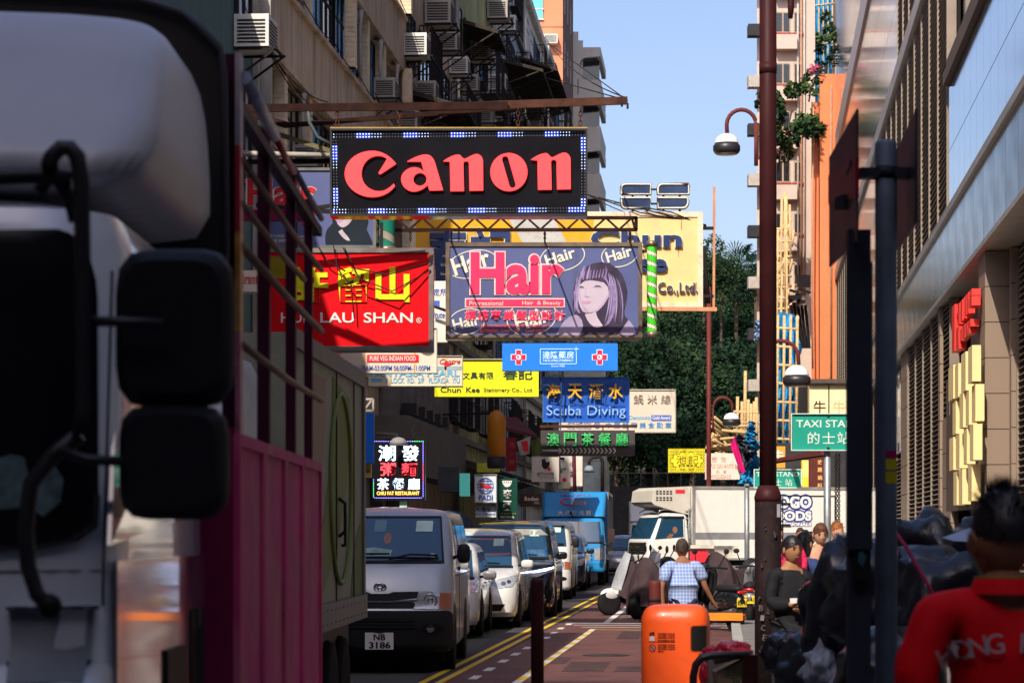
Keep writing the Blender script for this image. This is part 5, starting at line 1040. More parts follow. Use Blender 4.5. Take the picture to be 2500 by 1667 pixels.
g = MB(); g.lathe([(.15, -.03), (.13, .0)], W(1438, 1150, 70), 14); g.build('rim', iron, LP, w=True)
# ---- right of the street
YG = Sign('cake_shop_sign', 'small yellow sign with curly clouds round two ideograms', 1632, 1095, 1721, 1153, 80, .3, 0, None, M('lemon', (.78, .68, .03), .5, var=.05))
ink = M('olive_ink', (.20, .16, .02), .6); g = MB()
rnd = random.Random(4)
for i in range(15):
    for j in range(8):
        x, y = 1635 + i * 6.1, 1099 + j * 7.1
        if (abs(x - 1677) / 40) ** 2 + (abs(y - 1124) / 22) ** 2 > 1: ringpoly(g, YG, x, y, 3.4, 3.4, .6, n=9, clip=(1632, 1095, 1721, 1153)); 
for a in range(10):
    t = a * math.pi / 5; cx, cy = 1677 + 33 * math.cos(t), 1124 + 16 * math.sin(t); pp = [(YG.X(cx + 8 * math.cos(t + u)), -.006, YG.Z(cy + 6.5 * math.sin(t + u))) for u in [-1.3 + k * .43 for k in range(7)]]; g.tube(pp, .012, 4)
g.build('cloud_pattern', ink, YG.e, kind='stuff'); YG.text('池', 1651, 1111, 1675, 1132, ink, .0); YG.text('記', 1681, 1111, 1705, 1132, ink, 0); YG.text('飲·粉·麵·飯·粥', 1656, 1133, 1702, 1139, ink, 0)
WO = Sign('wholesale_sign', 'white slanting sign with faded orange letters ending in WHOLESALE', 1722, 1106, 1806, 1170, 97, .3, 0, None, M('warm_cream', (.72, .62, .55), .5, var=.05), yaw=0)
of = M('faded_orange', (.62, .36, .24), .6, var=.1); WO.text('懋安', 1733, 1114, 1778, 1128, of, .0, True); WO.text('WUI ON ANTS &', 1727, 1132, 1800, 1143, of, .02); WO.text('批發', 1744, 1147, 1778, 1155, of, 0, True); WO.text('WHOLESALE', 1728, 1158, 1784, 1167, of, .01)
PB = flag('magenta_banner', 'leaning magenta banner above the white wholesale sign', [(1783, 1086), (1795, 1062), (1819, 1150), (1810, 1158)], 96, M('magenta_cloth', (.62, .01, .16), .6), .1)
# scaffolding bundles
def poles(name, label, segs_, r, mat=bam, D=100):
    t = thing(name, label, 'bamboo scaffolding', W(segs_[0][0], segs_[0][1], D)); g = MB()
    for s_ in segs_: g.tube([W(s_[0], s_[1], D + (s_[4] if len(s_) > 4 else 0)), W(s_[2], s_[3], D + (s_[5] if len(s_) > 5 else 0))], r, 5)
    g.build('bamboo_pole', mat, t, w=True, kind='stuff'); return t
rnd = random.Random(9); ss = []
for i in range(11): ss.append((1744 + i * 1.5 - (i % 3) * 5, 1018 + i * 11, 1796 + i * 2 - (i % 4) * 8, 1062 + i * 7 + (i % 2) * 8, rnd.uniform(-1, 1), rnd.uniform(0, 3)))
for i in range(8): ss.append((1740 - i * 2.2, 1058 + i * 5, 1775 - i * 2, 1102 - i * .6, 0, 2))
ss += [(1741, 1073, 1800, 1068), (1762, 1050, 1838, 1058), (1790, 1040, 1840, 1040), (1740, 1090, 1790, 1085)]
poles('bamboo_stack', 'fan of tilted bamboo poles below the white globe lamp', ss, .06, D=98)
ss = [(1800, 1072, 1801, 968), (1811, 1080, 1812, 980), (1818, 1090, 1820, 905), (1825, 1090, 1827, 975), (1833, 1100, 1834, 985), (1840, 1090, 1842, 980), (1848, 1100, 1847, 970)]
for y in (1005, 1030, 1050, 1073): ss.append((1790, y, 1852, y + 3))
poles('bamboo_scaffold', 'upright bamboo scaffold left of the maroon pole', ss, .07, D=100)
ss = [(1905, y0, 1909, y0 - 240) for y0 in (900, 720)] + [(1922, 1100, 1920, 480), (1908, 1190, 1907, 700), (1897, 900, 1899, 560), (1916, 760, 1917, 470), (1930, 640, 1928, 500)]
for y in range(560, 1180, 28): ss.append((1888 - (y % 3) * 4, y, 1925 + (y % 5) * 4, y + rnd.uniform(-5, 5)))
for i in range(22): x = rnd.uniform(1890, 1935); y = rnd.uniform(560, 740); ss.append((x, y, x + rnd.uniform(-22, 22), y + rnd.uniform(-45, 45)))
for y in range(800, 1090, 45): ss.append((1884, y, 1948, y + 4, -11, -11))
ss += [(1896 + i * 16, 1100, 1899 + i * 16, 770, -11, -11) for i in range(4)]
poles('bamboo_scaffold', 'tall bamboo scaffold in front of the cream flats right of the maroon pole', ss, .075, D=130)
sh = thing('drying_rack', 'tangle of dark racks and stored poles under the cream flats balcony', 'rack', W(1945, 760, 128)); g = MB()
for i in range(14): x = rnd.uniform(1925, 1955); y = rnd.uniform(705, 745); g.bar(W(x, y, 128), W(x + rnd.uniform(8, 24), y + rnd.uniform(-6, 10), 127), .12)
for i in range(5): g.bar(W(1930 + i * 9, 745, 128), W(1948 + i * 7, 850, 128.5), .12)
for i in range(6): g.bar(W(1948, 672 + i * 5, 128), W(1976, 674 + i * 5, 127), .1)
g.build('rack_bar', iron, sh, w=True, kind='stuff')
def tarp_sheet(name, label, pts, D, mat=tarp, amp=.6, seed=0, n=24):
    t = thing(name, label, 'tarpaulin', W(*pts[0], D)); g = MB(); P_ = [W(x, y, D) for x, y in pts]; vs = []
    for j in range(n + 1):
        for i in range(n + 1):
            u, v = i / n, j / n; p = (P_[0] * (1 - u) + P_[1] * u) * (1 - v) + (P_[3] * (1 - u) + P_[2] * u) * v
            d = noise.noise((u * 5 + seed, v * 3, seed)) * amp + noise.noise((u * 12, v * 14, seed)) * amp * .4; e = noise.noise((u * 3, v * 6 + seed, 9)) * amp * .5; vs.append(p + Vector((e, d - abs(math.sin(u * 9)) * amp * .5, 0)))
    g.add(vs, [(j * (n + 1) + i, j * (n + 1) + i + 1, (j + 1) * (n + 1) + i + 1, (j + 1) * (n + 1) + i) for j in range(n) for i in range(n)], True)
    g.build('sheet', mat, t, w=True); return t
tarp_sheet('blue_tarpaulin', 'long blue tarpaulin hanging right of the maroon pole', [(1900, 760), (1952, 775), (1942, 1085), (1886, 1100)], 120, seed=1)
tarp_sheet('blue_tarpaulin', 'narrow upper blue tarpaulin with a torn edge on the scaffold', [(1886, 790), (1908, 760), (1905, 960), (1884, 1000)], 121, seed=2)
tarp_sheet('blue_tarpaulin', 'blue tarpaulin bundled at the foot of the scaffold left of the maroon pole', [(1824, 1090), (1852, 1080), (1852, 1186), (1800, 1180)], 99, seed=3, amp=.5)
tarp_sheet('blue_tarpaulin', 'pointed strip of blue tarpaulin among the upright bamboo', [(1829, 1030), (1834, 1028), (1848, 1085), (1812, 1100)], 98, seed=4)
tarp_sheet('striped_cloth', 'blue and white striped cloth peeping out left of the maroon pole', [(1845, 785), (1852, 780), (1852, 835), (1840, 830)], 121, M('stripe_cloth', (.3, .42, .65), .7, var=.5, sc_=6), seed=5)
tarp_sheet('dark_cloth_bundle', 'dark rolled plastic sheet behind the magenta banner', [(1797, 1064), (1806, 1060), (1840, 1100), (1818, 1150)], 97, M('dark_plastic', (.03, .04, .07), .4), seed=6)
# rooftop plants
def plant(label, x, y, D, r, n, seed, droop=1.0, mats=None):
    t = thing('rooftop_plant', label, 'plant', W(x, y, D)); g = crown_mesh('foliage', r, r * droop, n, seed, mats or [leaf[1], leaf[0], leaf[3]], .16 * r / 1.5 + .08, 12); inst('foliage', g, t)
    s = MB(); s.tube([(0, 0, -r * droop), (.1, 0, 0), (.3, 0, r * .4)], .05, 5); s.build('stem', bark, t)
plant('large drooping bush on the flats right of the maroon pole', 1922, 300, 140, 1.9, 1500, 41, 1.5); plant('small bush behind the upper maroon pole', 1900, 370, 141, 1.0, 500, 42, 1.2); plant('loose bush in front of the blue netting', 1998, 90, 185, 1.7, 800, 43, 1.1); plant('little shrub on the orange tower roof', 1975, 215, 140, .8, 350, 44)
plant('flowering pot plant with pink blooms on the orange tower roof', 1995, 172, 140, .55, 260, 45, .8, [leaf[1], M('pink_bloom', (.6, .1, .2), .6)])
plant('dark climbing stem plant rising from the orange tower roof', 2016, 150, 140.5, .7, 300, 46, 2.2, [leaf[2]])
# beef restaurant signs and taxi signs
CW = Sign('beef_sign', 'pair of cream panels with the dark ideogram for beef on the orange tower', 1974, 938, 2090, 1020, 113, .4, 2, M('brass_edge', (.4, .3, .15), .5), M('cream_lit', (.80, .66, .40), .5, var=.05))
CW.text('牛', 1986, 978, 2016, 1008, M('brown_black', (.06, .03, .02), .5), .01); CW.text('牛', 2034, 978, 2062, 1008, M('pale_gold_ink', (.55, .42, .22), .5), .0); CW.rect(2022, 940, 2025, 1018, M('brown_black', (.06, .03, .02)), 'divider')
g = MB(); g.box(CW.X(1972), CW.X(2092), -.3, .3, CW.Z(936), CW.Z(926)); g.build('hood', M('dark_bronze', (.09, .07, .06), .5), CW.e)
OW = Sign('beef_sign', 'small orange upright sign with the white ideogram for beef low beside the maroon pole', 1880, 1089, 1917, 1142, 95, .3, 0, None, M('lit_orange_panel', (.75, .33, .05), .5, var=.04)); OW.text('牛', 1886, 1098, 1913, 1124, whl, .03)
VS = Sign('hotpot_sign', 'brown upright sign with small gold ideograms in a column', 1976, 1098, 2016, 1196, 95, .3, 0, None, M('brown_panel', (.11, .03, .025), .5)); [VS.text(c, 1996, 1122 + i * 19, 2007, 1133 + i * 19, M('gold_ink', (.8, .45, .15), .5, emit=.2), .01) for i, c in enumerate('放題鍋料')]
LS = Sign('lit_column_sign', 'bright yellow striped lit strip between the taxi sign and the brown sign', 1958, 1123, 1976, 1196, 96, .3, 0, None, M('yellow_strip', (.8, .5, .05), .5, emit=.3)); [LS.rect(1961 + i * 5, 1125, 1963 + i * 5, 1165, M('pale_strip', (.85, .75, .4), .5, emit=.3), 'lamp_strip') for i in range(3)]
DG = thing('dark_shop_canopy', 'charcoal shop canopy behind the taxi stand signs', 'canopy', W(1930, 1080, 97)); g = MB(); g.box(W(1888, 0, 97).x, W(2095, 0, 97).x, 97.5, 99, W(0, 1190, 97).z, W(0, 1080, 97).z); g.build('face', M('charcoal', (.04, .04, .045)), DG, w=True)
g = MB(); g.bar(W(1892, 1124, 60), W(2012, 1104, 40), .08); g.build('red_trim', M('deep_red', (.25, .01, .02), .4), DG, w=True); g = MB(); g.bar(W(1892, 1128, 60.2), W(2016, 1108, 40.2), .07); g.build('black_trim', iron, DG, w=True)
tg = M('taxi_green', (.005, .30, .22), .45, var=.05); tw_ = M('reflective_white', (.62, .72, .66), .5, var=.05); galv = M('galvanised', (.30, .33, .35), .45, .6, var=.15, sc_=8)
def taxi(label, x0, y0, x1, y1, D, txt, cj, px):
    S = Sign('taxi_stand_sign', label, x0, y0, x1, y1, D, .03, 2, tw_, tg, cat='street sign', group='taxi stand signs')
    S.text('TAXI STAND', *txt, tw_, .012, th=.004); S.text('的士站', *cj, tw_, .005, True, th=.004)
    g = MB(); g.tube([(S.X(px), .09, -W(0, y1, D).z + .13), (S.X(px), .09, S.Z(y0) - .03)], .045, 10); g.build('post', galv, S.e)
    for y in (y0 + 6, y1 - 6): g = MB(); g.ball((S.X(px), -.005, S.Z(y)), .018, 8, 4); g.build('bolt', frame_d, S.e)
    return S
taxi('nearer green TAXI STAND sign on its grey post, cut by the dark pole', 1931, 1009, 2117, 1100, 30, (1944, 1025, 2106, 1043), (1968, 1053, 2078, 1085), 2022)
taxi('smaller green TAXI STAND sign half behind the maroon pole', 1840, 1145, 1957, 1191, 52, (1846, 1151, 1951, 1163), (1862, 1168, 1938, 1186), 1892)
GP = thing('grey_post', 'slim galvanised post with a bracket in front of the white lorry', 'post', W(1823, 1300, 58)); g = MB(); g.tube([W(1823, 1182, 58), W(1824, 1460, 58)], .06, 8); g.box(W(1818, 0, 58).x, W(1828, 0, 58).x, 57.9, 58.1, W(0, 1186, 58).z, W(0, 1180, 58).z); g.build('shaft', galv, GP, w=True)
# ---- red ideogram sign and cream light boxes on the granite bay
RC = thing('red_wall_sign', 'bright red raised ideograms mounted on the louvred bay above the cream boxes', 'shop sign', (0, 0, 0), 0); RC.location = absm(RB.e) @ Vector((RB.s_(53), 0, 5.6)); RC.rotation_euler = (0, 0, RB.e.rotation_euler[2])
rdm = M('sign_scarlet', (.85, .035, .025), .45, var=.05); g = MB()
iv = absm(RC).inverted(); M2 = absm(RB.e)
def rbx(mb, x0, x1, y0, y1, o0, o1):
    """box on the right facade given by photo x of its street face (o1 metres proud) and y at its near edge"""
    w_ = .17 if o1 > .44 else .13; o1 = o1 * .55; o0 = o1 - w_
    Ya = FP * (4.5 - o1 * 1) / (x1 - 1850); Yb = FP * (4.5 - o1) / (x0 - 1850); zt = EH + (HZ - y0) / FP * Ya; zb = EH + (HZ - y1) / FP * Ya
    vs = [M2 @ Vector((RB.s_(Y), o, z)) for z in (zb, zt) for o in (o0, o1) for Y in (Ya, Yb)]
    mb.add([iv @ v for v in vs], [(0, 2, 3, 1), (4, 5, 7, 6), (0, 1, 5, 4), (2, 6, 7, 3), (0, 4, 6, 2), (1, 3, 7, 5)])
for a in ((2324, 2331, 742, 855, .05, .45), (2338, 2343, 738, 790, .05, .4), (2334, 2341, 796, 850, .05, .45), (2345, 2350, 730, 782, .05, .42), (2350, 2355, 724, 776, .05, .38), (2356, 2360, 718, 768, .05, .42), (2361, 2365, 712, 764, .05, .42),
          (2367, 2373, 704, 720, .05, .5), (2366, 2373, 722, 745, .05, .5), (2343, 2349, 800, 830, .05, .4), (2350, 2356, 790, 822, .05, .42), (2357, 2362, 786, 815, .05, .42), (2363, 2370, 778, 796, .05, .48), (2360, 2366, 800, 812, .05, .5), (2331, 2345, 756, 764, .05, .38), (2345, 2362, 742, 750, .05, .36), (2334, 2350, 822, 830, .05, .36)):
    g = MB(); rbx(g, *a); g.build('stroke', rdm, RC)
LBx = thing('light_box_stack', 'stack of staggered cream light boxes beside the granite pier', 'light boxes', RC.location.copy(), 0); LBx.rotation_euler = RC.rotation_euler; LBx.location.z = 2
iv = absm(LBx).inverted(); cy_ = M('cream_box', (.80, .62, .30), .5, var=.05, sc_=1.5); g = None
for a in ((2316, 2328, 890, 972, .0, .5), (2331, 2340, 886, 968, .0, .45), (2347, 2358, 857, 952, .0, .55), (2364, 2374, 842, 930, .0, .6), (2326, 2334, 978, 1058, .0, .45), (2343, 2352, 956, 1042, .0, .55), (2358, 2366, 952, 1036, .0, .5), (2373, 2382, 937, 1027, .0, .5),
          (2318, 2328, 1066, 1146, .0, .48), (2334, 2343, 1058, 1142, .0, .5), (2353, 2361, 1046, 1132, .0, .5), (2368, 2377, 1034, 1122, .0, .6), (2328, 2336, 1150, 1232, .0, .45), (2341, 2350, 1144, 1230, .0, .5), (2364, 2373, 1132, 1222, .0, .55)):
    g = MB(); rbx(g, *a); g.build('light_box', cy_, LBx)
g = MB(); rbx(g, 2310, 2390, 870, 1240, -.05, .0); g.build('backing_rail', M('rail_brown', (.12, .08, .06), .6), LBx)
CH = thing('hanging_chain', 'long dark double chain hanging beside the granite corner', 'chain', W(2034, 1100, 60)); g = MB()
for k, x in enumerate((2041, 2048)):
    for j in range(34): p = W(x, 1108 + j * 6, 60); u = (1, 0) if j % 2 else (0, 1); g.tube([p + Vector((math.cos(t) * .03 * u[0], math.cos(t) * .03 * u[1], math.sin(t) * .045)) for t in [q * math.pi / 3 for q in range(7)]], .014, 4, False)
g.build('link', iron, CH, w=True, kind='stuff')
# white sign behind the red one
WB = Sign('institute_sign', 'white sign with blue script between the red sign and the hair sign', 1058, 686, 1092, 835, 50, .3, 0, None, M('paper_white', (.70, .66, .6), .5)); WB.text('定所', 1057, 704, 1091, 722, blul, 0, True); WB.rect(1059, 734, 1073, 750, blul, 'blue_square'); WB.text('itute', 1058, 762, 1086, 776, blul, 0, shear=.3)
g = MB(); g.tube([W(1050, 745, 49.7), W(1100, 762, 49.7)], .03, 5); g.build('cable', iron, WB.e, w=True)
BRN = Sign('dining_sign', 'pale slanting sign with a fragment of red rounded letters behind the truck cage', 586, 660, 650, 712, 30, .3, 0, None, crm, yaw=0); BRN.text('Branto', 588, 668, 640, 692, redl, .0)
# wires across the street
def wire_thing(label, pts, r=.012):
    t = thing('overhead_wire', label, 'cable', pts[0]); g = MB(); P_ = []; a, c, sag = pts
    for i in range(13): u = i / 12; P_.append(a * (1 - u) + c * u - Vector((0, 0, sag * 4 * u * (1 - u))))
    g.tube(P_, r, 4); g.build('wire', iron, t, w=True)
wire_thing('thin cable from the weathered house to the end of the iron beam', (W(1330, 90, 90), W(1530, 240, 40), .3)); wire_thing('cable slung over the beige house front near its first pier', (W(585, -10, 44), W(800, 250, 46), .4)); wire_thing('second cable crossing the beige house front lower down', (W(640, 90, 44), W(900, 330, 52), .5))
wire_thing('third cable looping from the beige house to the black sign', (W(640, 100, 44), W(1000, 420, 60), .8)); wire_thing('stay cable from the rusty yellow sign up to the grey balconies', (W(1435, 475, 60), W(1700, 548, 57), .2)); wire_thing('wire over the noodle sign towards the trees', (W(1560, 895, 66), W(1640, 950, 66), .05))
# ---- street lamps
mar = M('maroon_paint', (.045, .010, .012), .5, var=.2, sc_=4, dirt=(.04, .015, .015), dirt_amt=.3, dirt_sc=4); mar2 = M('maroon_paint_lit', (.13, .028, .026), .5, var=.12)  # second maroon is the same paint lightened as if sunlit
lampw = M('lamp_white', (.86, .84, .80), .35, var=.04); lampb = M('lamp_band', (.02, .02, .025), .4)
def lamp_head(t, c, r, par='lamp_head'):
    g = MB(); g.ball(c, r, 22, 7, sz=.82, half=True); o = g.build(par, lampw, t, w=True)
    g = MB(); g.lathe([(r * 1.02, -.02), (r * 1.14, -.06), (r * 1.14, -.16), (r * 1.0, -.22)], c, 22); g.build('band', lampb, o, w=True)
    g = MB(); g.lathe([(r * .9, -.24), (r * .85, -.2)], c, 20); g.build('lens', M('lamp_lens', (.5, .42, .32), .3), o, w=True)
SL = thing('street_lamp', 'tall maroon lamp post with a high and a low white globe head', 'street lamp', (5.55, 53, 0))
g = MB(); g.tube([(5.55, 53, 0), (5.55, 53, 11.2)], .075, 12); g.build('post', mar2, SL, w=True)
D_ = 53
g = MB(); cx_, cz_ = W(1812, 312, D_), 0
arc = [W(1846, 405, D_), W(1846, 300, D_)] + [W(1810 + 36 * math.cos(a), 305 - 37 * math.sin(a), D_) for a in [i * math.pi / 10 for i in range(11)]] + [W(1775, 325, D_)]
g.tube(arc, .045, 7); g.bar(W(1846, 315, D_), W(1856, 315, D_), .06); g.bar(W(1846, 385, D_), W(1856, 385, D_), .06); g.build('arm', mar2, SL, w=True); lamp_head(SL, W(1774, 350, D_), 29 * D_ / FP)
arc = [W(1886, 838, D_), W(1900, 832, D_), W(1920, 833, D_), W(1938, 843, D_), W(1948, 862, D_), W(1950, 890, D_)]
g = MB(); g.tube(arc, .045, 7); g.build('arm', mar2, SL, w=True); lamp_head(SL, W(1945, 916, D_), 30 * D_ / FP)
S3 = thing('street_lamp', 'slender far maroon lamp post with a small white globe head above the bamboo', 'street lamp', W(1730, 1300, 86)); D_ = 86
g = MB(); g.tube([(W(1730, 0, D_).x, D_, 0), W(1731, 700, D_)], .085, 9); g.build('post', mar2, S3, w=True)
arc = [W(1741, 1055, D_), W(1741, 990, D_)] + [W(1765 + -23 * math.cos(a), 992 - 22 * math.sin(a), D_) for a in [i * math.pi / 8 for i in range(9)]] + [W(1788, 1003, D_)]
g = MB(); g.tube(arc, .05, 6); [g.bar(W(1731, y, D_), W(1741, y, D_), .05) for y in (998, 1020, 1045)]; g.build('arm', mar2, S3, w=True); lamp_head(S3, W(1786, 1023, D_), 19.5 * D_ / FP)
# ================================================================ VEHICLES
def outline(yf, yr, w, rf, bul, rr=.08):
    pts = [];
    for i in range(7): x = (w - rf) * i / 6; pts.append((x, yf + bul * (x / w) ** 2))
    yb = pts[-1][1]
    for i in range(1, 6): a = i / 6 * math.pi / 2; pts.append((w - rf + rf * math.sin(a), yb + rf * (1 - math.cos(a))))
    for i in range(9): pts.append((w, yb + rf + (yr - rr - yb - rf) * i / 8))
    for i in range(1, 4): a = i / 3 * math.pi / 2; pts.append((w - rr + rr * math.cos(a), yr - rr + rr * math.sin(a)))
    pts.append((0, yr)); L = [(-x, y) for x, y in pts[1:-1]][::-1]; return pts + L
def body_mesh(name, levels, mat, mats2=None):
    g = MB(); n = None; vs = []; fs = []
    for (z, yf, yr, w, rf, bul, *zz) in levels:
        o = outline(yf, yr, w, rf, bul); n = len(o)
        for x, y in o: vs.append((x, y, z + (zz[0] * (1 - (x / w) ** 2) if zz else 0)))
    for i in range(len(levels) - 1):
        for j in range(n): fs.append((i * n + j, i * n + (j + 1) % n, (i + 1) * n + (j + 1) % n, (i + 1) * n + j))
    k = (len(levels) - 1) * n; h = n // 2
    for i in range(h): a, b_, c, d = i, i + 1, (n - i - 1) % n, (n - i) % n; fs.append((k + a, k + b_, k + c, k + d) if a != d else (k + a, k + b_, k + c))
    fs.append(tuple(range(n))[::-1]); g.add(vs, [f for f in fs if len(set(f)) > 2], True); return g
class Veh:
    def __init__(s, name, label, cat, x, D, rz, levels, mat, group=None, X=None, bname='body'):
        s.t = thing(name, label, cat, ((x - CX) / FP * D if X is None else X, D, 0), rz, group)
        g = body_mesh(bname, levels, mat); s.bvh = BVHTree.FromPolygons([Vector(v) for v in g.v], [list(f) for f in g.f]); me = g.mesh(bname, mat)
        try: me.set_sharp_from_angle(angle=R(38))
        except Exception: pass
        s.body = link(bname, me, s.t)
    def patch(s, poly, ax, mat, name, off=.006, th=.012, par=None, step=.05, bvh=None):
        """a thin plate laid on the body: ax 'f' front view (x,z), 'r' right side (y,z), 'l' left side, 't' top (x,y)"""
        bv = bvh or s.bvh; pts = []
        for i in range(len(poly)):
            a, b_ = Vector(poly[i]), Vector(poly[(i + 1) % len(poly)]); m = max(1, int((b_ - a).length / step)); pts += [a + (b_ - a) * k / m for k in range(m)]
        nb = len(pts); xs = [p.x for p in pts]; ys = [p.y for p in pts]; x = min(xs) + step
        def inside(q):
            c = False
            for i in range(nb):
                a, b_ = pts[i], pts[i - 1]
                if (a.y > q.y) != (b_.y > q.y) and q.x < (b_.x - a.x) * (q.y - a.y) / (b_.y - a.y) + a.x: c = not c
            return c
        inner = []
        while x < max(xs):
            y = min(ys) + step
            while y < max(ys):
                q = Vector((x, y))
                if inside(q) and min((q - p).length for p in pts) > step * .45: inner.append(q)
                y += step
            x += step
        vs2, _, fs2, *_ = geometry.delaunay_2d_cdt(pts + inner, [(i, (i + 1) % nb) for i in range(nb)], [], 1, 1e-5)
        O = {'f': lambda p: (Vector((p.x, -5, p.y)), Vector((0, 1, 0))), 'r': lambda p: (Vector((5, p.x, p.y)), Vector((-1, 0, 0))), 'l': lambda p: (Vector((-5, p.x, p.y)), Vector((1, 0, 0))), 't': lambda p: (Vector((p.x, p.y, 5)), Vector((0, 0, -1)))}[ax]
        top = []; bot = []; last = None
        for p in vs2:
            o, d = O(p); loc, nrm, _, _ = bv.ray_cast(o, d)
            if loc is None: loc = last if last else o + d * 5; nrm = -d; 
            last = loc
            if nrm.dot(d) > 0: nrm = -nrm
            nn = (nrm - d).normalized(); top.append(loc + nn * off); bot.append(loc + nn * (off - th))
        n = len(top); g = MB(); fs = [tuple(f) for f in fs2] + [tuple(i + n for i in reversed(f)) for f in fs2]
        for i in range(nb): fs.append((i, (i + 1) % nb, (i + 1) % nb + n, i + n))
        g.add(top + bot, fs, True); me = g.mesh(name, mat)
        try: me.set_sharp_from_angle(angle=R(50))
        except Exception: pass
        return link(name, me, par or s.t)
    def text(s, t, x0, x1, z0, z1, mat, ax='f', bold=0, off=.012, em=False, nm='lettering', par=None):
        g = MB(); T = {'f': (lambda a, b_: (Vector((a, -5, b_)), Vector((0, 1, 0)))), 'r': (lambda a, b_: (Vector((5, a, b_)), Vector((-1, 0, 0))))}[ax]
        def fn(a, y, b_):
            o, d = T(a, b_); loc, nr, _, _ = s.bvh.ray_cast(o, d); loc = loc or o + d * 5; return loc - d * (off + abs(y) * .3)
        put_text(g, t, x0, x1, z0, z1, 0, .01, bold, 0, em, fn=fn); return g.build(nm, mat, par or s.t)
tyre = M('tyre_rubber', (.012, .012, .013), .8, var=.2); rimm = M('alloy_rim', (.35, .35, .36), .3, .9); blp = M('black_plastic', (.018, .018, .02), .5, var=.15)
blgl = M('car_glass', (.012, .055, .11), .04, var=0, spec=1.0, coat=.6); chrome = M('chrome', (.6, .62, .65), .1, 1, var=0); lens = M('lamp_glass', (.42, .43, .45), .15, .25, var=.3, sc_=14, coat=1); amber = M('amber_lens', (.35, .10, .05), .2, var=.1, coat=.6)  # blue of the reflected sky is put into the car glass colour
ccream = M('plate_white', (.70, .70, .68), .5, var=.03); pblack = M('plate_black', (.01, .01, .01), .5, var=0)
def wheel(t, x, y, r, w=.19, nsp=7, sgn=1, rim_=None):
    g = MB(); g.lathe([(r * .62, -w / 2), (r * .95, -w / 2), (r, -w * .35), (r, w * .35), (r * .95, w / 2), (r * .62, w / 2)], n=28, ax='x'); o = g.build('wheel', tyre, t); o.location = (x, y, r)
    g = MB(); g.lathe([(r * .64, -w * .3), (r * .64, w * .42), (r * .58, w * .44), (r * .56, w * .25), (r * .2, w * .2), (r * .16, w * .38), (.01, w * .4)], n=22, ax='x')
    for i in range(nsp): a = 2 * math.pi * i / nsp; g.bar((w * .34, 0, 0), (w * .36, math.cos(a) * r * .6, math.sin(a) * r * .6), r * .13, .03)
    if sgn < 0: g.T = None; g.v = [(-a, b_, c) for a, b_, c in g.v]
    g.build('rim', rim_ or rimm, o); return o
def rrect(x0, x1, z0, z1, r=.04, n=4):
    o = []
    for cx, cz, a0 in ((x1 - r, z1 - r, 0), (x0 + r, z1 - r, 90), (x0 + r, z0 + r, 180), (x1 - r, z0 + r, 270)):
        for i in range(n + 1): a = R(a0 + 90 * i / n); o.append((cx + r * math.cos(a), cz + r * math.sin(a)))
    return o
def arch(v, y, r, side='r', mat=blp): v.patch([(y + r * math.cos(a), max(.16, r * .92 + r * math.sin(a))) for a in [2 * math.pi * i / 22 for i in range(22)]], side, mat, 'wheel_arch', .004, .012)
def mirror_c(v, x, y, z, mat, sx=.1, sz=.09, sgn=1, arm=True):
    g = MB(); n = 20; vs = []
    for t_, s_ in ((-.05, .55), (-.035, .85), (0, 1), (.04, 1), (.05, .9)):
        for j in range(n): a = 2 * math.pi * j / n; c_, q_ = math.cos(a), math.sin(a); k_ = (abs(c_) ** 3.4 + abs(q_) ** 3.4) ** (-1 / 3.4); vs.append((x + sx * s_ * c_ * k_, y + t_, z + sz * s_ * q_ * k_))
    g.add(vs, [(i * n + j, i * n + (j + 1) % n, (i + 1) * n + (j + 1) % n, (i + 1) * n + j) for i in range(4) for j in range(n)] + [tuple(range(n))[::-1], tuple(range(4 * n, 5 * n))], True); o = g.build('wing_mirror', mat, v.t)
    if arm: g = MB(); g.bar((x - sgn * sx, y, z - sz * .3), (x - sgn * (sx + .12), y + .03, z - sz * .7), .05, .04); g.build('mirror_arm', blp, o)
def plate(v, x, z, l1, l2=None, w=.30, h=.2):
    g = MB(); loc, *_ = v.bvh.ray_cast(Vector((x, -5, z)), Vector((0, 1, 0))); y = (loc.y if loc else 0) - .03
    g.box(x - w / 2, x + w / 2, y, y + .02, z - h / 2, z + h / 2); o = g.build('number_plate', ccream, v.t)
    g = MB()
    if l2: put_text(g, l1, x - w * .2, x + w * .22, z + h * .04, z + h * .42, y, .004, .03); put_text(g, l2, x - w * .36, x + w * .4, z - h * .44, z - h * .04, y, .004, .03)
    else: put_text(g, l1, x - w * .42, x + w * .42, z - h * .3, z + h * .3, y, .004, .03)
    g.build('plate_lettering', pblack, o)
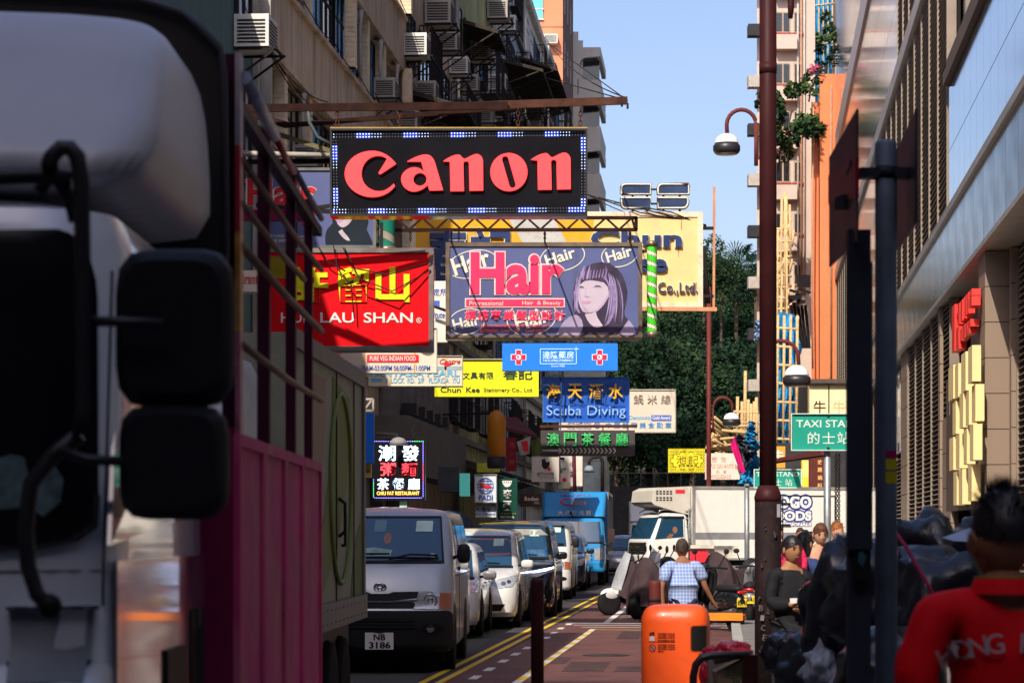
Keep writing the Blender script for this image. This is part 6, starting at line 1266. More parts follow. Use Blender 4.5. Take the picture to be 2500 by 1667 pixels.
# ---- silver van, dusty, first car of the queue
silver = M('silver_paint', (.38, .43, .50), .35, .2, var=.08, sc_=2, coat=.5, dirt=(.30, .25, .19), dirt_amt=.18, dirt_sc=2)
def hiace(name, label, x, D, yaw, paint, full=True, group=None):
    lv = [(.24, .12, 4.68, .80, .18, .06), (.30, .02, 4.7, .845, .20, .10), (.52, .0, 4.7, .85, .2, .10), (.72, .02, 4.7, .85, .2, .10), (.76, .05, 4.7, .85, .2, .1), (.95, .09, 4.7, .85, .22, .12), (1.2, .20, 4.7, .85, .24, .12),
          (1.32, .30, 4.68, .845, .24, .12), (1.5, .52, 4.66, .82, .22, .12), (1.70, .76, 4.62, .785, .2, .12), (1.83, .93, 4.58, .755, .2, .12), (1.90, 1.05, 4.52, .72, .2, .12), (1.935, 1.25, 4.4, .62, .2, .12, .02), (1.95, 1.6, 4.1, .4, .2, .1, .02)]
    v = Veh(name, label, 'van', x, D, -yaw, lv, paint, group)
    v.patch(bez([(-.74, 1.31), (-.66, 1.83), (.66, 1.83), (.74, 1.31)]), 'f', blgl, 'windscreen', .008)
    if full:
        for s_ in ([(-.745, 1.29), (-.672, 1.845), (-.655, 1.845), (-.725, 1.29)], [(.745, 1.29), (.672, 1.845), (.655, 1.845), (.725, 1.29)], [(-.67, 1.85), (.67, 1.85), (.665, 1.825), (-.665, 1.825)], [(-.745, 1.285), (.745, 1.285), (.742, 1.315), (-.742, 1.315)]): v.patch(s_, 'f', blp, 'screen_rubber', .012)
    v.patch(bez([(-.83, .74), (-.83, .93), (-.46, .965), (-.40, .75)][::1]), 'f', lens, 'headlight', .014); v.patch([(.40, .75), (.46, .965), (.83, .93), (.83, .74)], 'f', lens, 'headlight', .014)
    for s_ in (-1, 1): v.patch([(s_ * .70, .75), (s_ * .70, .94), (s_ * .83, .93), (s_ * .83, .74)][::s_], 'f', amber, 'indicator', .018)
    for s_ in (-1, 1):
        g = MB(); loc, *_ = v.bvh.ray_cast(Vector((s_ * .6, -5, .85)), Vector((0, 1, 0))); [g.tube([(s_ * .6 + r_ * math.cos(a), loc.y - .018, .85 + r_ * math.sin(a)) for a in [i * math.pi / 10 for i in range(21)]], .008, 5, False) for r_ in (.075, .03)]; g.build('reflector', chrome, v.t)
    v.patch([(-.52, .885), (-.46, .955), (-.16, .95), (-.10, .93), (.10, .93), (.16, .95), (.46, .955), (.52, .885), (.3, .865), (.12, .845), (-.12, .845), (-.3, .865)][::-1], 'f', blp, 'grille', .006)
    v.patch(rrect(-.42, .42, .755, .83, .03), 'f', blp, 'grille', .006)
    v.patch([(-.46, .845), (-.1, .825), (.1, .825), (.46, .845), (.44, .862), (.1, .845), (-.1, .845), (-.44, .862)], 'f', chrome if full else paint, 'grille_bar', .016)
    v.patch(rrect(-.845, .845, .25, .725, .05), 'f', blp if full else paint, 'bumper', .022, .03)
    v.patch(rrect(-.42, .42, .52, .64, .03), 'f', pblack, 'lower_grille', .03); 
    for i in range(3): v.patch([(-.42, .53 + i * .04), (.42, .53 + i * .04), (.42, .545 + i * .04), (-.42, .545 + i * .04)], 'f', blp, 'grille_slat', .04)
    for s_ in (-1, 1):
        v.patch(ell(s_ * .62, .52, .14, .055, 16), 'f', pblack, 'fog_lamp_recess', .026); v.patch(ell(s_ * .60, .52, .045, .045, 14), 'f', chrome, 'fog_lamp', .04)
    g = MB(); loc, *_ = v.bvh.ray_cast(Vector((0, -5, 1.01)), Vector((0, 1, 0))); yy = loc.y - .015
    def er(cx, cz, rx, rz_): pp = [(cx + rx * math.cos(a), yy, cz + rz_ * math.sin(a)) for a in [i * math.pi / 9 for i in range(19)]]; g.tube(pp, .009, 6, False)
    er(0, 1.005, .072, .05); er(0, 1.005, .028, .046); er(0, 1.022, .055, .022); g.build('badge', chrome, v.t)
    g = MB(); g.tube([(-.55, .22, 1.33), (-.2, .25, 1.40), (.1, .3, 1.40)], .012, 5); g.tube([(.1, .20, 1.335), (.35, .25, 1.395), (.66, .42, 1.38)], .012, 5); g.tube([(-.72, .3, 1.34), (-.3, .24, 1.36), (.68, .36, 1.345)], .014, 5); g.build('wiper', pblack, v.t)
    v.patch(bez([(.62, 1.36), (.68, 1.36), (.645, 1.79), (.60, 1.79)][::-1]) if False else rrect(.38, .58, 1.66, 1.79, .01), 'f', M('licence_disc', (.5, .68, .62), .5), 'licence_sticker', .014)
    if full: v.patch(rrect(-.12, .02, 1.66, 1.80, .01), 'f', M('dim_disc', (.12, .25, .3), .4), 'paper_on_glass', .012); v.patch([(-.40, 1.36), (-.42, 1.44), (-.1, 1.47), (.12, 1.44), (.1, 1.37)], 'f', M('dash_paper', (.22, .36, .34), .4, var=.5, sc_=9), 'dashboard_papers', .011); v.patch([(-.50, 1.66), (-.44, 1.68), (-.28, 1.46), (-.34, 1.46)], 'f', M('dash_pink', (.35, .06, .14), .4), 'seat_strap', .011); v.patch(ell(.05, 1.58, .045, .07, 12), 'f', M('dash_skin', (.30, .14, .10), .4), 'driver_face', .011); v.patch(ell(.60, 1.37, .035, .028, 12), 'f', ccream, 'round_sticker', .014)
    mirror_c(v, .965, .62, 1.40, blp, .08, .115); mirror_c(v, -.965, .62, 1.40, blp, .08, .115, -1)
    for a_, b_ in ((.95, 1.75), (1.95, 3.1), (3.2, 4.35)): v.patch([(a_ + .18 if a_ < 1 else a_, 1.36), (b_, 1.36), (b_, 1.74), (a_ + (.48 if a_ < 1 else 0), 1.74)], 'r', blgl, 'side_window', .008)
    v.patch([(1.82, .35), (1.84, .35), (1.84, 1.8), (1.82, 1.8)], 'r', blp, 'door_gap', .004); v.patch([(.92, 1.12), (4.5, 1.12), (4.5, 1.135), (.92, 1.135)], 'r', blp, 'door_gap', .004); v.patch(rrect(1.62, 1.78, 1.18, 1.23, .02), 'r', blp, 'door_handle', .02, .03)
    for y in (.78, 3.38): arch(v, y, .42); wheel(v.t, .76, y, .32); wheel(v.t, -.76, y, .32, sgn=-1)
    g = MB(); g.box(-.75, .75, .3, 4.4, .12, .3); g.build('chassis', pblack, v.t); return v
V1 = hiace('van', 'dusty silver van with number plate NB 3186, first in the queue', 926, 29, .03, silver)
plate(V1, 0, .375, 'NB', '3186', .335, .20)
# ---- passenger cars: hood, windscreen and roof from stacked outlines
def car(name, label, cat, x, D, yaw, paint, L, Wd, H, hood=.95, hoodL=.95, scr=.85, lamp=None, kind='mpv', group=None, grillef=None, rail=False):
    w = Wd / 2; hb = hood
    lv = [(.20, .12, L - .05, w * .94, .25, .16), (.28, .02, L, w * .985, .28, .20), (.45, 0, L, w, .3, .22), (.60, .03, L, w, .3, .22), (.72, .10, L, w, .3, .20), (hb - .1, .28, L, w * .995, .3, .18), (hb - .02, .50, L - .02, w * .985, .28, .16), (hb + .03, hoodL * .85, L - .04, w * .97, .25, .15),
          (hb + .07, hoodL, L - .06, w * .95, .22, .15), (hb + .28, hoodL + scr * .42, L - .14, w * .90, .2, .15), (H - .16, hoodL + scr * .84, L - .28, w * .83, .2, .14), (H - .07, hoodL + scr * 1.05, L - .38, w * .76, .2, .12), (H - .025, hoodL + scr * 1.25, L - .55, w * .66, .2, .1, .015), (H - .01, hoodL + scr * 1.6, L - 1.0, w * .4, .15, .1, .015)]
    v = Veh(name, label, cat, x, D, -yaw, lv, paint, group)
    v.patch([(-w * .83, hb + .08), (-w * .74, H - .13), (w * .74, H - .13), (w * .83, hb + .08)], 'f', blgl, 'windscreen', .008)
    v.patch([(-w * .86, hb + .05), (w * .86, hb + .05), (w * .85, hb + .09), (-w * .85, hb + .09)], 'f', pblack, 'wiper_cowl', .012)
    g = MB(); g.tube([(-w * .7, hoodL * .97, hb + .12), (0, hoodL * .95, hb + .17), (w * .6, hoodL * 1.02, hb + .13)], .012, 5); g.build('wiper', pblack, v.t)
    if lamp:
        for s_ in (1, -1): v.patch([(s_ * a * w, b_) for a, b_ in lamp][::s_], 'f', lens, 'headlight', .012)
    v.patch(rrect(w * .42, w * .62, H - .32, H - .19, .01), 'f', M('licence_disc', (.5, .68, .62), .5), 'licence_sticker', .014)
    a0 = hoodL + scr * .35
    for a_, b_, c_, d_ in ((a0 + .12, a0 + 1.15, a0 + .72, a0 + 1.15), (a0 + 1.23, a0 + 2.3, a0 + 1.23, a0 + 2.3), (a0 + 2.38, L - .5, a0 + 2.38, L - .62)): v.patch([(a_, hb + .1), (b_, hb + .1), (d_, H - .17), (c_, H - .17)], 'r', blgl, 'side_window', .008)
    for q in (a0 + 1.19, a0 + 2.34): v.patch([(q - .008, .35), (q + .008, .35), (q + .008, hb + .1), (q - .008, hb + .1)], 'r', blp, 'door_gap', .003)
    v.patch([(a0 + .3, hb - .12), (L - .3, hb - .1), (L - .3, hb - .085), (a0 + .3, hb - .105)], 'r', chrome, 'side_line', .006)
    for q in (a0 + .95, a0 + 2.1): v.patch(rrect(q, q + .16, hb - .03, hb + .01, .015), 'r', chrome, 'door_handle', .02, .03)
    for y in (.90, L - .95): arch(v, y, .40); wheel(v.t, w - .08, y, .325, .2, 9); wheel(v.t, -w + .08, y, .325, .2, 9, -1)
    mirror_c(v, w + .11, hoodL + .30, hb + .12, paint, .11, .075); mirror_c(v, -w - .11, hoodL + .30, hb + .12, paint, .11, .075, -1)
    g = MB(); g.box(-w * .9, w * .9, .3, L - .3, .12, .28); g.build('chassis', pblack, v.t)
    return v
white_p = M('pearl_white', (.66, .66, .64), .25, .1, var=.04, coat=.8); black_p = M('black_paint', (.012, .013, .016), .12, .3, var=0, coat=1); grey_p = M('grey_car_paint', (.30, .31, .34), .25, .5, var=.05, coat=.7); blue_p = M('dark_blue_paint', (.02, .035, .08), .15, .4, var=0, coat=1); wh2 = M('plain_white_paint', (.62, .62, .60), .3, var=.05, coat=.5, dirt=(.4, .36, .3), dirt_amt=.2)
L1 = [(.52, .76), (.62, .84), (.97, .92), (.985, .86), (.90, .72), (.66, .69)]
V2 = car('small_car', 'white compact car almost hidden between the silver van and the pearl white car', 'car', 1036, 38.4, .05, white_p, 4.1, 1.68, 1.5, .85, .9, .8, L1)
V3 = car('people_carrier', 'pearl white low people carrier with slanted headlights, right behind the silver van', 'car', 1133, 42.3, .07, white_p, 4.75, 1.8, 1.73, .98, .95, 1.0, L1, grillef=1)
V3.patch([(-.5, .80), (-.52, .84), (0, .80), (.52, .84), (.5, .80), (0, .76)], 'f', chrome, 'grille_bar', .012); V3.patch([(-.5, .76), (0, .72), (.5, .76), (.48, .79), (0, .755), (-.48, .79)], 'f', pblack, 'grille', .008)
V3.patch([(-.62, .30), (-.7, .42), (.7, .42), (.62, .30)], 'f', pblack, 'air_intake', .008)
for s_ in (-1, 1): V3.patch(ell(s_ * .66, .77, .04, .035, 12), 'f', chrome, 'lamp_ring', .018); V3.patch(ell(s_ * .75, .80, .035, .03, 12), 'f', chrome, 'lamp_ring', .018)
plate(V3, 0, .55, 'KW 2270', None, .42, .11)
L2 = [(.42, .88), (.98, .99), (.985, .90), (.78, .84), (.62, .78), (.44, .83)]
V4 = car('luxury_people_carrier', 'tall glossy black people carrier with a bright chrome grille and lit lamps', 'car', 1235, 47.6, .055, black_p, 4.95, 1.86, 1.9, 1.08, .9, .85, L2)
for i in range(6): V4.patch([(-.40 + i * .02, .48 + i * .075), (.40 + .0 + i * .0, .48 + i * .075), (.44, .515 + i * .075), (-.44 + i * .02, .515 + i * .075)], 'f', chrome, 'grille_bar', .02)
drl = M('daylight_lamp', (.8, .85, 1), .3, var=0, emit=3, ecol=(.6, .7, 1))
for s_ in (-1, 1): V4.patch([(s_ * a * .93, b_) for a, b_ in ((.45, .885), (.97, .985), (.975, .955), (.80, .90), (.46, .86))][::s_], 'f', drl, 'daylight_lamp', .02); V4.patch(ell(s_ * .68, .42, .07, .06, 14), 'f', chrome, 'fog_lamp', .02)
V4.patch([(-.75, .30), (.75, .30), (.78, .38), (-.78, .38)], 'f', chrome, 'lower_grille', .012); plate(V4, 0, .40, 'TZ 519', None, .42, .11)
V4.patch([(-.75, 1.60), (-.6, 1.72), (.6, 1.72), (.75, 1.60)], 'f', M('sky_reflect_strip', (.3, .28, .24), .3), 'screen_reflection', .014)  # pale strip painted as the sky's reflection on the screen
V5 = hiace('van', 'white van wedged behind the black people carrier', 1308, 60.5, .065, wh2, False); V6 = car('dark_blue_car', 'dark blue car squeezed between the white van and the blue lorry', 'car', 1352, 70, .07, blue_p, 4.6, 1.78, 1.62, 1.0, .95, .9, L1)
V6.patch([(-.4, .6), (.4, .6), (.42, .8), (-.42, .8)], 'f', chrome, 'grille', .01); g = MB()
V7 = car('small_car', 'small pale car far back between the blue lorry and the white lorry', 'car', 1512, 96, .08, grey_p, 4.2, 1.7, 1.55, .9, .9, .8, L1); V8 = car('small_car', 'second far car with its bonnet lit, behind the pale one', 'car', 1520, 106, .08, M('sky_blue_paint', (.2, .32, .5), .25, .3, coat=.6), 4.2, 1.7, 1.55, .9, .9, .8, L1)
# ---- blue box lorry
lb = M('lorry_blue', (.02, .24, .56), .3, var=.07, sc_=1.5, coat=.4); steel_g = M('dull_steel_rail', (.28, .29, .30), .5, .5, var=.2)
def lorry_front(name, label, x, D, yaw, paint, w=1.0, boxh=2.95, boxw=1.04, L_=6.0, defl=True, group=None, cabh=2.1, boxm=None):
    lv = [(.42, .06, 1.65, w * .96, .12, .06), (.50, .0, 1.65, w, .12, .06), (.72, .0, 1.65, w, .12, .06), (.76, .05, 1.65, w, .14, .06), (1.3, .08, 1.65, w, .16, .07), (1.36, .10, 1.65, w * .99, .16, .07), (cabh - .1, .38, 1.62, w * .94, .15, .07), (cabh, .48, 1.6, w * .88, .15, .07), (cabh + .03, .7, 1.5, w * .7, .15, .07)]
    v = Veh(name, label, 'lorry', x, D, -yaw, lv, paint, group, bname='cab')
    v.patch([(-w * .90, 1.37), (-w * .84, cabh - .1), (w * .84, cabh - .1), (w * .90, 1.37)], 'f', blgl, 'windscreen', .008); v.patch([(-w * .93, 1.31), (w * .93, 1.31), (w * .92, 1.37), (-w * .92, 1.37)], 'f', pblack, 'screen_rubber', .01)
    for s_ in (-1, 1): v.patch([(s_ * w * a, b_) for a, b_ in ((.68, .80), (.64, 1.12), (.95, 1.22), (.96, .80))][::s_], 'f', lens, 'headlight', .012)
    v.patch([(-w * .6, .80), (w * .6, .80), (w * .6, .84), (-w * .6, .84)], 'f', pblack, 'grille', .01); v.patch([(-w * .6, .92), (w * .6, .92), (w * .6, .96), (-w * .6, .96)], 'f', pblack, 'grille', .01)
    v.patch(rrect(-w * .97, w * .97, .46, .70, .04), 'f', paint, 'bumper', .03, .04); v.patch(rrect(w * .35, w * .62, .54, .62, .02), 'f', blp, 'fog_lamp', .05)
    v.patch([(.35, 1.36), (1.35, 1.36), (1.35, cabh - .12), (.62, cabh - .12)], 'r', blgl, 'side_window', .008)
    g = MB(); g.box(w + .10, w + .30, .12, .18, 1.35, 1.78); m_ = g.build('wing_mirror', M('mirror_brown', (.05, .03, .03), .5), v.t); g = MB(); g.tube([(w * .95, .2, 1.3), (w + .12, .1, 1.25), (w + .2, .12, 1.36)], .02, 6); g.build('mirror_arm', pblack, m_)
    g = MB(); g.box(-boxw, boxw, 1.75, 1.75 + L_, .95, boxh); g.build('box_body', boxm or paint, v.t)
    g = MB()
    for q in (0, L_ - .06): g.box(boxw, boxw + .03, 1.75 + q, 1.81 + q, .95, boxh)
    g.box(boxw, boxw + .025, 1.81, 1.69 + L_, boxh - .1, boxh); g.box(boxw, boxw + .025, 1.81, 1.69 + L_, .95, 1.05)
    for i in range(1, 7): g.box(boxw + .001, boxw + .02, 1.75 + L_ * i / 7, 1.79 + L_ * i / 7, 1.05, boxh - .1)
    g.build('edge_rail', steel_g, v.t)
    if defl:
        lv2 = [(cabh + .06, .55, 1.74, w * .97, .1, .04), (cabh + .2, .66, 1.74, w * .97, .1, .04), (boxh - .18, 1.25, 1.74, w * 1.0, .1, .02), (boxh - .02, 1.45, 1.74, w * 1.0, .1, .02)]
        g = body_mesh('wind_deflector', lv2, paint); v.dbvh = BVHTree.FromPolygons([Vector(p) for p in g.v], [list(f) for f in g.f]); me = g.mesh('wind_deflector', paint)
        try: me.set_sharp_from_angle(angle=R(35))
        except Exception: pass
        link('wind_deflector', me, v.t)
    for y in (.75, 4.6, 5.5): wheel(v.t, w - .12, y, .38, .22, 5, rim_=blp); wheel(v.t, -w + .12, y, .38, .22, 5, -1, rim_=blp)
    g = MB(); g.box(-.8, .8, .2, 1.7 + L_, .5, .9); g.build('chassis', pblack, v.t); return v
V9 = lorry_front('box_lorry', 'bright blue box lorry with a wind deflector lettered in white ideograms', 1398, 76.5, .065, lb)
sv = V9.bvh; V9.bvh = V9.dbvh
V9.text('大昌行成龍', -.52, .58, 2.20, 2.36, ccream, bold=.02, em=True); V9.text('ISUZU', -.45, .50, 2.80, 2.86, M('dark_red_print', (.25, .05, .12), .5), bold=.0)
V9.patch(bez([(-.45, 2.62), ('c', -.4, 2.50, -.1, 2.48, .05, 2.50), ('c', -.15, 2.53, -.35, 2.56, -.40, 2.64), ('c', -.3, 2.74, .1, 2.72, .35, 2.70), ('c', .0, 2.76, -.45, 2.76, -.45, 2.62)], 5), 'f', redl, 'swoosh', .01, step=.04)
V9.text('dcl', -.1, .38, 2.53, 2.64, M('print_orange', (.8, .3, .05), .5), bold=.02); V9.bvh = sv
g = MB()
V10 = lorry_front('box_lorry', 'far white lorry whose white and turquoise roof shows behind the white cab', 1590, 108, .08, wh2, boxh=3.05, L_=5)
V10.bvh = V10.dbvh; V10.patch([(.70, 2.25), (.99, 2.25), (.99, 2.95), (.70, 2.95)], 'f', M('turquoise_print', (.1, .55, .6), .5), 'side_stripe', .01); V10.patch(bez([(-.5, 2.3), ('c', -.3, 2.55, -.2, 2.35, -.1, 2.5), ('c', 0, 2.7, .0, 2.4, .15, 2.45), ('c', .2, 2.5, .3, 2.4, .35, 2.3)], 4), 'f', blp, 'flame_print', .01)
# ---- white refrigerated lorry crossing the street
lv = [(.45, .05, 1.6, 1.0, .15, .08), (.55, 0, 1.62, 1.05, .16, .08), (.85, 0, 1.62, 1.05, .16, .08), (.88, .04, 1.62, 1.05, .18, .08), (1.35, .08, 1.62, 1.05, .2, .08), (1.42, .11, 1.62, 1.04, .2, .08), (2.2, .48, 1.58, .97, .2, .08), (2.32, .62, 1.52, .9, .2, .08), (2.36, .85, 1.4, .7, .2, .05)]
V11 = Veh('refrigerated_lorry', 'white refrigerated lorry lettered GOGO FOODS crossing the street', 'lorry', 0, 86, R(-71), lv, M('lorry_white', (.74, .73, .70), .35, var=.04, coat=.3), X=4.29, bname='cab')
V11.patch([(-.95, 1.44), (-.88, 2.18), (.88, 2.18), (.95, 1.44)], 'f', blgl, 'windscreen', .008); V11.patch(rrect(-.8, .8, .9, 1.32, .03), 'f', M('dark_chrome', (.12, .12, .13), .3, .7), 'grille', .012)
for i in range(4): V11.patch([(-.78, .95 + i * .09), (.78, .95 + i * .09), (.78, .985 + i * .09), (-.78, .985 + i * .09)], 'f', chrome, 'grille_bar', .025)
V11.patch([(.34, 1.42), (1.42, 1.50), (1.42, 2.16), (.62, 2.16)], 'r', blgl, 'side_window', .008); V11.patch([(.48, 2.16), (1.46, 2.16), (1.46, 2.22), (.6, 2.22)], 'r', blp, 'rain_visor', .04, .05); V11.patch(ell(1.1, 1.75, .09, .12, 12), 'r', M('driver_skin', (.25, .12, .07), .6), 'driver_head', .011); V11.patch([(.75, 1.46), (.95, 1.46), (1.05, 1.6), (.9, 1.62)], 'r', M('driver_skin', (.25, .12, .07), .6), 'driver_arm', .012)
V11.patch([(1.46, .6), (1.475, .6), (1.475, 2.1), (1.46, 2.1)], 'r', blp, 'door_gap', .003); V11.patch(rrect(1.28, 1.42, 1.28, 1.33, .02), 'r', blp, 'door_handle', .02, .03); V11.patch([(.55, .88), (.2, 1.2), (.2, .88)], 'r', lens, 'corner_lamp', .01)
wb_ = M('fridge_panel', (.76, .74, .70), .4, var=.03, dirt=(.6, .45, .35), dirt_amt=.12); g = MB(); g.box(-1.1, 1.1, 1.74, 10.2, .70, 3.27); g.build('box_body', wb_, V11.t)
g = MB()
for q in (1.72, 10.14): g.box(1.1, 1.13, q, q + .1, .7, 3.27)
g.box(1.1, 1.125, 1.82, 10.14, 3.17, 3.27); g.box(1.1, 1.125, 1.82, 10.14, .7, .78); g.build('edge_rail', M('pale_alu', (.45, .43, .42), .4, .5), V11.t)
g = MB(); g.box(1.1, 1.106, 1.84, 10.1, 1.42, 1.66); g.build('grey_stripe', M('grey_stripe', (.22, .22, .24), .5), V11.t)
g = MB()
for a_ in ((5.15, 5.19, .8, 2.95), (7.2, 7.24, .8, 2.95)): g.box(1.1, 1.12, *a_)
g.box(1.1, 1.12, 5.15, 7.24, 2.93, 2.97); d_ = g.build('side_door_frame', blp, V11.t)
g = MB()
for z in (1.9, 2.65): g.box(1.12, 1.16, 4.95, 5.45, z, z + .06); g.box(1.12, 1.17, 4.95, 5.02, z - .05, z + .1)
g.build('hinge', chrome, d_); g = MB(); g.box(1.12, 1.16, 6.7, 7.3, 1.22, 1.27); g.build('door_latch', blp, d_)
# cooling unit above the cab
g = MB(); sec = [(.35, 2.62), (.25, 2.72), (.3, 3.1), (.55, 3.22), (1.70, 3.25), (1.70, 2.28), (1.35, 2.34)]; g.prism(sec, -.95, .95, 'x'); cu_ = g.build('cooling_unit', M('unit_cream', (.60, .56, .50), .45, var=.05), V11.t)
g = MB()
for i in range(5):
    for z in (2.76, 2.84, 2.98, 3.06): g.box(.951, .96, .42 + i * .13, .50 + i * .13, z, z + .05)
g.build('vent_slot', pblack, cu_, kind='stuff'); g = MB(); g.box(.951, .96, 1.15, 1.5, 3.02, 3.15); g.build('unit_label', redl, cu_)
g = MB(); g.box(-.9, .9, .3, .34, 2.7, 3.0); g.build('front_vent', blp, cu_)
g = MB(); [g.tube([(1.0, y, .7), (1.0, y, 2.5)], .02, 6) for y in (1.63, 1.72)]; 
for i in range(7): g.tube([(1.0, 1.50, .8 + i * .27), (1.0, 1.74, .8 + i * .27)], .018, 5)
g.build('ladder', steel_g, V11.t)
g = MB(); g.tube([(.8, .5, 2.34), (.8, .7, 2.46), (.8, 1.3, 2.46), (.8, 1.5, 2.34)], .025, 6); g.tube([(-.8, .5, 2.34), (-.8, .7, 2.46), (-.8, 1.3, 2.46), (-.8, 1.5, 2.34)], .025, 6); g.tube([(-.8, .7, 2.46), (.8, .7, 2.46)], .025, 6); g.build('roof_rack', chrome, V11.t)
for y in (.8, 7.5, 8.5): wheel(V11.t, .95, y, .42, .26, 6, rim_=blp)
g = MB(); g.box(-.9, .9, .3, 10, .5, .7); g.build('chassis', pblack, V11.t)
lo_e = M('logo_blue', (.03, .05, .28), .5, var=0); lo_w = M('logo_white', (.78, .78, .78), .5, var=0)
def side_text(s_, y0, y1, z0, z1, rot=0):
    for m_, bd, o_, nm in ((lo_e, .15, .004, 'logo_shadow'), (lo_w, .045, .012, 'logo_lettering')):
        g = MB(); e_ = (z1 - z0) * .14 if o_ < .01 else 0; put_text(g, s_, y0 - e_, y1 + e_, z0 - e_, z1 + e_, 0, .006, bd, rot=rot, fn=lambda a, y, b_: (1.1 + o_ - y, a, b_)); g.build(nm, m_, V11.t)
def ly(x): return (((x - CX) / FP) * 85 - 4.63) / (.9455 - .3256 * (x - CX) / FP)
yA, yB = ly(1872), ly(1979); zf = lambda y_: EH + (HZ - y_) / FP * 87.3
side_text('GOGO', yA, yB, zf(1241), zf(1210)); side_text('FOODS', yA, yB, zf(1271), zf(1247)); side_text('PROFESSIONALS', yA + .1, yB, zf(1284), zf(1275))
side_text('FOOD', ly(2160), ly(2222), zf(1240), zf(1212)); side_text('SERVICES', ly(2160), ly(2222), zf(1268), zf(1245))
# ================================================================ THE NEAR LORRY WITH THE CAGE (left edge)
cabw = M('cab_white', (.72, .76, .84), .22, .1, var=.06, sc_=1, coat=.8)
NX = -2.08
lv = [(.3, -.1, 1.85, 1.02, .15, .05), (.45, -.25, 1.85, 1.09, .16, .06), (1.0, -.22, 1.85, 1.095, .18, .06), (1.28, -.20, 1.85, 1.095, .18, .06), (1.33, -.12, 1.85, 1.095, .2, .08), (1.55, -.1, 1.85, 1.095, .2, .08), (2.36, .02, 1.82, 1.09, .2, .1), (2.46, .06, 1.8, 1.06, .2, .1), (2.51, .3, 1.7, .9, .2, .05)]
V12 = Veh('caged_lorry', 'near white cabbed lorry with black mirrors and a caged magenta cargo bed', 'lorry', 0, 6.0, 0, lv, cabw, X=NX, bname='cab')
def fx(x, y, D=6.0): p = W(x, y, D); return (p.x - NX, p.z)
V12.patch(bez([(-.9, 1.55), (-.85, 2.32), fx(120, 548), ('c', *fx(180, 560), *fx(208, 620), *fx(212, 720)), fx(226, 1210), ('c', *fx(226, 1290), *fx(180, 1320), *fx(90, 1338)), fx(0, 1348)], 6), 'f', M('cab_glass', (.006, .006, .008), .2, var=0, spec=.15), 'windscreen', .012, step=.09)
V12.patch(bez([fx(0, 1120), fx(30, 1110), fx(62, 1118), fx(75, 1180), fx(60, 1240), fx(0, 1245)]), 'f', M('teal_patch', (.10, .16, .17), .6, var=.5, sc_=18), 'screen_patch', .016, step=.04); V12.patch(bez([fx(100, 1150), fx(130, 1135), fx(152, 1170), fx(148, 1225), fx(110, 1262), fx(82, 1240)]), 'f', M('teal_patch', (.10, .16, .17)), 'screen_patch', .016, step=.04)  # pale teal shapes laid over the glass
V12.patch([fx(35, 1484), fx(225, 1484), fx(215, 1660), fx(45, 1660)], 'f', M('recess_grey', (.20, .22, .25), .4), 'step_panel', .006, step=.08); V12.patch([fx(32, 1478), fx(228, 1478), fx(228, 1488), fx(32, 1488)], 'f', chrome, 'step_highlight', .03, .03, step=.08); V12.patch(ell(*fx(125, 1615), .095, .022, 20), 'f', pblack, 'step_recess', .012, step=.04)  # chrome strip stands for the highlight along the panel top
V12.patch([fx(-200, 1352), fx(96, 1342), fx(186, 1322), fx(224, 1288), fx(228, 1210), fx(216, 1205), fx(214, 1280), fx(180, 1312), fx(92, 1332), fx(-200, 1342)], 'f', M('rubber_seal', (.03, .03, .033), .5), 'screen_seal', .02, .02, step=.04)
V12.patch([fx(240, 640), fx(243, 640), fx(243, 1480), fx(240, 1480)], 'f', pblack, 'panel_gap', .004, step=.05); V12.patch([fx(-100, 1392), fx(238, 1392), fx(238, 1395), fx(-100, 1395)], 'f', pblack, 'panel_gap', .004, step=.05)
tmp_g = MB(); tmp_g.tube([(-.2, -.12, 1.60), (.35, -.12, 1.66), (.80, -.10, 1.92)], .009, 6); tmp_g.tube([(.1, -.13, 1.63), (.78, -.11, 1.74)], .012, 6); tmp_g.build('wiper', pblack, V12.t)
V12.patch(rrect(.985, 1.04, .95, 1.0, .01), 'f', M('red_sticker', (.5, .05, .05), .5), 'red_marker', .02)
# side door: glossy panel with window and fuel flap
g = MB(); g.add([(1.098, .02, 1.62), (1.098, 1.78, 1.72), (1.098, 1.78, 2.3), (1.07, .35, 2.3), (1.088, .02, 1.62), (1.088, 1.78, 1.72), (1.088, 1.78, 2.3), (1.06, .35, 2.3)], [(0, 1, 2, 3), (7, 6, 5, 4), (0, 4, 5, 1), (1, 5, 6, 2), (2, 6, 7, 3), (3, 7, 4, 0)]); g.build('side_window', blgl, V12.t)
mirpan = M('polished_panel', (.50, .48, .48), .12, .75, var=.25, sc_=3, coat=1); g = MB(); g.box(1.096, 1.104, .08, 1.82, .5, 1.58); g.build('door_panel', mirpan, V12.t)
g = MB(); g.box(1.104, 1.114, .9, 1.3, 1.0, 1.32); g.lathe([(.17, 1.104), (.17, 1.125)], (0, 1.35, .95), 20, 'x'); g.build('wheel_arch_flare', pblack, V12.t)
g = MB(); put_text(g, 'ISUZU', 1.45, 1.75, 1.05, 1.42, 0, .004, .01, fn=lambda a, y, b_: (1.106 - y, a, b_)); g.build('lettering', blp, V12.t)
lv = [(2.50, .12, 1.72, 1.13, .14, .10), (2.62, .16, 1.72, 1.15, .15, .12), (2.85, .42, 1.72, 1.14, .16, .14), (3.02, .65, 1.72, 1.12, .17, .14), (3.12, .85, 1.72, 1.06, .2, .14), (3.16, 1.1, 1.70, .9, .2, .1)]
g = body_mesh('wind_deflector', lv, cabw); me = smooth_mesh(g.mesh('wind_deflector', M('deflector_grey', (.60, .60, .64), .4, .1, var=.06)), 1); link('wind_deflector', me, V12.t)
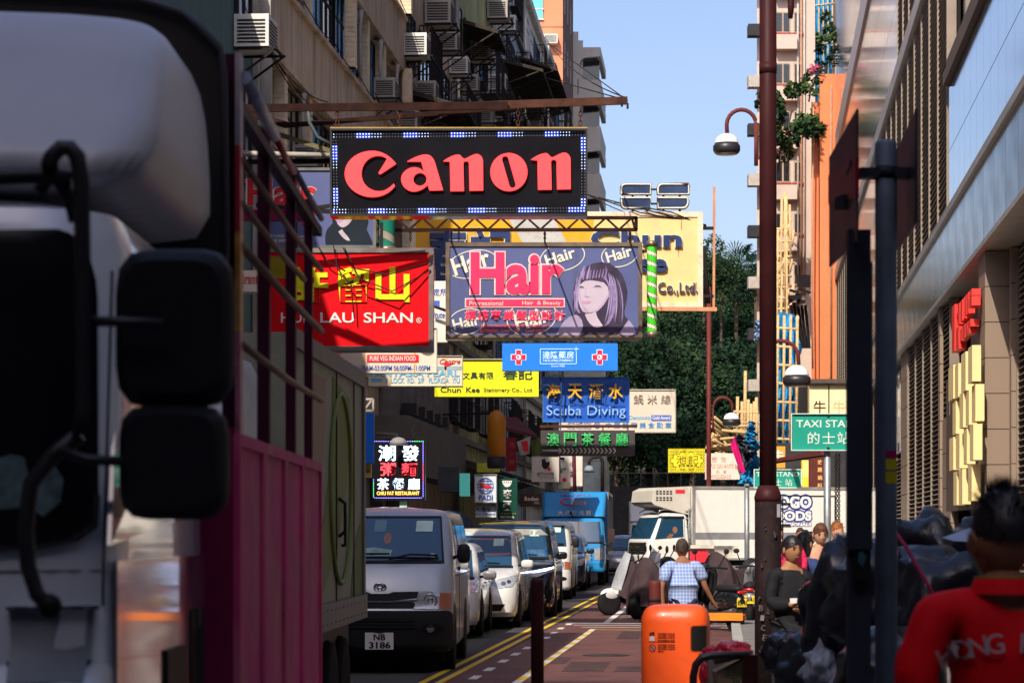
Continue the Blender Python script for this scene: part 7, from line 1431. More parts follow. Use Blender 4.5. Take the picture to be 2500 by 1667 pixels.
hd = M('headboard', (.045, .040, .036), .55, var=.15); D_ = 7.8; pl = [(-.0 + W(x, y, D_).x - NX, W(x, y, D_).z) for x, y in ((-700, -60), (250, -12), (345, 0), (445, 32), (482, 62), (541, 122), (549, 200), (552, 625), (520, 900), (-700, 900))]
g = MB(); g.prism(pl, 1.8, 1.9); g.build('headboard', hd, V12.t)
g = MB(); pp = [(a, 1.78, b_) for a, b_ in pl[:8]]; g.tube(pp, .012, 6); g.build('headboard_edge', M('edge_alu', (.10, .10, .12), .4, .6), V12.t)
mg = M('magenta_lit', (.82, .075, .25), .6, var=.22, sc_=2.2, dirt=(.7, .30, .28), dirt_amt=.5, dirt_sc=1.6); mgd = M('magenta_shaded', (.30, .012, .08), .6, var=.2)  # same paint twice: lighter for the lit side, darker for shaded boards
SX = -.889 - NX
g = MB(); g.box(-1.3, SX - .01, 1.92, 2.0, .6, 1.99); g.build('front_board', mgd, V12.t)
for a_, b_ in ((1.93, 2.72), (2.74, 3.55), (3.57, 4.35), (4.37, 5.36)):
    g = MB(); g.box(SX - .03, SX, a_, b_, .95, 1.97); g.box(SX, SX + .012, a_, a_ + .05, .95, 1.97); g.box(SX, SX + .012, b_ - .04, b_, .95, 1.97); g.box(SX, SX + .014, a_ + .05, b_ - .04, 1.93, 1.97); g.build('side_board', mg, V12.t)
g = MB(); g.box(-1.3, SX - .03, 1.95, 5.36, .9, 1.0); g.box(SX - .06, SX + .01, 1.92, 5.36, .86, .95); g.build('bed', mgd, V12.t)
wood = M('old_rail_wood', (.36, .24, .165), .6, var=.35, sc_=6, stretch=(1, .2, 1), dirt=(.1, .06, .05), dirt_amt=.4)
for y, w_ in ((1.98, .05), (3.07, .05), (4.15, .045), (5.0, .04)):
    g = MB(); g.box(SX - w_, SX - .005, y - .02, y + .035, 1.97, 3.14 if y > 2 else 3.2); g.build('stake', M('stake_dark', (.06, .008, .03), .6), V12.t)
for z, r_, y0, y1 in ((2.26, .014, 2.0, 5.34), (2.58, .015, 2.0, 5.34), (2.72, .012, 2.0, 4.4), (2.86, .012, 2.0, 5.34)):
    g = MB(); g.tube([(SX + .01, y0, z), (SX + .01, (y0 + y1) / 2, z - .01), (SX + .01, y1, z)], r_, 7); g.build('rail', wood, V12.t)
g = MB(); g.box(SX - .03, SX + .01, 1.98, 5.38, 3.02, 3.06); g.build('top_rail', M('top_rail_dark', (.05, .02, .035), .5), V12.t)
for i, (a_, b_, m_) in enumerate(((2.0, 3.0, M('bluewhite_sheet', (.50, .55, .68), .35, var=.4, sc_=7)), (3.0, 3.75, M('red_sheet', (.60, .02, .05), .4, var=.2)), (3.75, 5.2, M('grey_sheet', (.26, .24, .30), .5, var=.3, sc_=8)))): g = MB(); g.tube([(SX + .02, a_, 3.10 + (.03 if i == 0 else .0)), (SX + .02, b_, 3.08 if i else 3.10)], .014 if i else .022, 8); g.build('rolled_cover', m_, V12.t)
for z0, z1, m_ in ((1.97, 2.3, M('post_pink', (.50, .15, .22), .4, var=.5, sc_=16)), (2.3, 2.62, M('post_orange', (.62, .28, .05), .4, var=.5, sc_=14)), (2.62, 2.9, M('post_red', (.6, .03, .06), .4, var=.2)), (2.9, 3.2, M('post_pale', (.5, .42, .45), .4, var=.3, sc_=9))): g = MB(); g.box(SX - .005, SX + .012, 1.93, 2.02, z0, z1); g.build('corner_post', m_, V12.t)  # colour bands stand for street reflections on the post
for y in (1.85, 5.3): g = MB(); g.bar((-1.2, y + .1, 3.12), (SX - .03, y + .1, 3.12), .05); g.build('cross_bar', mgd, V12.t)
g = MB(); [g.box(.1 + i * .2, .28 + i * .2, 3.5 + .2 * i, 3.9 + .2 * i, 2.0, 2.25 + .1 * (i % 2)) for i in range(3)]; g.build('load', M('dark_load', (.03, .03, .06), .6), V12.t)
wheel(V12.t, .92, .95, .42, .25, 6, rim_=blp); wheel(V12.t, .92, 4.2, .42, .25, 6, rim_=blp)
# mirrors and their arms
def mirror_box(px0, py0, px1, py1, D):
    a, c = W(px0, py1, D), W(px1, py0, D); cx, cz = (a.x + c.x) / 2, (a.z + c.z) / 2; w_, h_ = (c.x - a.x) / 2, (c.z - a.z) / 2; g = MB(); vs = []; fs = []; n = 28
    for t, s_ in ((.0, .82), (.03, .95), (.07, 1), (.11, .97), (.13, .9)):
        for j in range(n):
            an = 2 * math.pi * j / n; c_, sn = math.cos(an), math.sin(an); q = 5.0; k = (abs(c_) ** q + abs(sn) ** q) ** (-1 / q); vs.append((cx - NX + w_ * s_ * c_ * k, D - 6 + t, cz + h_ * s_ * sn * k))
    for i in range(4):
        for j in range(n): fs.append((i * n + j, i * n + (j + 1) % n, (i + 1) * n + (j + 1) % n, (i + 1) * n + j))
    fs += [tuple(range(n))[::-1], tuple(range(4 * n, 5 * n))]; g.add(vs, fs, True); me = g.mesh('mirror_housing', M('mirror_housing', (.012, .013, .018), .5, var=.1))
    try: me.set_sharp_from_angle(angle=R(50))
    except Exception: pass
    return link('mirror_housing', me, V12.t)
mirror_box(270, 600, 566, 992, 5.55); mirror_box(278, 985, 552, 1268, 5.5)
def tubeL(pts, r, D, nm='mirror_arm', m=None):
    g = MB(); g.tube([W(x, y, D) - Vector((NX, 6, 0)) for x, y in pts], r, 9); return g.build(nm, m or M('arm_black', (.014, .014, .018), .45), V12.t)
tubeL([(-200, 430), (0, 432), (100, 428), (178, 440)], .020, 5.5); tubeL([(118, 408), (125, 385), (148, 362), (172, 362), (190, 385), (200, 450), (203, 700), (205, 1000), (196, 1060)], .019, 5.48)
tubeL([(196, 1060), (130, 1110), (75, 1180), (62, 1290), (68, 1380), (90, 1450), (118, 1478)], .019, 5.5); tubeL([(205, 785), (300, 785), (400, 790)], .012, 5.5); tubeL([(150, 1098), (215, 1122), (300, 1125)], .012, 5.48); tubeL([(95, 470), (130, 430), (170, 480), (185, 540)], .016, 5.52)
for a_, r_ in (((122, 1478, 5.5), .028), ((122, 405, 5.48), .02)): g = MB(); g.ball(W(*a_) - Vector((NX, 6, 0)), r_, 12, 8); g.build('arm_joint', pblack, V12.t)
# ---- green grey box lorry behind it
bx = M('olive_box', (.28, .29, .22), .5, var=.12, sc_=1.5, dirt=(.07, .065, .055), dirt_amt=.35)
lv = [(.5, 0, 1.7, .95, .1, .04), (1.2, .02, 1.7, .97, .12, .05), (1.9, .05, 1.7, .97, .12, .05), (2.6, .4, 1.7, .92, .12, .05), (2.76, .55, 1.6, .85, .12, .05)]
V13 = Veh('box_lorry', 'olive grey box lorry with a printed side ahead of the silver van', 'lorry', 0, 14.6, -.04, lv, M('dull_white_cab', (.50, .52, .54), .4), X=-2.62, bname='cab')
V13.patch([(-.85, 1.5), (-.8, 2.3), (.8, 2.3), (.85, 1.5)], 'f', blgl, 'windscreen', .01, step=.1)
g = MB(); g.box(-.95, 1.06, 2.0, 6.72, .98, 3.0); g.build('box_body', bx, V13.t)
rl2 = M('box_rail', (.17, .16, .15), .5, .3, var=.2); g = MB(); g.box(1.06, 1.09, 2.0, 6.72, 2.90, 3.03); g.box(1.06, 1.085, 6.62, 6.74, 1.1, 2.9); g.build('edge_rail', rl2, V13.t)
g = MB(); g.box(1.06, 1.10, 2.0, 6.74, .92, 1.12); lr_ = g.build('lower_rail', rl2, V13.t)
g = MB(); [g.ball((1.10, 2.3 + i * .28, z), .012, 6, 3) for i in range(16) for z in (.97, 1.07)]; g.build('rivet', steel_g, lr_, kind='stuff')
for pts, c_, nm in ((bez([(3.4, 1.12), ('c', 4.6, 1.4, 5.8, 2.0, 5.6, 2.75), (4.4, 2.85), ('c', 4.4, 2.1, 3.8, 1.6, 2.9, 1.3)], 7), (.16, .19, .06), 'green_leaf_print'), (bez([(5.7, 1.12), (6.6, 1.12), (6.6, 1.75), ('c', 6.2, 1.7, 5.9, 1.5, 5.7, 1.12)], 6), (.10, .15, .04), 'green_print'), (bez([(2.2, 1.2), ('c', 3.2, 1.5, 4.0, 2.2, 3.9, 2.8), (3.0, 2.8), ('c', 3.0, 2.1, 2.6, 1.6, 2.2, 1.5)], 6), (.30, .20, .16), 'pale_print')):
    g = MB(); g.prism(pts, 1.061, 1.066, 'x'); g.build(nm, M(nm, c_, .5, var=.15), V13.t)
g = MB(); pp = [(1.075, 4.9 + .75 * math.cos(a), 2.0 + .75 * math.sin(a)) for a in [i * math.pi / 12 for i in range(25)]]; g.tube(pp, .02, 5, False); g.build('ring_print', M('ring_green', (.22, .26, .08), .5), V13.t)
for y in (4.6, 5.9): g = MB(); g.box(1.066, 1.075, y - .012, y + .012, 1.12, 2.9); g.build('door_gap', pblack, V13.t)
g = MB(); g.tube([(1.07, 4.75, 1.62), (1.12, 4.75, 1.66), (1.12, 4.75, 1.88), (1.07, 4.75, 1.92)], .015, 6); g.tube([(1.07, 4.95, 1.55), (1.10, 4.95, 1.55), (1.1, 4.95, 1.8)], .015, 6); g.build('handle', blp, V13.t)
g = MB(); g.box(-.8, .95, .5, 6.6, .55, .95); g.build('chassis', pblack, V13.t)
for y in (.8, 4.9, 5.8): wheel(V13.t, .88, y, .4, .26, 6, rim_=blp)
# ================================================================ MOTORCYCLES UNDER COVERS
cov = M('brown_cover', (.050, .032, .036), .75, var=.25, sc_=3, bump=.5, bs=9); covb = M('black_cover', (.018, .016, .02), .6, var=.2, bump=.5, bs=9); clearp = M('clear_plastic', (.35, .37, .40), .2, var=.25, coat=.6)
def drape(pts_r, c, seed, n=64, amp=.075):
    P0 = pts_r; pts_r = [tuple(P0[i][q] * (1 - u) + P0[i + 1][q] * u for q in range(5)) for i in range(len(P0) - 1) for u in (0, .33, .66)] + [P0[-1]]
    """a cloth cover: rings (z, rx, ry, dx, dy) with folds"""
    g = MB(); vs = []; fs = []
    for (z, rx, ry, dx, dy) in pts_r:
        for j in range(n):
            a = 2 * math.pi * j / n; f = 1 + amp * math.sin(a * 7 + seed + z * 3) * (1.2 - z * .6) + .22 * noise.noise((math.cos(a) * 1.6 + seed, math.sin(a) * 1.6, z * 2.2)) - .09 * abs(noise.noise((math.cos(a) * 5 + seed, math.sin(a) * 5, z * 5)))
            vs.append((c[0] + dx + rx * f * math.cos(a), c[1] + dy + ry * f * math.sin(a), z + .03 * noise.noise((a * 2, z, seed))))
    m = len(pts_r)
    for i in range(m - 1):
        for j in range(n): fs.append((i * n + j, i * n + (j + 1) % n, (i + 1) * n + (j + 1) % n, (i + 1) * n + j))
    fs += [tuple(range((m - 1) * n, m * n))]; g.add(vs, fs, True); return g
def tent(prof, seed, n=26, m=44):
    """a cloth thrown over a motorcycle; prof: (y, ridge height, foot half width, hem height) along its length"""
    g = MB(); vs = []
    for j in range(m + 1):
        u = j / m * (len(prof) - 1); i = min(int(u), len(prof) - 2); f = u - i; f = f * f * (3 - 2 * f)
        y, h, w, hem = [prof[i][q] * (1 - f) + prof[i + 1][q] * f for q in range(4)]
        for k in range(n + 1):
            a = k / n * 2 - 1; s_ = abs(a); x = w * (1 - (1 - s_) ** 1.5) * (1 if a > 0 else -1); z = hem + (h - hem) * (1 - s_ ** 1.9) ** .75 if s_ < 1 else hem
            d = noise.noise((a * 2.2 + seed, y * 3.2, seed * 3.1)) * .07 + (abs(noise.noise((a * 6, y * 7 + seed, 2.))) - .15) * .09 * s_ + .035 * math.sin(y * 22 + seed + a * 3) * s_
            vs.append((x * (1 + d * 1.6), y + .03 * noise.noise((a * 4, y * 4, seed)), z + d * .35 * (1 - s_)))
    q = n + 1; fs = [(j * q + k, j * q + k + 1, (j + 1) * q + k + 1, (j + 1) * q + k) for j in range(m) for k in range(n)] + [tuple(range(q))[::-1], tuple(range(m * q, (m + 1) * q))]
    return g.add(vs, fs, True)
PA = [(-.62, .55, .16, .40), (-.48, .92, .24, .30), (-.36, 1.12, .34, .25), (-.22, 1.10, .36, .20), (-.02, .86, .30, .18), (.25, .80, .28, .20), (.50, .84, .28, .22), (.70, .92, .26, .3), (.86, .80, .20, .42), (.92, .62, .12, .5)]
PB_ = [(-.75, .62, .20, .25), (-.58, .98, .30, .12), (-.42, 1.18, .38, .08), (-.25, 1.12, .38, .05), (-.05, .92, .34, .05), (.25, .86, .32, .08), (.55, .95, .32, .10), (.78, 1.02, .28, .15), (.92, .85, .20, .3), (.98, .6, .12, .4)]
PC = [(-.80, .60, .22, .22), (-.62, 1.08, .34, .15), (-.45, 1.30, .42, .12), (-.28, 1.25, .42, .12), (-.05, 1.02, .38, .14), (.25, .95, .36, .16), (.6, 1.0, .34, .18), (.85, .98, .28, .25), (1.0, .7, .16, .4)]
def bike(label, x, D, rz, rings, seed, mat, extras=True, white=False, flip=1):
    t = thing('motorcycle', label, 'motorcycle', ((x - CX) / FP * D, D, 0), rz, 'motorcycles parked in the bay')
    g = tent(rings, seed); g.build('cover', mat, t)
    r = .25
    w_ = MB(); w_.lathe([(r * .6, -.055), (r * .9, -.06), (r, -.03), (r, .03), (r * .9, .06), (r * .6, .055)], (0, 0, 0), 26, 'x'); o = w_.build('wheel', tyre, t); o.location = (0, -.78 * flip, r)
    w_ = MB(); w_.lathe([(r * .62, -.03), (r * .62, .03)], n=20, ax='x', cap=False); [w_.bar((0, 0, 0), (0, math.cos(a) * r * .6, math.sin(a) * r * .6), .03) for a in [i * 1.256 for i in range(5)]]; w_.build('rim', M('bronze_rim', (.3, .15, .06), .4, .6), o)
    w_ = MB(); w_.lathe([(r * .6, -.06), (r * .9, -.065), (r, 0), (r * .9, .065), (r * .6, .06)], (0, 0, 0), 26, 'x'); o = w_.build('wheel', tyre, t); o.location = (0, .62 * flip, r)
    if white:
        g = MB(); g.ball((0, -.74 * flip, r + .17), 1, 16, 8, .075, .24, .13, half=False); g.build('mudguard', white_p, t)
        g = MB(); vs = [(-.17, -.60 * flip, .50), (.17, -.60 * flip, .50), (.21, -.50 * flip, .85), (.14, -.36 * flip, 1.22), (-.14, -.36 * flip, 1.22), (-.21, -.50 * flip, .85), (0, -.74 * flip, .55), (0, -.62 * flip, .9), (0, -.42 * flip, 1.28)]
        g.add(vs, [(0, 6, 7, 5), (6, 1, 2, 7), (5, 7, 8, 4), (7, 2, 3, 8)], True); g.build('front_shield', clearp, t)
        g = MB(); g.add([(-.14, -.62 * flip, .42), (.14, -.62 * flip, .42), (.17, -.56 * flip, .72), (-.17, -.56 * flip, .72), (0, -.72 * flip, .45), (0, -.66 * flip, .75)], [(0, 4, 5, 3), (4, 1, 2, 5)], True); g.build('front_apron', white_p, t)
    if extras:
        for s_ in (-1, 1):
            g = MB(); g.tube([(s_ * .12, -.28 * flip, 1.05), (s_ * .26, -.2 * flip, 1.12), (s_ * .3, -.12 * flip, 1.28)], .012, 6); a_ = g.build('mirror_stalk', pblack, t)
            g = MB(); g.ball((s_ * .31, -.12 * flip, 1.33), 1, 12, 8, .035, .02, .075); g.build('mirror', pblack, a_)
    return t
bike('white fronted scooter half under a brown cover at the left of the parked row', 1572, 49.5, R(-66), PA, 1, cov, True, True)
bike('scooter under a creased brown cover touching the man in the checked shirt', 1600, 47.5, R(-30), PB_, 2, cov, True)
def scooter(label, x, D, rz, paint, platet=None, box=None):
    t = thing('scooter', label, 'motorcycle', ((x - CX) / FP * D, D, 0), rz, 'motorcycles parked in the bay'); r = .25
    for y in (-.66, .58):
        w_ = MB(); w_.lathe([(r * .6, -.05), (r * .92, -.055), (r, -.02), (r, .02), (r * .92, .055), (r * .6, .05)], n=26, ax='x'); o = w_.build('wheel', tyre, t); o.location = (0, y, r)
        w_ = MB(); w_.lathe([(r * .62, -.04), (r * .5, -.02), (r * .5, .02), (r * .62, .04)], n=20, ax='x', cap=False); [w_.bar((0, 0, 0), (0, math.cos(a) * r * .6, math.sin(a) * r * .6), .035) for a in [i * 1.256 for i in range(5)]]; w_.build('rim', rimm, o)
    g = MB(); g.ball((0, -.66, r + .12), 1, 16, 8, .075, .25, .13); g.build('mudguard', paint, t)
    g = MB(); vs = []; fs = []; sec = [(-.62, .42, .10), (-.52, .70, .20), (-.42, .95, .17), (-.36, 1.04, .10)]
    for y, z, w in sec: vs += [(-w, y + .10, z), (-w * .6, y + .01, z), (0, y - .04, z), (w * .6, y + .01, z), (w, y + .10, z)]
    for y, z, w in sec: vs += [(-w, y + .13, z), (-w * .6, y + .06, z), (0, y + .02, z), (w * .6, y + .06, z), (w, y + .13, z)]
    for i in range(3):
        for j in range(4): a = i * 5 + j; fs += [(a, a + 1, a + 6, a + 5), (a + 20, a + 25, a + 26, a + 21)]
        fs += [(i * 5, i * 5 + 5, i * 5 + 25, i * 5 + 20), (i * 5 + 4, i * 5 + 24, i * 5 + 29, i * 5 + 9)]
    fs += [(15, 16, 17, 18, 19, 39, 38, 37, 36, 35), (0, 20, 21, 22, 23, 24, 4, 3, 2, 1)]; g.add(vs, fs, True); g.build('front_apron', paint, t)
    g = MB(); g.box(-.16, .16, -.45, .12, .28, .36); g.build('footboard', blp, t)
    g = MB(); g.ball((0, .38, .52), 1, 18, 10, .17, .46, .20); g.build('tail_body', paint, t); g = MB(); g.ball((0, .36, .72), 1, 16, 8, .14, .42, .085); g.build('seat', blp, t)
    g = MB(); g.tube([(0, -.52, .5), (0, -.36, 1.02)], .035, 8); g.tube([(-.32, -.22, 1.04), (-.15, -.34, 1.06), (.15, -.34, 1.06), (.32, -.22, 1.04)], .018, 7); g.build('handlebar', blp, t)
    g = MB(); g.ball((0, -.42, 1.04), 1, 14, 8, .11, .08, .085); o = g.build('headlamp_pod', paint, t); g = MB(); g.ball((0, -.48, 1.04), 1, 12, 6, .075, .03, .055); g.build('headlamp', lens, o)
    for s_ in (-1, 1):
        g = MB(); g.tube([(s_ * .2, -.32, 1.06), (s_ * .27, -.28, 1.2), (s_ * .3, -.24, 1.3)], .009, 6); a_ = g.build('mirror_stalk', pblack, t); g = MB(); g.ball((s_ * .31, -.24, 1.33), 1, 12, 8, .055, .015, .045); g.build('mirror', blp, a_)
    g = MB(); g.box(-.09, .09, .80, .815, .42, .56); g.build('number_plate', M('plate_yellow', (.7, .5, .03), .5), t); g = MB(); put_text(g, 'KR 41', -.08, .08, .45, .53, -.82, .003, .02, fn=lambda a, y, b_: (-a, -y + .0, b_)); g.build('plate_lettering', pblack, t)
    g = MB(); g.ball((0, .80, .66), 1, 12, 6, .09, .03, .035); g.build('tail_lamp', M('tail_red', (.4, .01, .01), .2), t)
    g = MB(); g.tube([(.12, .2, .3), (.16, .5, .3), (.16, .82, .36)], [.03, .045, .05], 9); g.build('exhaust', M('exhaust_steel', (.2, .19, .18), .35, .8), t); return t
scooter('black scooter with yellow rear plate between the checked shirt and the covered motorcycles', 1752, 41.5, R(205), black_p)
scooter('dark blue scooter with twin mirrors close behind the white fronted one', 1598, 53, R(-38), blue_p)
scooter('silver scooter partly hidden by the maroon post', 1838, 43.5, R(170), grey_p)
bike('dark motorcycle with bare mirrors behind the man in the checked shirt', 1625, 52, R(-40), PA, 3, covb, True, True)
bike('motorcycle under a large brown cover right of the man in the checked shirt', 1778, 45, R(-35), PC, 4, cov, False)
B5_ = bike('motorcycle under a black cover with a lime patch beside the maroon pole', 1815, 46, R(15), PB_, 5, covb, False)
g = MB(); g.prism([(W(1802, 0, 45.2).x, W(0, 1448, 45.2).z), (W(1818, 0, 45.2).x, W(0, 1425, 45.2).z), (W(1816, 0, 45.2).x, W(0, 1436, 45.2).z), (W(1808, 0, 45.2).x, W(0, 1450, 45.2).z)], 45.18, 45.24); g.build('lime_patch', M('lime_patch', (.35, .75, .05), .5), B5_, w=True)
CB = thing('delivery_box', 'white and red delivery crates stacked on a motorcycle behind the checked shirt', 'crate', W(1722, 1390, 50)); g = MB(); g.box(W(1690, 0, 50).x, W(1742, 0, 50).x, 50, 50.5, W(0, 1372, 50).z, W(0, 1335, 50).z); g.build('crate', ccream, CB, w=True); g = MB(); g.box(W(1684, 0, 50).x, W(1728, 0, 50).x, 49.9, 50, W(0, 1372, 50).z, W(0, 1345, 50).z); g.build('red_front', redl, CB, w=True); g = MB(); g.box(W(1745, 0, 50).x, W(1805, 0, 50).x, 50.2, 50.8, W(0, 1362, 50).z, W(0, 1332, 50).z); g.build('crate', M('cream_crate', (.6, .56, .48), .5), CB, w=True)
g = MB(); g.box(W(1685, 0, 50).x, W(1742, 0, 50).x, 49.88, 50.5, W(0, 1338, 50).z, W(0, 1330, 50).z); g.build('lid', M('cream_crate', (.6, .56, .48)), CB, w=True)
# ================================================================ THINGS ON THE NEAR PAVEMENT
# big maroon post
BP = thing('maroon_post', 'big nearest maroon post with a thick grimy foot and scratched letters', 'post', (2.375, 22.8, .13))
rr = 21 * 22.8 / FP; rb = 32.5 * 22.8 / FP; zc = W(0, 1190, 22.8).z
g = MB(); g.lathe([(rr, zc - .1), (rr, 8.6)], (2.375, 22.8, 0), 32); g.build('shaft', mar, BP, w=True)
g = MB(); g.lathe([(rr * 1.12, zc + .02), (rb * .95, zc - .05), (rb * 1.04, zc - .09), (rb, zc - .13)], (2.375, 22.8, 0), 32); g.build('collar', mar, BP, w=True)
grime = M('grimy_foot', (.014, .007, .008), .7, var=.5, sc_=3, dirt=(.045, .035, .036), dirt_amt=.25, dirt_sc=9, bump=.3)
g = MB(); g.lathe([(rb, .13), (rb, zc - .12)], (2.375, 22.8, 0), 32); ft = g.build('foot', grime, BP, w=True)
g = MB(); g.lathe([(rr * 1.03, 5.9), (rr * 1.03, 6.0)], (2.375, 22.8, 0), 32); g.build('ring', mar, BP, w=True)
g = MB(); [g.tube([W(1932, -90, 22.5), W(1931, 20, 22.5), W(1930, 46, 22.5)], [.03, .03, .02], 8), g.tube([W(1894, -60, 22.7), W(1932, -90, 22.5)], .03, 8)]; g.build('bracket_arm', mar, BP, w=True)
chalk = M('chalk_scratch', (.16, .14, .14), .9, var=.2)
for i, ch in enumerate('BICE'):
    g = MB(); p = W(1853 + i * 3, 1490 + i * 24, 22.8 - rb); put_text(g, ch, p.x, p.x + .035, p.z, p.z + .05, p.y - .012, .004, -.018, rot=-.15); g.build('scratched_letter', chalk, ft, w=True)
rnd = random.Random(8)
for i in range(16):
    p = W(rnd.uniform(1850, 1898), rnd.uniform(1225, 1600), 22.8 - rb * .93); g = MB(); g.prism([(p.x + rnd.uniform(-.02, .02), p.z + rnd.uniform(-.035, .035)) for _ in range(5)], p.y - .02, p.y - .01); g.build('torn_sticker', M('torn_paper', (.05, .045, .045), .9, var=.3), ft, w=True)
g = MB(); p = W(1897, 1238, 22.6); g.box(p.x, p.x + .03, 22.6, 22.62, p.z - .09, p.z + .03); g.build('sticker', M('pale_sticker', (.25, .25, .27), .7), BP, w=True)
# bollards
def bollard(label, x, ytop, D, px, mat, ring=False):
    p = W(x, ytop, D); t = thing('bollard', label, 'bollard', (p.x, D, .13), 0, 'maroon bollards'); r = px / 2 * D / FP; h = p.z - .13
    g = MB(); g.lathe([(r, 0), (r, h - .03), (r * .93, h - .008), (r * .6, h)], n=24); g.build('post', mat, t)
    if ring: g = MB(); g.lathe([(r * 1.02, h - .17), (r * 1.02, h - .145)], n=24); g.build('groove', iron, t)
bollard('maroon bollard standing alone left of the dashed line', 1312, 1411, 16.5, 32, mar); bollard('maroon bollard just behind the orange bin', 1599, 1416, 19.5, 29, mar2, True)
# orange litter bin
LB_ = thing('litter_bin', 'rounded orange litter bin with a dark square mouth and small black notices', 'litter bin', (W(1650, 0, 17).x, 17, .13), R(-8))
om = M('bin_orange', (.92, .10, .012), .38, var=.12, sc_=5, coat=.3, dirt=(.42, .06, .02), dirt_amt=.35, dirt_sc=5, bump=.15, bs=12); n = 44
def sq(r, k, q=4.0): return [(r * math.cos(a) * (abs(math.cos(a)) ** q + abs(math.sin(a)) ** q) ** (-1 / q), r * k * math.sin(a) * (abs(math.cos(a)) ** q + abs(math.sin(a)) ** q) ** (-1 / q)) for a in [2 * math.pi * i / n for i in range(n)]]
hb_ = W(0, 1474, 17).z - .13; wb2 = 82.5 * 17 / FP; vs = []; fs = []; zs = [(0, .93), (.03, .96), (.3, .99), (.7, 1.0), (hb_ - .12, 1.0), (hb_ - .085, .985), (hb_ - .05, .93), (hb_ - .022, .84), (hb_ - .006, .70), (hb_, .45), (hb_ + .003, .1)]
for z, s_ in zs: vs += [(x, y, z) for x, y in sq(wb2 * s_, .95)]
fs = [(i * n + j, i * n + (j + 1) % n, (i + 1) * n + (j + 1) % n, (i + 1) * n + j) for i in range(len(zs) - 1) for j in range(n)] + [tuple(range((len(zs) - 1) * n, len(zs) * n)), tuple(range(n))[::-1]]
g = MB(); g.add(vs, fs, True); g.build('bin_body', om, LB_)
class Pr:      # patches on the bin, seen from the front
    pass
vb = Veh.__new__(Veh); vb.t = LB_; vb.bvh = BVHTree.FromPolygons([Vector(v) for v in vs], [list(f) for f in fs])
k17 = 17 / FP
def bp(x, y): return ((x - 1650) * k17, (1667 - y) * k17 + W(0, 1667, 17).z - .13)
vb.patch(rrect(*(bp(1692, 0)[0], bp(1733, 0)[0] - .006), bp(0, 1585)[1], bp(0, 1524)[1], .02), 'f', pblack, 'mouth', .003, .006, step=.012); vb.patch(rrect(bp(1689, 0)[0], bp(1733, 0)[0] - .003, bp(0, 1588)[1], bp(0, 1521)[1], .022), 'f', M('bin_lip', (.55, .06, .01), .4), 'mouth_rim', .0015, .006, step=.012)
tx = M('notice_black', (.06, .015, .01), .6)
for y in (1541, 1546, 1551, 1557, 1560, 1568, 1573, 1578, 1584): w_ = 41 if y != 1584 else 14; vb.text('本桶只供棄置小件垃圾之用' if y < 1555 or y > 1565 else 'NO HOUSEHOLD WASTE', *[bp(1612, 0)[0], bp(1612 + w_, 0)[0]], bp(0, y + 3.2)[1], bp(0, y)[1], tx, off=.002)
vb.patch([bp(1590, 1563), bp(1654, 1563), bp(1654, 1564), bp(1590, 1564)], 'f', tx, 'divider', .002, .004, step=.02)
vb.patch(ell(*bp(1599, 1578), 9 * k17, 10 * k17, 20), 'f', M('notice_red', (.35, .02, .01), .5), 'no_dumping_ring', .002, .004, step=.012); vb.patch(ell(*bp(1599, 1578), 6.5 * k17, 7.5 * k17, 16), 'f', M('notice_grey', (.30, .16, .14), .5), 'no_dumping_disc', .003, .004, step=.012); vb.patch([bp(1594, 1573), bp(1596, 1571), bp(1605, 1583), bp(1603, 1585)], 'f', M('notice_red', (.35, .02, .01)), 'bar', .0045, .004, step=.012)
vb.patch(rrect(bp(1592, 0)[0], bp(1604, 0)[0], bp(0, 1561)[1], bp(0, 1549)[1], .004), 'f', M('bottle_pale', (.55, .50, .52), .5), 'bottle_icon', .003, .004, step=.012); vb.patch([bp(1596, 1549), bp(1600, 1549), bp(1600, 1543), bp(1596, 1543)], 'f', M('notice_red', (.35, .02, .01)), 'bottle_icon_cap', .003, .004, step=.012)
vb.patch([bp(1592, 1541), bp(1604, 1538), bp(1604, 1562), bp(1592, 1562)], 'f', tx, 'bottle_backing', .0018, .003, step=.012)
g = MB(); vs2 = sq(wb2 * 1.005, .95); g.add([(x, y, .40) for x, y in vs2] + [(x, y, .415) for x, y in vs2], [(j, (j + 1) % n, (j + 1) % n + n, j + n) for j in range(n)], True); g.build('seam', M('bin_lip', (.55, .06, .01)), LB_)
# two grey posts with old metal sign plates
gp = M('grey_post_paint', (.15, .20, .28), .5, .2, var=.25, sc_=5, dirt=(.03, .04, .05), dirt_amt=.35, dirt_sc=3); gpd = M('dark_post_paint', (.022, .026, .040), .55, var=.3, sc_=4, dirt=(.06, .05, .06), dirt_amt=.2)
P1 = thing('sign_post', 'round blue grey post with two sign plates seen edge on and yellow stickers', 'sign post', (W(2163, 0, 10).x, 10, .13)); x1 = W(2163, 0, 10).x; r1 = 27 * 10 / FP
g = MB(); g.lathe([(r1, .13), (r1, W(0, 352, 10).z), (r1 * .9, W(0, 346, 10).z), (r1 * .5, W(0, 342, 10).z)], (x1, 10, 0), 24); g.build('shaft', gp, P1, w=True)
g = MB(); g.lathe([(r1 * 1.12, W(0, 436, 10).z), (r1 * 1.12, W(0, 408, 10).z)], (x1, 10, 0), 24); g.box(x1 - .11, x1 + .12, 9.96, 10.04, W(0, 436, 10).z, W(0, 412, 10).z); g.build('clamp', gpd, P1, w=True)
sb = M('sign_back_dark', (.030, .018, .028), .5, var=.2); sr = M('sign_red_band', (.16, .004, .015), .5)
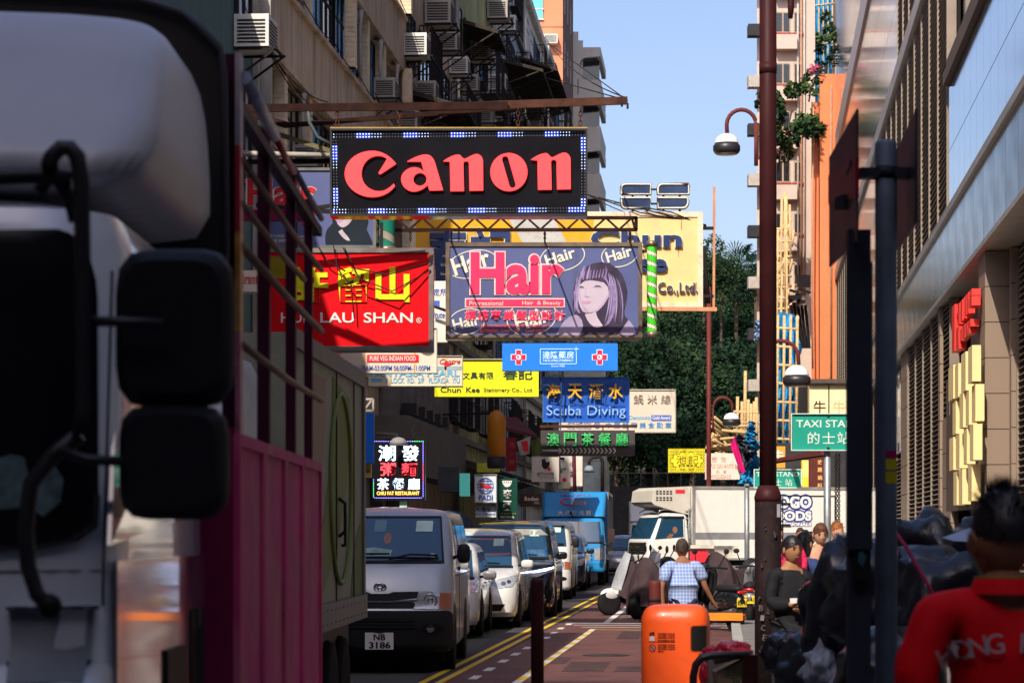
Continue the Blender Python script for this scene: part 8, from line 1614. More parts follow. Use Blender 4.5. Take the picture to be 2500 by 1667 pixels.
def plate3(pa, Da, pb, Db, ztop, zbot, t, nm, mat, th=.004):
    a, c = W(pa, 0, Da), W(pb, 0, Db); d = (c - a); d.z = 0; nn = Vector((d.y, -d.x, 0)).normalized() * th
    g = MB(); vs = [Vector((q.x + s_ * nn.x, q.y + s_ * nn.y, z)) for s_ in (-1, 1) for q, z in ((a, ztop[0]), (c, ztop[1]), (c, zbot[1]), (a, zbot[0]))]
    g.add(vs, [(0, 1, 2, 3), (7, 6, 5, 4), (0, 4, 5, 1), (1, 5, 6, 2), (2, 6, 7, 3), (3, 7, 4, 0)]); return g.build(nm, mat, t, w=True)
zt = lambda y, D: W(0, y, D).z
plate3(2026, 11.2, 2094, 9.5, (zt(385, 11.2), zt(266, 9.5)), (zt(652, 11.2), zt(588, 9.5)), P1, 'sign_plate', sb); plate3(2025.5, 11.19, 2093, 9.49, (zt(430, 11.2), zt(385, 9.5)), (zt(500, 11.2), zt(484, 9.5)), P1, 'red_band', sr, .007)
plate3(2192, 11.0, 2238, 9.5, (zt(365, 11.0), zt(266, 9.5)), (zt(612, 11.0), zt(545, 9.5)), P1, 'sign_plate', sb)
g = MB(); g.bar((x1 - .15, 10, zt(425, 10)), (W(2093, 0, 9.6).x - .0, 9.7, zt(425, 10)), .03, .02); g.bar((x1 + .1, 10, zt(425, 10)), (W(2215, 0, 10).x, 9.9, zt(425, 10)), .03, .02); g.bar((x1 - .15, 10, zt(490, 10)), (W(2060, 0, 10).x, 10.1, zt(490, 10)), .05, .05); g.build('bracket', gpd, P1, w=True)
for y0, y1, c_ in ((1100, 1118, (.30, .0, .08)), (1121, 1147, (.42, .38, .01)), (1151, 1180, (.42, .38, .01))):
    g = MB(); a_ = -.25; 
    pts = [(x1 + (r1 + .002) * math.cos(t), 10 + (r1 + .002) * math.sin(t)) for t in [R(-100 + 12 * i) for i in range(7)]]
    z0_, z1_ = zt(y1, 10), zt(y0, 10); g.add([(a, b_, z0_) for a, b_ in pts] + [(a, b_, z1_) for a, b_ in pts], [(i, i + 1, i + 8, i + 7) for i in range(6)]); g.build('sticker', M('sticker_%d' % y0, c_, .6, var=.1), P1, w=True)
P2 = thing('sign_post', 'square near black post left of the round blue grey one, with a bolted box', 'sign post', (W(2099, 0, 9.7).x, 9.7, .13)); D_ = 9.7
g = MB(); a_, c_ = W(2072, 0, D_).x, W(2126, 0, D_).x; g.box(a_, c_, D_, D_ + .08, .13, zt(560, D_)); g.build('shaft', gpd, P2, w=True)
g = MB(); a_, c_ = W(2066, 0, D_).x, W(2128, 0, D_).x; g.box(a_, c_, D_ - .03, D_ - .002, zt(1340, D_), zt(640, D_)); g.build('bolted_channel', gpd, P2, w=True)
g = MB(); a_, c_ = W(2082, 0, D_).x, W(2120, 0, D_).x; g.box(a_, c_, D_ - .05, D_ - .003, zt(1414, D_), zt(1360, D_)); g.build('lock_box', pblack, P2, w=True)
g = MB(); g.add([W(2095, 1348, D_ - .06), W(2106, 1345, D_ - .06), W(2116, 1360, D_ - .06), W(2106, 1385, D_ - .06), W(2095, 1370, D_ - .06)], [(0, 1, 2, 3, 4)]); g.build('torn_label', M('torn_teal', (.02, .09, .10), .6), P2, w=True)
# handrail hoop with cartons and bags behind it
HR = thing('pedestrian_rail', 'low dark rounded rail end with a square maroon post', 'railing', (W(1755, 0, 13.5).x, 13.5, .13)); D_ = 13.5
g = MB(); g.tube([W(1692, 1800, D_), W(1693, 1650, D_), W(1699, 1622, D_), W(1712, 1606, D_), W(1735, 1600, D_), W(1830, 1598, D_)], .022, 9); g.build('rail', M('rail_paint', (.02, .015, .02), .4, coat=.4), HR, w=True)
g = MB(); g.box(W(1813, 0, D_).x, W(1848, 0, D_).x, D_ - .04, D_ + .05, .13, zt(1597, D_)); g.build('post', mar, HR, w=True)
g = MB(); g.tube([W(1895, 1612, D_), W(1915, 1612, D_), W(1930, 1622, D_), W(1938, 1640, D_), W(1939, 1800, D_)], .02, 9); g.build('rail', M('rail_paint', (.02, .015, .02)), HR, w=True)
card = M('cardboard', (.30, .20, .12), .8, var=.12, sc_=6)
def carton(label, pts, D, dep, mat=card):
    t = thing('carton', label, 'carton', W(pts[3][0], pts[3][1], D)); g = MB(); g.prism([(W(a, b_, D).x, W(a, b_, D).z) for a, b_ in pts], D, D + dep); g.build('box', mat, t, w=True); return t
c1 = carton('open brown carton lettered in green behind the rail', [(1748, 1642), (1826, 1606), (1835, 1700), (1760, 1740)], 14.2, .3)
g = MB(); g.add([W(1737, 1602, 14.1), W(1830, 1588, 14.1), W(1838, 1600, 14.4), W(1745, 1622, 14.3)], [(0, 1, 2, 3)]); g.build('flap', card, c1, w=True)
gi = M('green_ink', (.03, .12, .05), .7)
g = MB(); a_ = W(1770, 1650, 14.2); put_text(g, '正宗菜', a_.x, a_.x + .105, a_.z, a_.z + .045, 14.19, .004, .01, em=True, ); g.build('lettering', gi, c1, w=True)
g = MB(); a_ = W(1786, 1668, 14.2); put_text(g, 'To', a_.x, a_.x + .045, a_.z, a_.z + .035, 14.19, .004, .01); g.build('lettering', gi, c1, w=True)
c2 = carton('flattened grey brown carton under the red bags', [(1728, 1612), (1822, 1590), (1826, 1720), (1735, 1740)], 14.6, .3, M('old_card', (.24, .2, .17), .85, var=.15))
# plastic bags: crumpled skins
def bag(name, label, c, r, mat, seed, amp=.25, sx=1, sy=1, sz=1, sub=4, cat='bag', knot=False, group=None, par=None, freq=1.9):
    bm = bmesh.new(); bmesh.ops.create_icosphere(bm, subdivisions=sub, radius=1)
    for v in bm.verts:
        p = v.co.normalized(); f = 1 + amp * (noise.noise(p * freq + Vector((seed, 0, 0))) + .5 * abs(noise.noise(p * freq * 2.6 + Vector((0, seed, 0)))) - .5 * abs(noise.noise(Vector((p.x * 5, p.y * 5, p.z * 2)) + Vector((seed, seed, 0)))) - .12 * abs(noise.noise(p * 9 + Vector((seed, 3, 0)))))
        q = p * f; q.x *= sx; q.y *= sy; q.z *= sz
        if q.z < -.75 * sz: q.z = -.75 * sz
        if knot and p.z > .85: q.z += (p.z - .85) * 3.2; q.x *= .5; q.y *= .5
        v.co = q * r
    for f in bm.faces: f.smooth = True
    me = bpy.data.meshes.new('skin'); bm.to_mesh(me); bm.free(); me.materials.append(mat); o = link(name, me, par)
    o.location = c; tag(o, label, cat, group); return o
gb = M('bin_bag_black', (.010, .012, .020), .28, var=.25, bump=.6, bs=7, coat=.35)
wbag = M('pale_bag', (.32, .36, .44), .35, var=.25, bump=.5, bs=10); rbag = M('red_bag', (.72, .02, .05), .3, var=.15, coat=.4, bump=.4, bs=10)
GBG = 'black rubbish bags heaped by the grey posts'
def bagp(label, x, y, D, rpx, mat, seed, **k): p = W(x, y, D); return bag('rubbish_bag', label, p, rpx * D / FP, mat, seed, **k)
bagp('glossy black rubbish bag on top of the heap right of the grey posts', 2270, 1375, 12.2, 118, gb, 1, group=GBG, sx=1.0, sz=1.0, amp=.34)
bagp('large black rubbish bag under the topmost one, creased and shiny', 2300, 1500, 11.8, 150, gb, 2, group=GBG, amp=.3, sz=1.1)
bagp('black rubbish bag directly behind the two grey posts', 2140, 1480, 12.4, 140, gb, 3, group=GBG, sz=1.15, amp=.28)
bagp('sloping black rubbish bag left of the grey posts', 2070, 1500, 12.8, 112, gb, 4, group=GBG, sz=1.6, amp=.3, sx=.95)
bagp('low black rubbish bag next to the woman in black', 1990, 1640, 13, 92, gb, 5, group=GBG, amp=.3)
bagp('black rubbish bag at the bottom of the heap beside the red jacket', 2180, 1680, 11.2, 150, gb, 6, group=GBG, amp=.25)
bagp('small dull black bag low at the foot of the maroon post', 1925, 1600, 13.4, 60, gb, 7, group=GBG, amp=.35)
bagp('black bag high behind the head of the man in red', 2395, 1340, 12.5, 80, gb, 8, group=GBG, amp=.3)
bag('white_bag', 'bluish white crumpled plastic bag at the foot of the black heap', W(2005, 1630, 12.4), 44 * 12.4 / FP, wbag, 9, .55, 1, 1, 1.1, cat='bag', knot=True)
bag('white_bag', 'dirty white bag corner at the bottom edge left of the square post', W(2060, 1700, 12), 52 * 12 / FP, wbag, 12, .3, cat='bag')
bag('clear_bag', 'yellowish clear bag beside the bluish white one', W(1945, 1660, 13), 45 * 13 / FP, M('dull_film', (.20, .18, .17), .4, var=.3, bump=.4), 13, .4, cat='bag')
bag('red_bag', 'red plastic bag lying on the cartons, right one', W(1790, 1592, 14.8), 42 * 14.8 / FP, rbag, 14, .3, 1.1, 1, .7, cat='bag')
bag('red_bag', 'red plastic bag lying on the cartons, left one', W(1738, 1600, 14.9), 30 * 14.9 / FP, rbag, 15, .4, 1, 1, .8, cat='bag')
bag('red_bag', 'thin red bag handle hanging down by the bin', W(1718, 1640, 14.0), 12 * 14 / FP, rbag, 16, .5, .8, .8, 3.0, 3, cat='bag')
g = MB(); t = thing('paper_sheet', 'pale blue sheet stuck in the heap of black bags behind the man in red', 'paper', W(2330, 1320, 11)); P_ = [W(2300, 1312, 11.4), W(2385, 1282, 11.4), W(2385, 1322, 11.2), W(2330, 1320, 11.2)]; g.add([*P_, *[p + Vector((0, .01, 0)) for p in P_]], [(0, 1, 2, 3), (7, 6, 5, 4), (0, 4, 5, 1), (1, 5, 6, 2), (2, 6, 7, 3), (3, 7, 4, 0)]); g.build('sheet', M('paper_blue', (.42, .52, .70), .6), t, w=True)
g = MB(); t = thing('bag_tie', 'thin magenta string running across the black bags', 'string', W(2240, 1400, 10.9)); g.tube([W(2180, 1290, 11.1), W(2215, 1340, 10.9), W(2255, 1410, 10.7), W(2285, 1460, 10.6)], .009, 5); g.build('string', M('string_pink', (.35, .02, .07), .6), t, w=True)
TR_ = thing('orange_tray', 'flat orange tray held low by the man in the checked shirt', 'tray', W(1755, 1500, 29.4), R(-12)); g = MB(); g.box(-.30, .30, -.2, .2, -.06, 0); g.box(-.31, .31, -.21, -.19, -.06, .03); g.build('tray', M('tray_orange', (.85, .22, .02), .5), TR_)
# ================================================================ PEOPLE
def skin_body(name, J, E, rad, mat, root, lv=2):
    me = bpy.data.meshes.new(name); ks = list(J); ix = {k: i for i, k in enumerate(ks)}
    me.from_pydata([J[k] for k in ks], [(ix[a], ix[b_]) for a, b_ in E], []); o = bpy.data.objects.new(name, me); COL.objects.link(o)
    md = o.modifiers.new('s', 'SKIN'); md.use_smooth_shade = True
    for i, k in enumerate(ks):
        r = rad[k]; r = r if isinstance(r, tuple) else (r, r); sv_ = me.skin_vertices[0].data[i]; sv_.radius = r; sv_.use_root = (k == root)
    m2 = o.modifiers.new('ss', 'SUBSURF'); m2.levels = lv; m2.render_levels = lv
    dg = bpy.context.evaluated_depsgraph_get(); n_ = bpy.data.meshes.new_from_object(o.evaluated_get(dg)); bpy.data.objects.remove(o)
    n_.materials.clear(); n_.materials.append(mat); return n_
def head_geo(g, c, h=.23, yaw=0, pitch=0):
    """a head with jaw, nose, brow and ears; face towards -y before turning"""
    T0 = Matrix.Translation(c) @ Matrix.Rotation(yaw, 4, 'Z') @ Matrix.Rotation(pitch, 4, 'X'); n, m = 26, 20; vs = []; s_ = h / .23
    for i in range(m + 1):
        t = math.pi * i / m
        for j in range(n):
            a = 2 * math.pi * j / n; x, y, z = math.sin(t) * math.cos(a), math.sin(t) * math.sin(a), math.cos(t)
            X = x * .078; Y = y * .098; Z = z * .118
            if z < 0: X *= 1 - .32 * (-z) ** 1.3; Y = Y * (1 - .22 * (-z)) - .012 * (-z)
            if y < 0 and abs(x) < .35:
                w_ = max(0, 1 - abs(x) / .22); Y -= .021 * w_ * math.exp(-((z + .12) / .16) ** 2); Y -= .008 * max(0, 1 - abs(x) / .3) * math.exp(-((z + .48) / .10) ** 2)
            if y < 0: Y += .010 * math.exp(-((abs(x) - .36) / .16) ** 2) * math.exp(-((z - .08) / .12) ** 2)
            vs.append(T0 @ Vector((X * s_, Y * s_, Z * s_)))
    g.add(vs, [(i * n + j, i * n + (j + 1) % n, (i + 1) * n + (j + 1) % n, (i + 1) * n + j) for i in range(m) for j in range(n)], True)
    for q in (-1, 1):
        g.T = T0 @ Matrix.Translation((q * .078 * s_, .005, -.005)) @ Matrix.Rotation(q * .35, 4, 'Z'); g.ball((0, 0, 0), 1, 10, 7, .012 * s_, .024 * s_, .034 * s_); g.T = None
    return T0, s_
def hair_geo(T0, s_, style, seed=1):
    g = MB(); n, m = 30, 16; vs = []; rows = []
    for i in range(m + 1):
        for j in range(n):
            a = 2 * math.pi * j / n; back = (math.sin(a) + 1) / 2; lim = {'short': 1.2 + .42 * back, 'long': 1.2 + 1.15 * back ** .6, 'bun': 1.15 + .9 * back ** .7, 'thin': 1.05 + .85 * back}[style]
            t = lim * i / m; x, y, z = math.sin(t) * math.cos(a), math.sin(t) * math.sin(a), math.cos(t); k = 1.10 + .05 * noise.noise((x * 6 + seed, y * 6, z * 6)) - (.07 * (i / m) ** 4) + (.07 if style == 'short' and z > .8 else 0)
            p = Vector((x * .078 * k, y * .098 * k + .004, z * .118 * k + .004))
            if style == 'long' and i > m * .6 and back > .3: p.z -= .16 * (i / m - .6) / .4 * back; p.y += .01
            vs.append(T0 @ (p * s_))
    g.add(vs, [(i * n + j, i * n + (j + 1) % n, (i + 1) * n + (j + 1) % n, (i + 1) * n + j) for i in range(m) for j in range(n)], True); return g
sk = {'tan': M('skin_tan', (.36, .17, .09), .55, var=.08, sc_=6), 'dark': M('skin_brown', (.27, .12, .065), .55, var=.1, sc_=6), 'light': M('skin_light', (.50, .27, .18), .55, var=.08, sc_=6)}
hairb = M('hair_black', (.010, .008, .009), .45, var=.3, sc_=30, stretch=(1, 1, .2)); hairn = M('hair_brown', (.10, .045, .025), .5, var=.3, sc_=30); hairg = M('hair_greying', (.05, .035, .03), .7, var=.5, sc_=20)
def person(label, x, D, H, rz, skin, hair, style, top, bottom, arms='down', X=None, hyaw=0, hpitch=0, lean=0, sleeve=.5, armL=None, armR=None, topr=1.0, loc_z=.13, group=None, shoes=None, legs=True, step=.12, sh=1.0, nfinger=True, foldk=1.0, hk=1.0):
    t = thing('person', label, 'person', ((x - CX) / FP * D if X is None else X, D, loc_z), rz, group); k = H / 1.745
    def P(x_, y_, z_): return (x_ * k, (y_ - lean * max(0, z_ - .9)) * k, z_ * k)
    J = dict(pel=P(0, 0, .95), spine=P(0, .01, 1.12), chest=P(0, .01, 1.31), neck=P(0, .02, 1.46), neck2=P(0, .0, 1.53)); Rr = dict(pel=(.14 * k, .11 * k), spine=(.125 * k, .10 * k), chest=(.145 * k * sh, .105 * k), neck=.070 * k * hk, neck2=.064 * k * hk * hk)
    E = [('pel', 'spine'), ('spine', 'chest'), ('chest', 'neck'), ('neck', 'neck2')]
    AL = armL or [(-.19, .02, 1.40), (-.24, .04, 1.12), (-.25, -.04, .88)]; AR = armR or [(.19, .02, 1.40), (.24, .04, 1.12), (.25, -.04, .88)]
    for s_, A_ in (('L', AL), ('R', AR)):
        for nm, p, r in zip(('sh', 'el', 'wr'), A_, (.052, .040, .026)): J[nm + s_] = P(p[0] * (sh if nm == 'sh' else 1), p[1], p[2]); Rr[nm + s_] = r * k
        J['ch' + s_] = P(A_[0][0] * .55, .01, 1.395); Rr['ch' + s_] = .066 * k
        E += [('chest', 'ch' + s_), ('ch' + s_, 'sh' + s_), ('sh' + s_, 'el' + s_), ('el' + s_, 'wr' + s_)]
        a, b_ = Vector(J['el' + s_]), Vector(J['wr' + s_]); d = (b_ - a).normalized(); J['pm' + s_] = tuple(b_ + d * .055 * k); Rr['pm' + s_] = (.036 * k, .016 * k); E.append(('wr' + s_, 'pm' + s_))
        if nfinger:
            sx_ = Vector((0, 0, 1)).cross(d); sx_ = sx_.normalized() if sx_.length > .1 else Vector((1, 0, 0)); up_ = sx_.cross(d); sg = -1 if s_ == 'L' else 1
            for fi, (o, L_) in enumerate(((-.027, .068), (-.009, .078), (.009, .074), (.027, .058))):
                b0 = Vector(J['pm' + s_]) + sx_ * o * k; c1 = b0 + d * .04 * k; c2 = c1 + (d * .75 + up_ * -.55) * (L_ - .03) * k
                for q, p in ((0, c1), (1, c2)): J['f%d%d%s' % (fi, q, s_)] = tuple(p); Rr['f%d%d%s' % (fi, q, s_)] = .0085 * k
                E += [('pm' + s_, 'f%d0%s' % (fi, s_)), ('f%d0%s' % (fi, s_), 'f%d1%s' % (fi, s_))]
            c1 = b_ + d * .03 * k + sx_ * (-.042) * sg * k; c2 = c1 + (d * .8 - sx_ * .3 * sg) * .04 * k
            for q, p in ((0, c1), (1, c2)): J['t%d%s' % (q, s_)] = tuple(p); Rr['t%d%s' % (q, s_)] = .010 * k
            E += [('wr' + s_, 't0' + s_), ('t0' + s_, 't1' + s_)]
    for s_, sg in (('L', -1), ('R', 1)):
        st = step * sg
        for nm, p, r in (('hip', (sg * .09, 0, .88), .095), ('kn', (sg * .10, -st * .6 - .01, .49), .060), ('an', (sg * .10, -st * .3 + .02, .10), .040), ('toe', (sg * .12, -st * .3 - .13, .035), .034)): J[nm + s_] = P(*p); Rr[nm + s_] = r * k
        E += [('pel', 'hip' + s_), ('hip' + s_, 'kn' + s_), ('kn' + s_, 'an' + s_), ('an' + s_, 'toe' + s_)]
    me = skin_body('body', J, E, Rr, skin, 'pel')
    g = MB(); hc = Vector(J['neck2']) + Vector((0, -.018, .085)) * k; T0, s2 = head_geo(g, hc, .250 * k * hk, hyaw, hpitch); hm = g.mesh('h', skin)
    bm = bmesh.new(); bm.from_mesh(me); bm.from_mesh(hm); bm.to_mesh(me); bm.free(); [setattr(p, 'use_smooth', True) for p in me.polygons]; link('body', me, t)
    if style:
        hg = hair_geo(T0, s2, style, int(x)); r_ = random.Random(int(x))
        for i in range(260 if style != 'thin' else 120):
            a = r_.uniform(0, 6.283); t_ = abs(r_.gauss(0, .8)) + .1; d = Vector((math.sin(t_) * math.cos(a), math.sin(t_) * math.sin(a), math.cos(t_)))
            if d.y < -.2 and t_ > 1.1: continue
            p = T0 @ (Vector((d.x * .082, d.y * .102 + .004, d.z * .125)) * s2); q = (T0.to_3x3() @ (Vector((d.x * .5, d.y * .8, -.6 if style != 'short' else .5)) + Vector((r_.gauss(0, .35), r_.gauss(0, .35), 0)))).normalized()
            L_ = r_.uniform(.02, .06) * (.5 if style == 'thin' else 1); sv2 = q.cross(d).normalized() * .005; hg.add([p - sv2, p + sv2, p + q * L_ + d * .008], [(0, 1, 2)], True)
        hg.build('hair', hair, t)
    g = MB(); g.T = T0
    for q in (-1, 1): g.ball((q * .030 * s2, -.083 * s2, .012 * s2), 1, 8, 5, .014 * s2, .008 * s2, .0065 * s2)
    g.T = None; g.build('eyes', M('eye_dark', (.03, .02, .02), .3), t); g = MB(); g.T = T0
    for q in (-1, 1): g.bar((q * .016 * s2, -.093 * s2, .032 * s2), (q * .046 * s2, -.083 * s2, .032 * s2), .006, .006)
    g.T = None; g.build('eyebrows', hair, t); g = MB(); g.T = T0; g.ball((0, -.088 * s2, -.056 * s2), 1, 10, 5, .024 * s2, .008 * s2, .008 * s2); g.T = None; g.build('mouth', M('lips', (.30, .09, .07), .5), t)
    # shirt: the trunk and the sleeves grown a little proud of the body
    J2 = {q: J[q] for q in ('pel', 'spine', 'chest', 'neck', 'chL', 'chR', 'shL', 'shR')}; J2['hem'] = P(0, 0, .86); R2 = {q: Rr[q] for q in J2 if q != 'hem'}; R2['hem'] = (.175 * k * topr, .135 * k * topr)
    R2['pel'] = (.17 * k * topr, .13 * k * topr); R2['spine'] = (.155 * k * topr, .12 * k * topr); R2['chest'] = (.17 * k * sh * topr, .125 * k * topr); R2['neck'] = (.084 * k * hk, .082 * k * hk); R2['shL'] = R2['shR'] = .082 * k * topr; R2['chL'] = R2['chR'] = .088 * k * topr
    E2 = [('hem', 'pel'), ('pel', 'spine'), ('spine', 'chest'), ('chest', 'neck'), ('chest', 'chL'), ('chest', 'chR'), ('chL', 'shL'), ('chR', 'shR')]
    for s_ in 'LR':
        a, b_, c_ = Vector(J['sh' + s_]), Vector(J['el' + s_]), Vector(J['wr' + s_])
        if sleeve <= .5: J2['s1' + s_] = tuple(a + (b_ - a) * .75); R2['s1' + s_] = .072 * k; E2.append(('sh' + s_, 's1' + s_))
        else: J2['s1' + s_] = tuple(b_); R2['s1' + s_] = .070 * k; J2['s2' + s_] = tuple(b_ + (c_ - b_) * .9); R2['s2' + s_] = .055 * k; E2 += [('sh' + s_, 's1' + s_), ('s1' + s_, 's2' + s_)]
    if sleeve > 0: shirt = skin_body('shirt', J2, E2, R2, top, 'pel')
    else:
        J3 = {q: J2[q] for q in ('hem', 'pel', 'spine', 'chest')}; shirt = skin_body('shirt', J3, [('hem', 'pel'), ('pel', 'spine'), ('spine', 'chest')], {q: R2[q] for q in J3}, top, 'pel')
    for v in shirt.vertices:
        d = noise.noise(Vector(v.co) * 9 + Vector((x, 0, 0))) * .014 + (abs(noise.noise(Vector((v.co.x * 5, v.co.y * 5, v.co.z * 13)) + Vector((x, 0, 0)))) - .1) * .034 * foldk; v.co += v.normal * d
    so = link('shirt', shirt, t)
    JL = {q: J[q] for q in ('pel', 'hipL', 'hipR', 'knL', 'knR')}; 
    for s_ in 'LR': JL['c' + s_] = tuple(Vector(J['an' + s_]) + Vector((0, 0, .03)))
    RL = dict(pel=(.15 * k, .12 * k), hipL=.115 * k, hipR=.115 * k, knL=.080 * k, knR=.080 * k, cL=.065 * k, cR=.065 * k)
    tr = skin_body('trousers', JL, [('pel', 'hipL'), ('pel', 'hipR'), ('hipL', 'knL'), ('hipR', 'knR'), ('knL', 'cL'), ('knR', 'cR')], RL, bottom, 'pel'); link('trousers', tr, t)
    for s_ in 'LR':
        a, b_ = Vector(J['an' + s_]), Vector(J['toe' + s_]); g = MB(); g.ball((a + b_) / 2 - Vector((0, 0, .02)), 1, 12, 7, .05 * k, .14 * k, .05 * k); g.build('shoe', M('dark_shoe', (.02, .02, .02), .5), t)
    return t, T0, so, J, k
navyt = M('navy_trousers', (.015, .018, .03), .8, var=.2); jeans = M('jeans', (.04, .06, .12), .8, var=.25)
# man in red jacket, close on the right, seen from behind
redj = M('red_jacket', (.75, .004, .010), .65, var=.12, sc_=4, bump=.35, bs=14, spec=.12)
pr, T0, so, J, k = person('spiky haired man in a bright red jacket lettered HONG KONG', 2448, 7.2, 1.615, math.pi, sk['dark'], hairb, 'short', redj, navyt, sleeve=1, armR=[(.205, .02, 1.40), (.30, .09, 1.16), (.22, -.15, 1.10)], armL=[(-.205, .02, 1.40), (-.30, .09, 1.16), (-.22, -.15, 1.10)], topr=1.12, sh=1.06, hyaw=.15, foldk=.75, hk=1.12)
g = MB(); r_ = random.Random(2)
for i in range(800):
    a = r_.uniform(0, 6.283); t_ = abs(r_.gauss(0, .55)); d = Vector((math.sin(t_) * math.cos(a), math.sin(t_) * math.sin(a), math.cos(t_))); p = T0 @ Vector((d.x * .082, d.y * .102, d.z * .124)); q = (T0.to_3x3() @ (d + Vector((r_.gauss(0, .3), r_.gauss(0, .3), .5)))).normalized(); L_ = r_.uniform(.015, .055) * (1.6 if t_ < .5 else .7)
    s_ = q.cross(Vector((r_.random(), r_.random(), .3))).normalized() * .0022; g.add([p - s_, p + s_, p + q * L_], [(0, 1, 2)])
g.build('hair_tufts', hairb, pr, kind='stuff')
g = MB(); nk = Vector(J['neck']) + Vector((0, 0, .0)); cvs = []
for (r0, z) in ((.112, -.01), (.100, .02), (.092, .042), (.086, .043), (.092, .02)): cvs.append((r0 * k, z * k))
g.lathe(cvs, nk, 26, cap=False, sy=.95); g.build('collar', redj, pr); g = MB(); g.lathe([(.088 * k, .040 * k), (.0945 * k, .040 * k), (.0945 * k, .045 * k), (.088 * k, .045 * k)], nk, 26, cap=False, sy=.95); g.build('collar_piping', M('piping_yellow', (.35, .30, .06), .6), pr)
vj = Veh.__new__(Veh); vj.t = pr; sm_ = so.data; vj.bvh = BVHTree.FromPolygons([v.co + v.normal * .006 for v in sm_.vertices], [list(p.vertices) for p in sm_.polygons]); silk = M('print_grey', (.36, .30, .32), .6)
for i, ch in enumerate('HONG KONG'):
    if ch == ' ': continue
    u = (i - 4) / 4; ang = u * .42; cx, cz = math.sin(ang) * .46, 1.36 * k - .46 + math.cos(ang) * .46 - .055; g = MB(); g2 = text_geo(ch, .0, 0, .5); w_, h_ = g2[3] - g2[2], g2[5] - g2[4]; vs = []
    for v in g2[0]:
        a, b_ = (v[0] - (g2[2] + g2[3]) / 2) / h_ * .056, (v[1] - (g2[4] + g2[5]) / 2) / h_ * .056; a2, b2 = a * math.cos(-ang) - b_ * math.sin(-ang), a * math.sin(-ang) + b_ * math.cos(-ang)
        o = Vector((-(cx + a2), 3, cz + b2)); loc, *_ = vj.bvh.ray_cast(o, Vector((0, -1, 0))); loc = loc or Vector((o.x, .15, o.z)); vs.append((loc.x, loc.y + .016 + (v[2] + .5) * .004, loc.z))
    g.add(vs, g2[1], False); g.build('back_lettering', silk, pr)
# man in checked shirt
plaid = bpy.data.materials.new('plaid_shirt'); plaid.use_nodes = True; N = plaid.node_tree.nodes; L = plaid.node_tree.links; b_ = N['Principled BSDF']; b_.inputs['Roughness'].default_value = .8
tc = N.new('ShaderNodeTexCoord'); last = None
for ax, s_ in (('X', 16), ('Z', 15)):
    w_ = N.new('ShaderNodeTexWave'); w_.bands_direction = ax; w_.inputs['Scale'].default_value = s_ * .5; w_.inputs['Distortion'].default_value = .4; L.new(tc.outputs['Object'], w_.inputs[0]); r_ = N.new('ShaderNodeMapRange'); r_.inputs[1].default_value = .62; r_.inputs[2].default_value = .8; L.new(w_.outputs['Fac'], r_.inputs[0])
    if last is None: last = r_.outputs[0]
    else: m_ = N.new('ShaderNodeMath'); m_.operation = 'ADD'; L.new(last, m_.inputs[0]); L.new(r_.outputs[0], m_.inputs[1]); last = m_.outputs[0]
mx = N.new('ShaderNodeMix'); mx.data_type = 'RGBA'; mx.inputs[6].default_value = (.16, .25, .52, 1); mx.inputs[7].default_value = (.42, .50, .70, 1); hf = N.new('ShaderNodeMath'); hf.operation = 'MULTIPLY'; hf.inputs[1].default_value = .5; L.new(last, hf.inputs[0]); L.new(hf.outputs[0], mx.inputs[0]); L.new(mx.outputs[2], b_.inputs['Base Color'])
person('man with cropped hair in a blue checked shirt behind the orange bin', 1668, 30, 1.60, math.pi + .1, sk['dark'], hairg, 'thin', plaid, navyt, X=2.09, sleeve=.5, loc_z=-.03, armR=[(.20, .02, 1.38), (.30, .05, 1.10), (.27, .0, .86)], armL=[(-.20, .02, 1.38), (-.30, -.02, 1.12), (-.42, -.12, .92)], topr=1.16, sh=1.08, lean=.12, hyaw=-.2, foldk=.7)
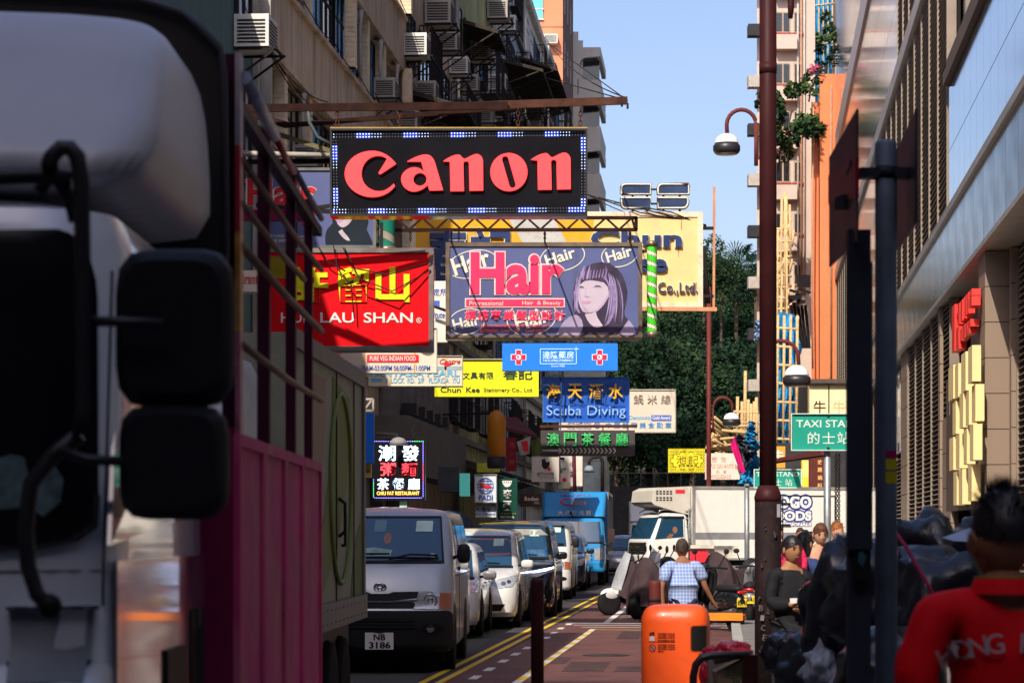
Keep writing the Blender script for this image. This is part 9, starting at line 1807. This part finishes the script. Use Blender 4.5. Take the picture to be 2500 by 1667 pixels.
# people on the right pavement
blk_t = M('black_top', (.013, .013, .016), .75, var=.2)
pw, T1, s1, J1, k1 = person('young woman in a black V neck top holding a white slip, facing the viewer', 1936, 20, 1.49, .25, sk['tan'], hairb, 'bun', blk_t, M('dark_skirt', (.02, .02, .025), .8), X=2.27, sleeve=.9, armL=[(-.17, .02, 1.38), (-.22, .0, 1.12), (-.05, -.22, 1.10)], armR=[(.17, .02, 1.38), (.22, .04, 1.10), (.02, -.20, 1.06)], hyaw=.25, hpitch=.08, sh=.9)
g = MB(); g.prism([(-.035, 1.31), (.035, 1.31), (.055, 1.47), (-.055, 1.47)], -.135, -.13); 
g = MB(); p = Vector(J1['pmL']); g.box(p.x - .09, p.x + .03, p.y - .03, p.y - .025, p.z + .02, p.z + .06); g.build('slip', ccream, pw)
person('fair haired woman in a dark vest walking behind the grey taxi sign post', 2002, 27, 1.62, .1, sk['light'], hairn, 'bun', M('dark_vest', (.02, .02, .03), .8), jeans, sleeve=0, sh=.95, hpitch=.25)
pb, *_ = person('dark haired woman turned away with a pink flowered backpack', 1962, 24, 1.52, 2.4, sk['tan'], hairb, 'long', M('blue_top', (.03, .05, .15), .8), jeans, sh=.9)
bpk = bag('backpack', None, (0, 0, 0), .17, M('pink_flowered', (.65, .03, .10), .7, var=.6, sc_=22), 21, .12, 1, .6, 1.3, cat=None); bpk.parent = pb; bpk.location = (0, .18, 1.22)
for k_ in ('label', 'category'):
    if k_ in bpk: del bpk[k_]
person('brown balding man among the crowd in front of the lettered lorry', 1953, 47, 1.61, .3, sk['dark'], hairg, 'thin', M('grey_tee', (.3, .28, .27), .8), jeans)
person('dark haired woman in the crowd left of the fair haired woman', 1966, 41, 1.56, .2, sk['tan'], hairb, 'long', M('beige_tee', (.4, .33, .26), .8), jeans, sh=.9); person('second dark haired woman in the crowd, looking left', 1979, 38, 1.53, -.5, sk['light'], hairb, 'bun', M('rust_tee', (.25, .1, .06), .8), jeans, sh=.9)
person('red haired man in a striped shirt right of the grey taxi sign post', 2041, 36, 1.66, 1.2, sk['light'], M('ginger_hair', (.25, .09, .03), .5), 'short', M('striped_tee', (.35, .2, .28), .8, var=.6, sc_=14, stretch=(.1, .1, 2)), jeans)
person('man in dark clothes half hidden by the maroon post', 1900, 44, 1.62, .4, sk['tan'], hairb, 'short', blk_t, navyt)
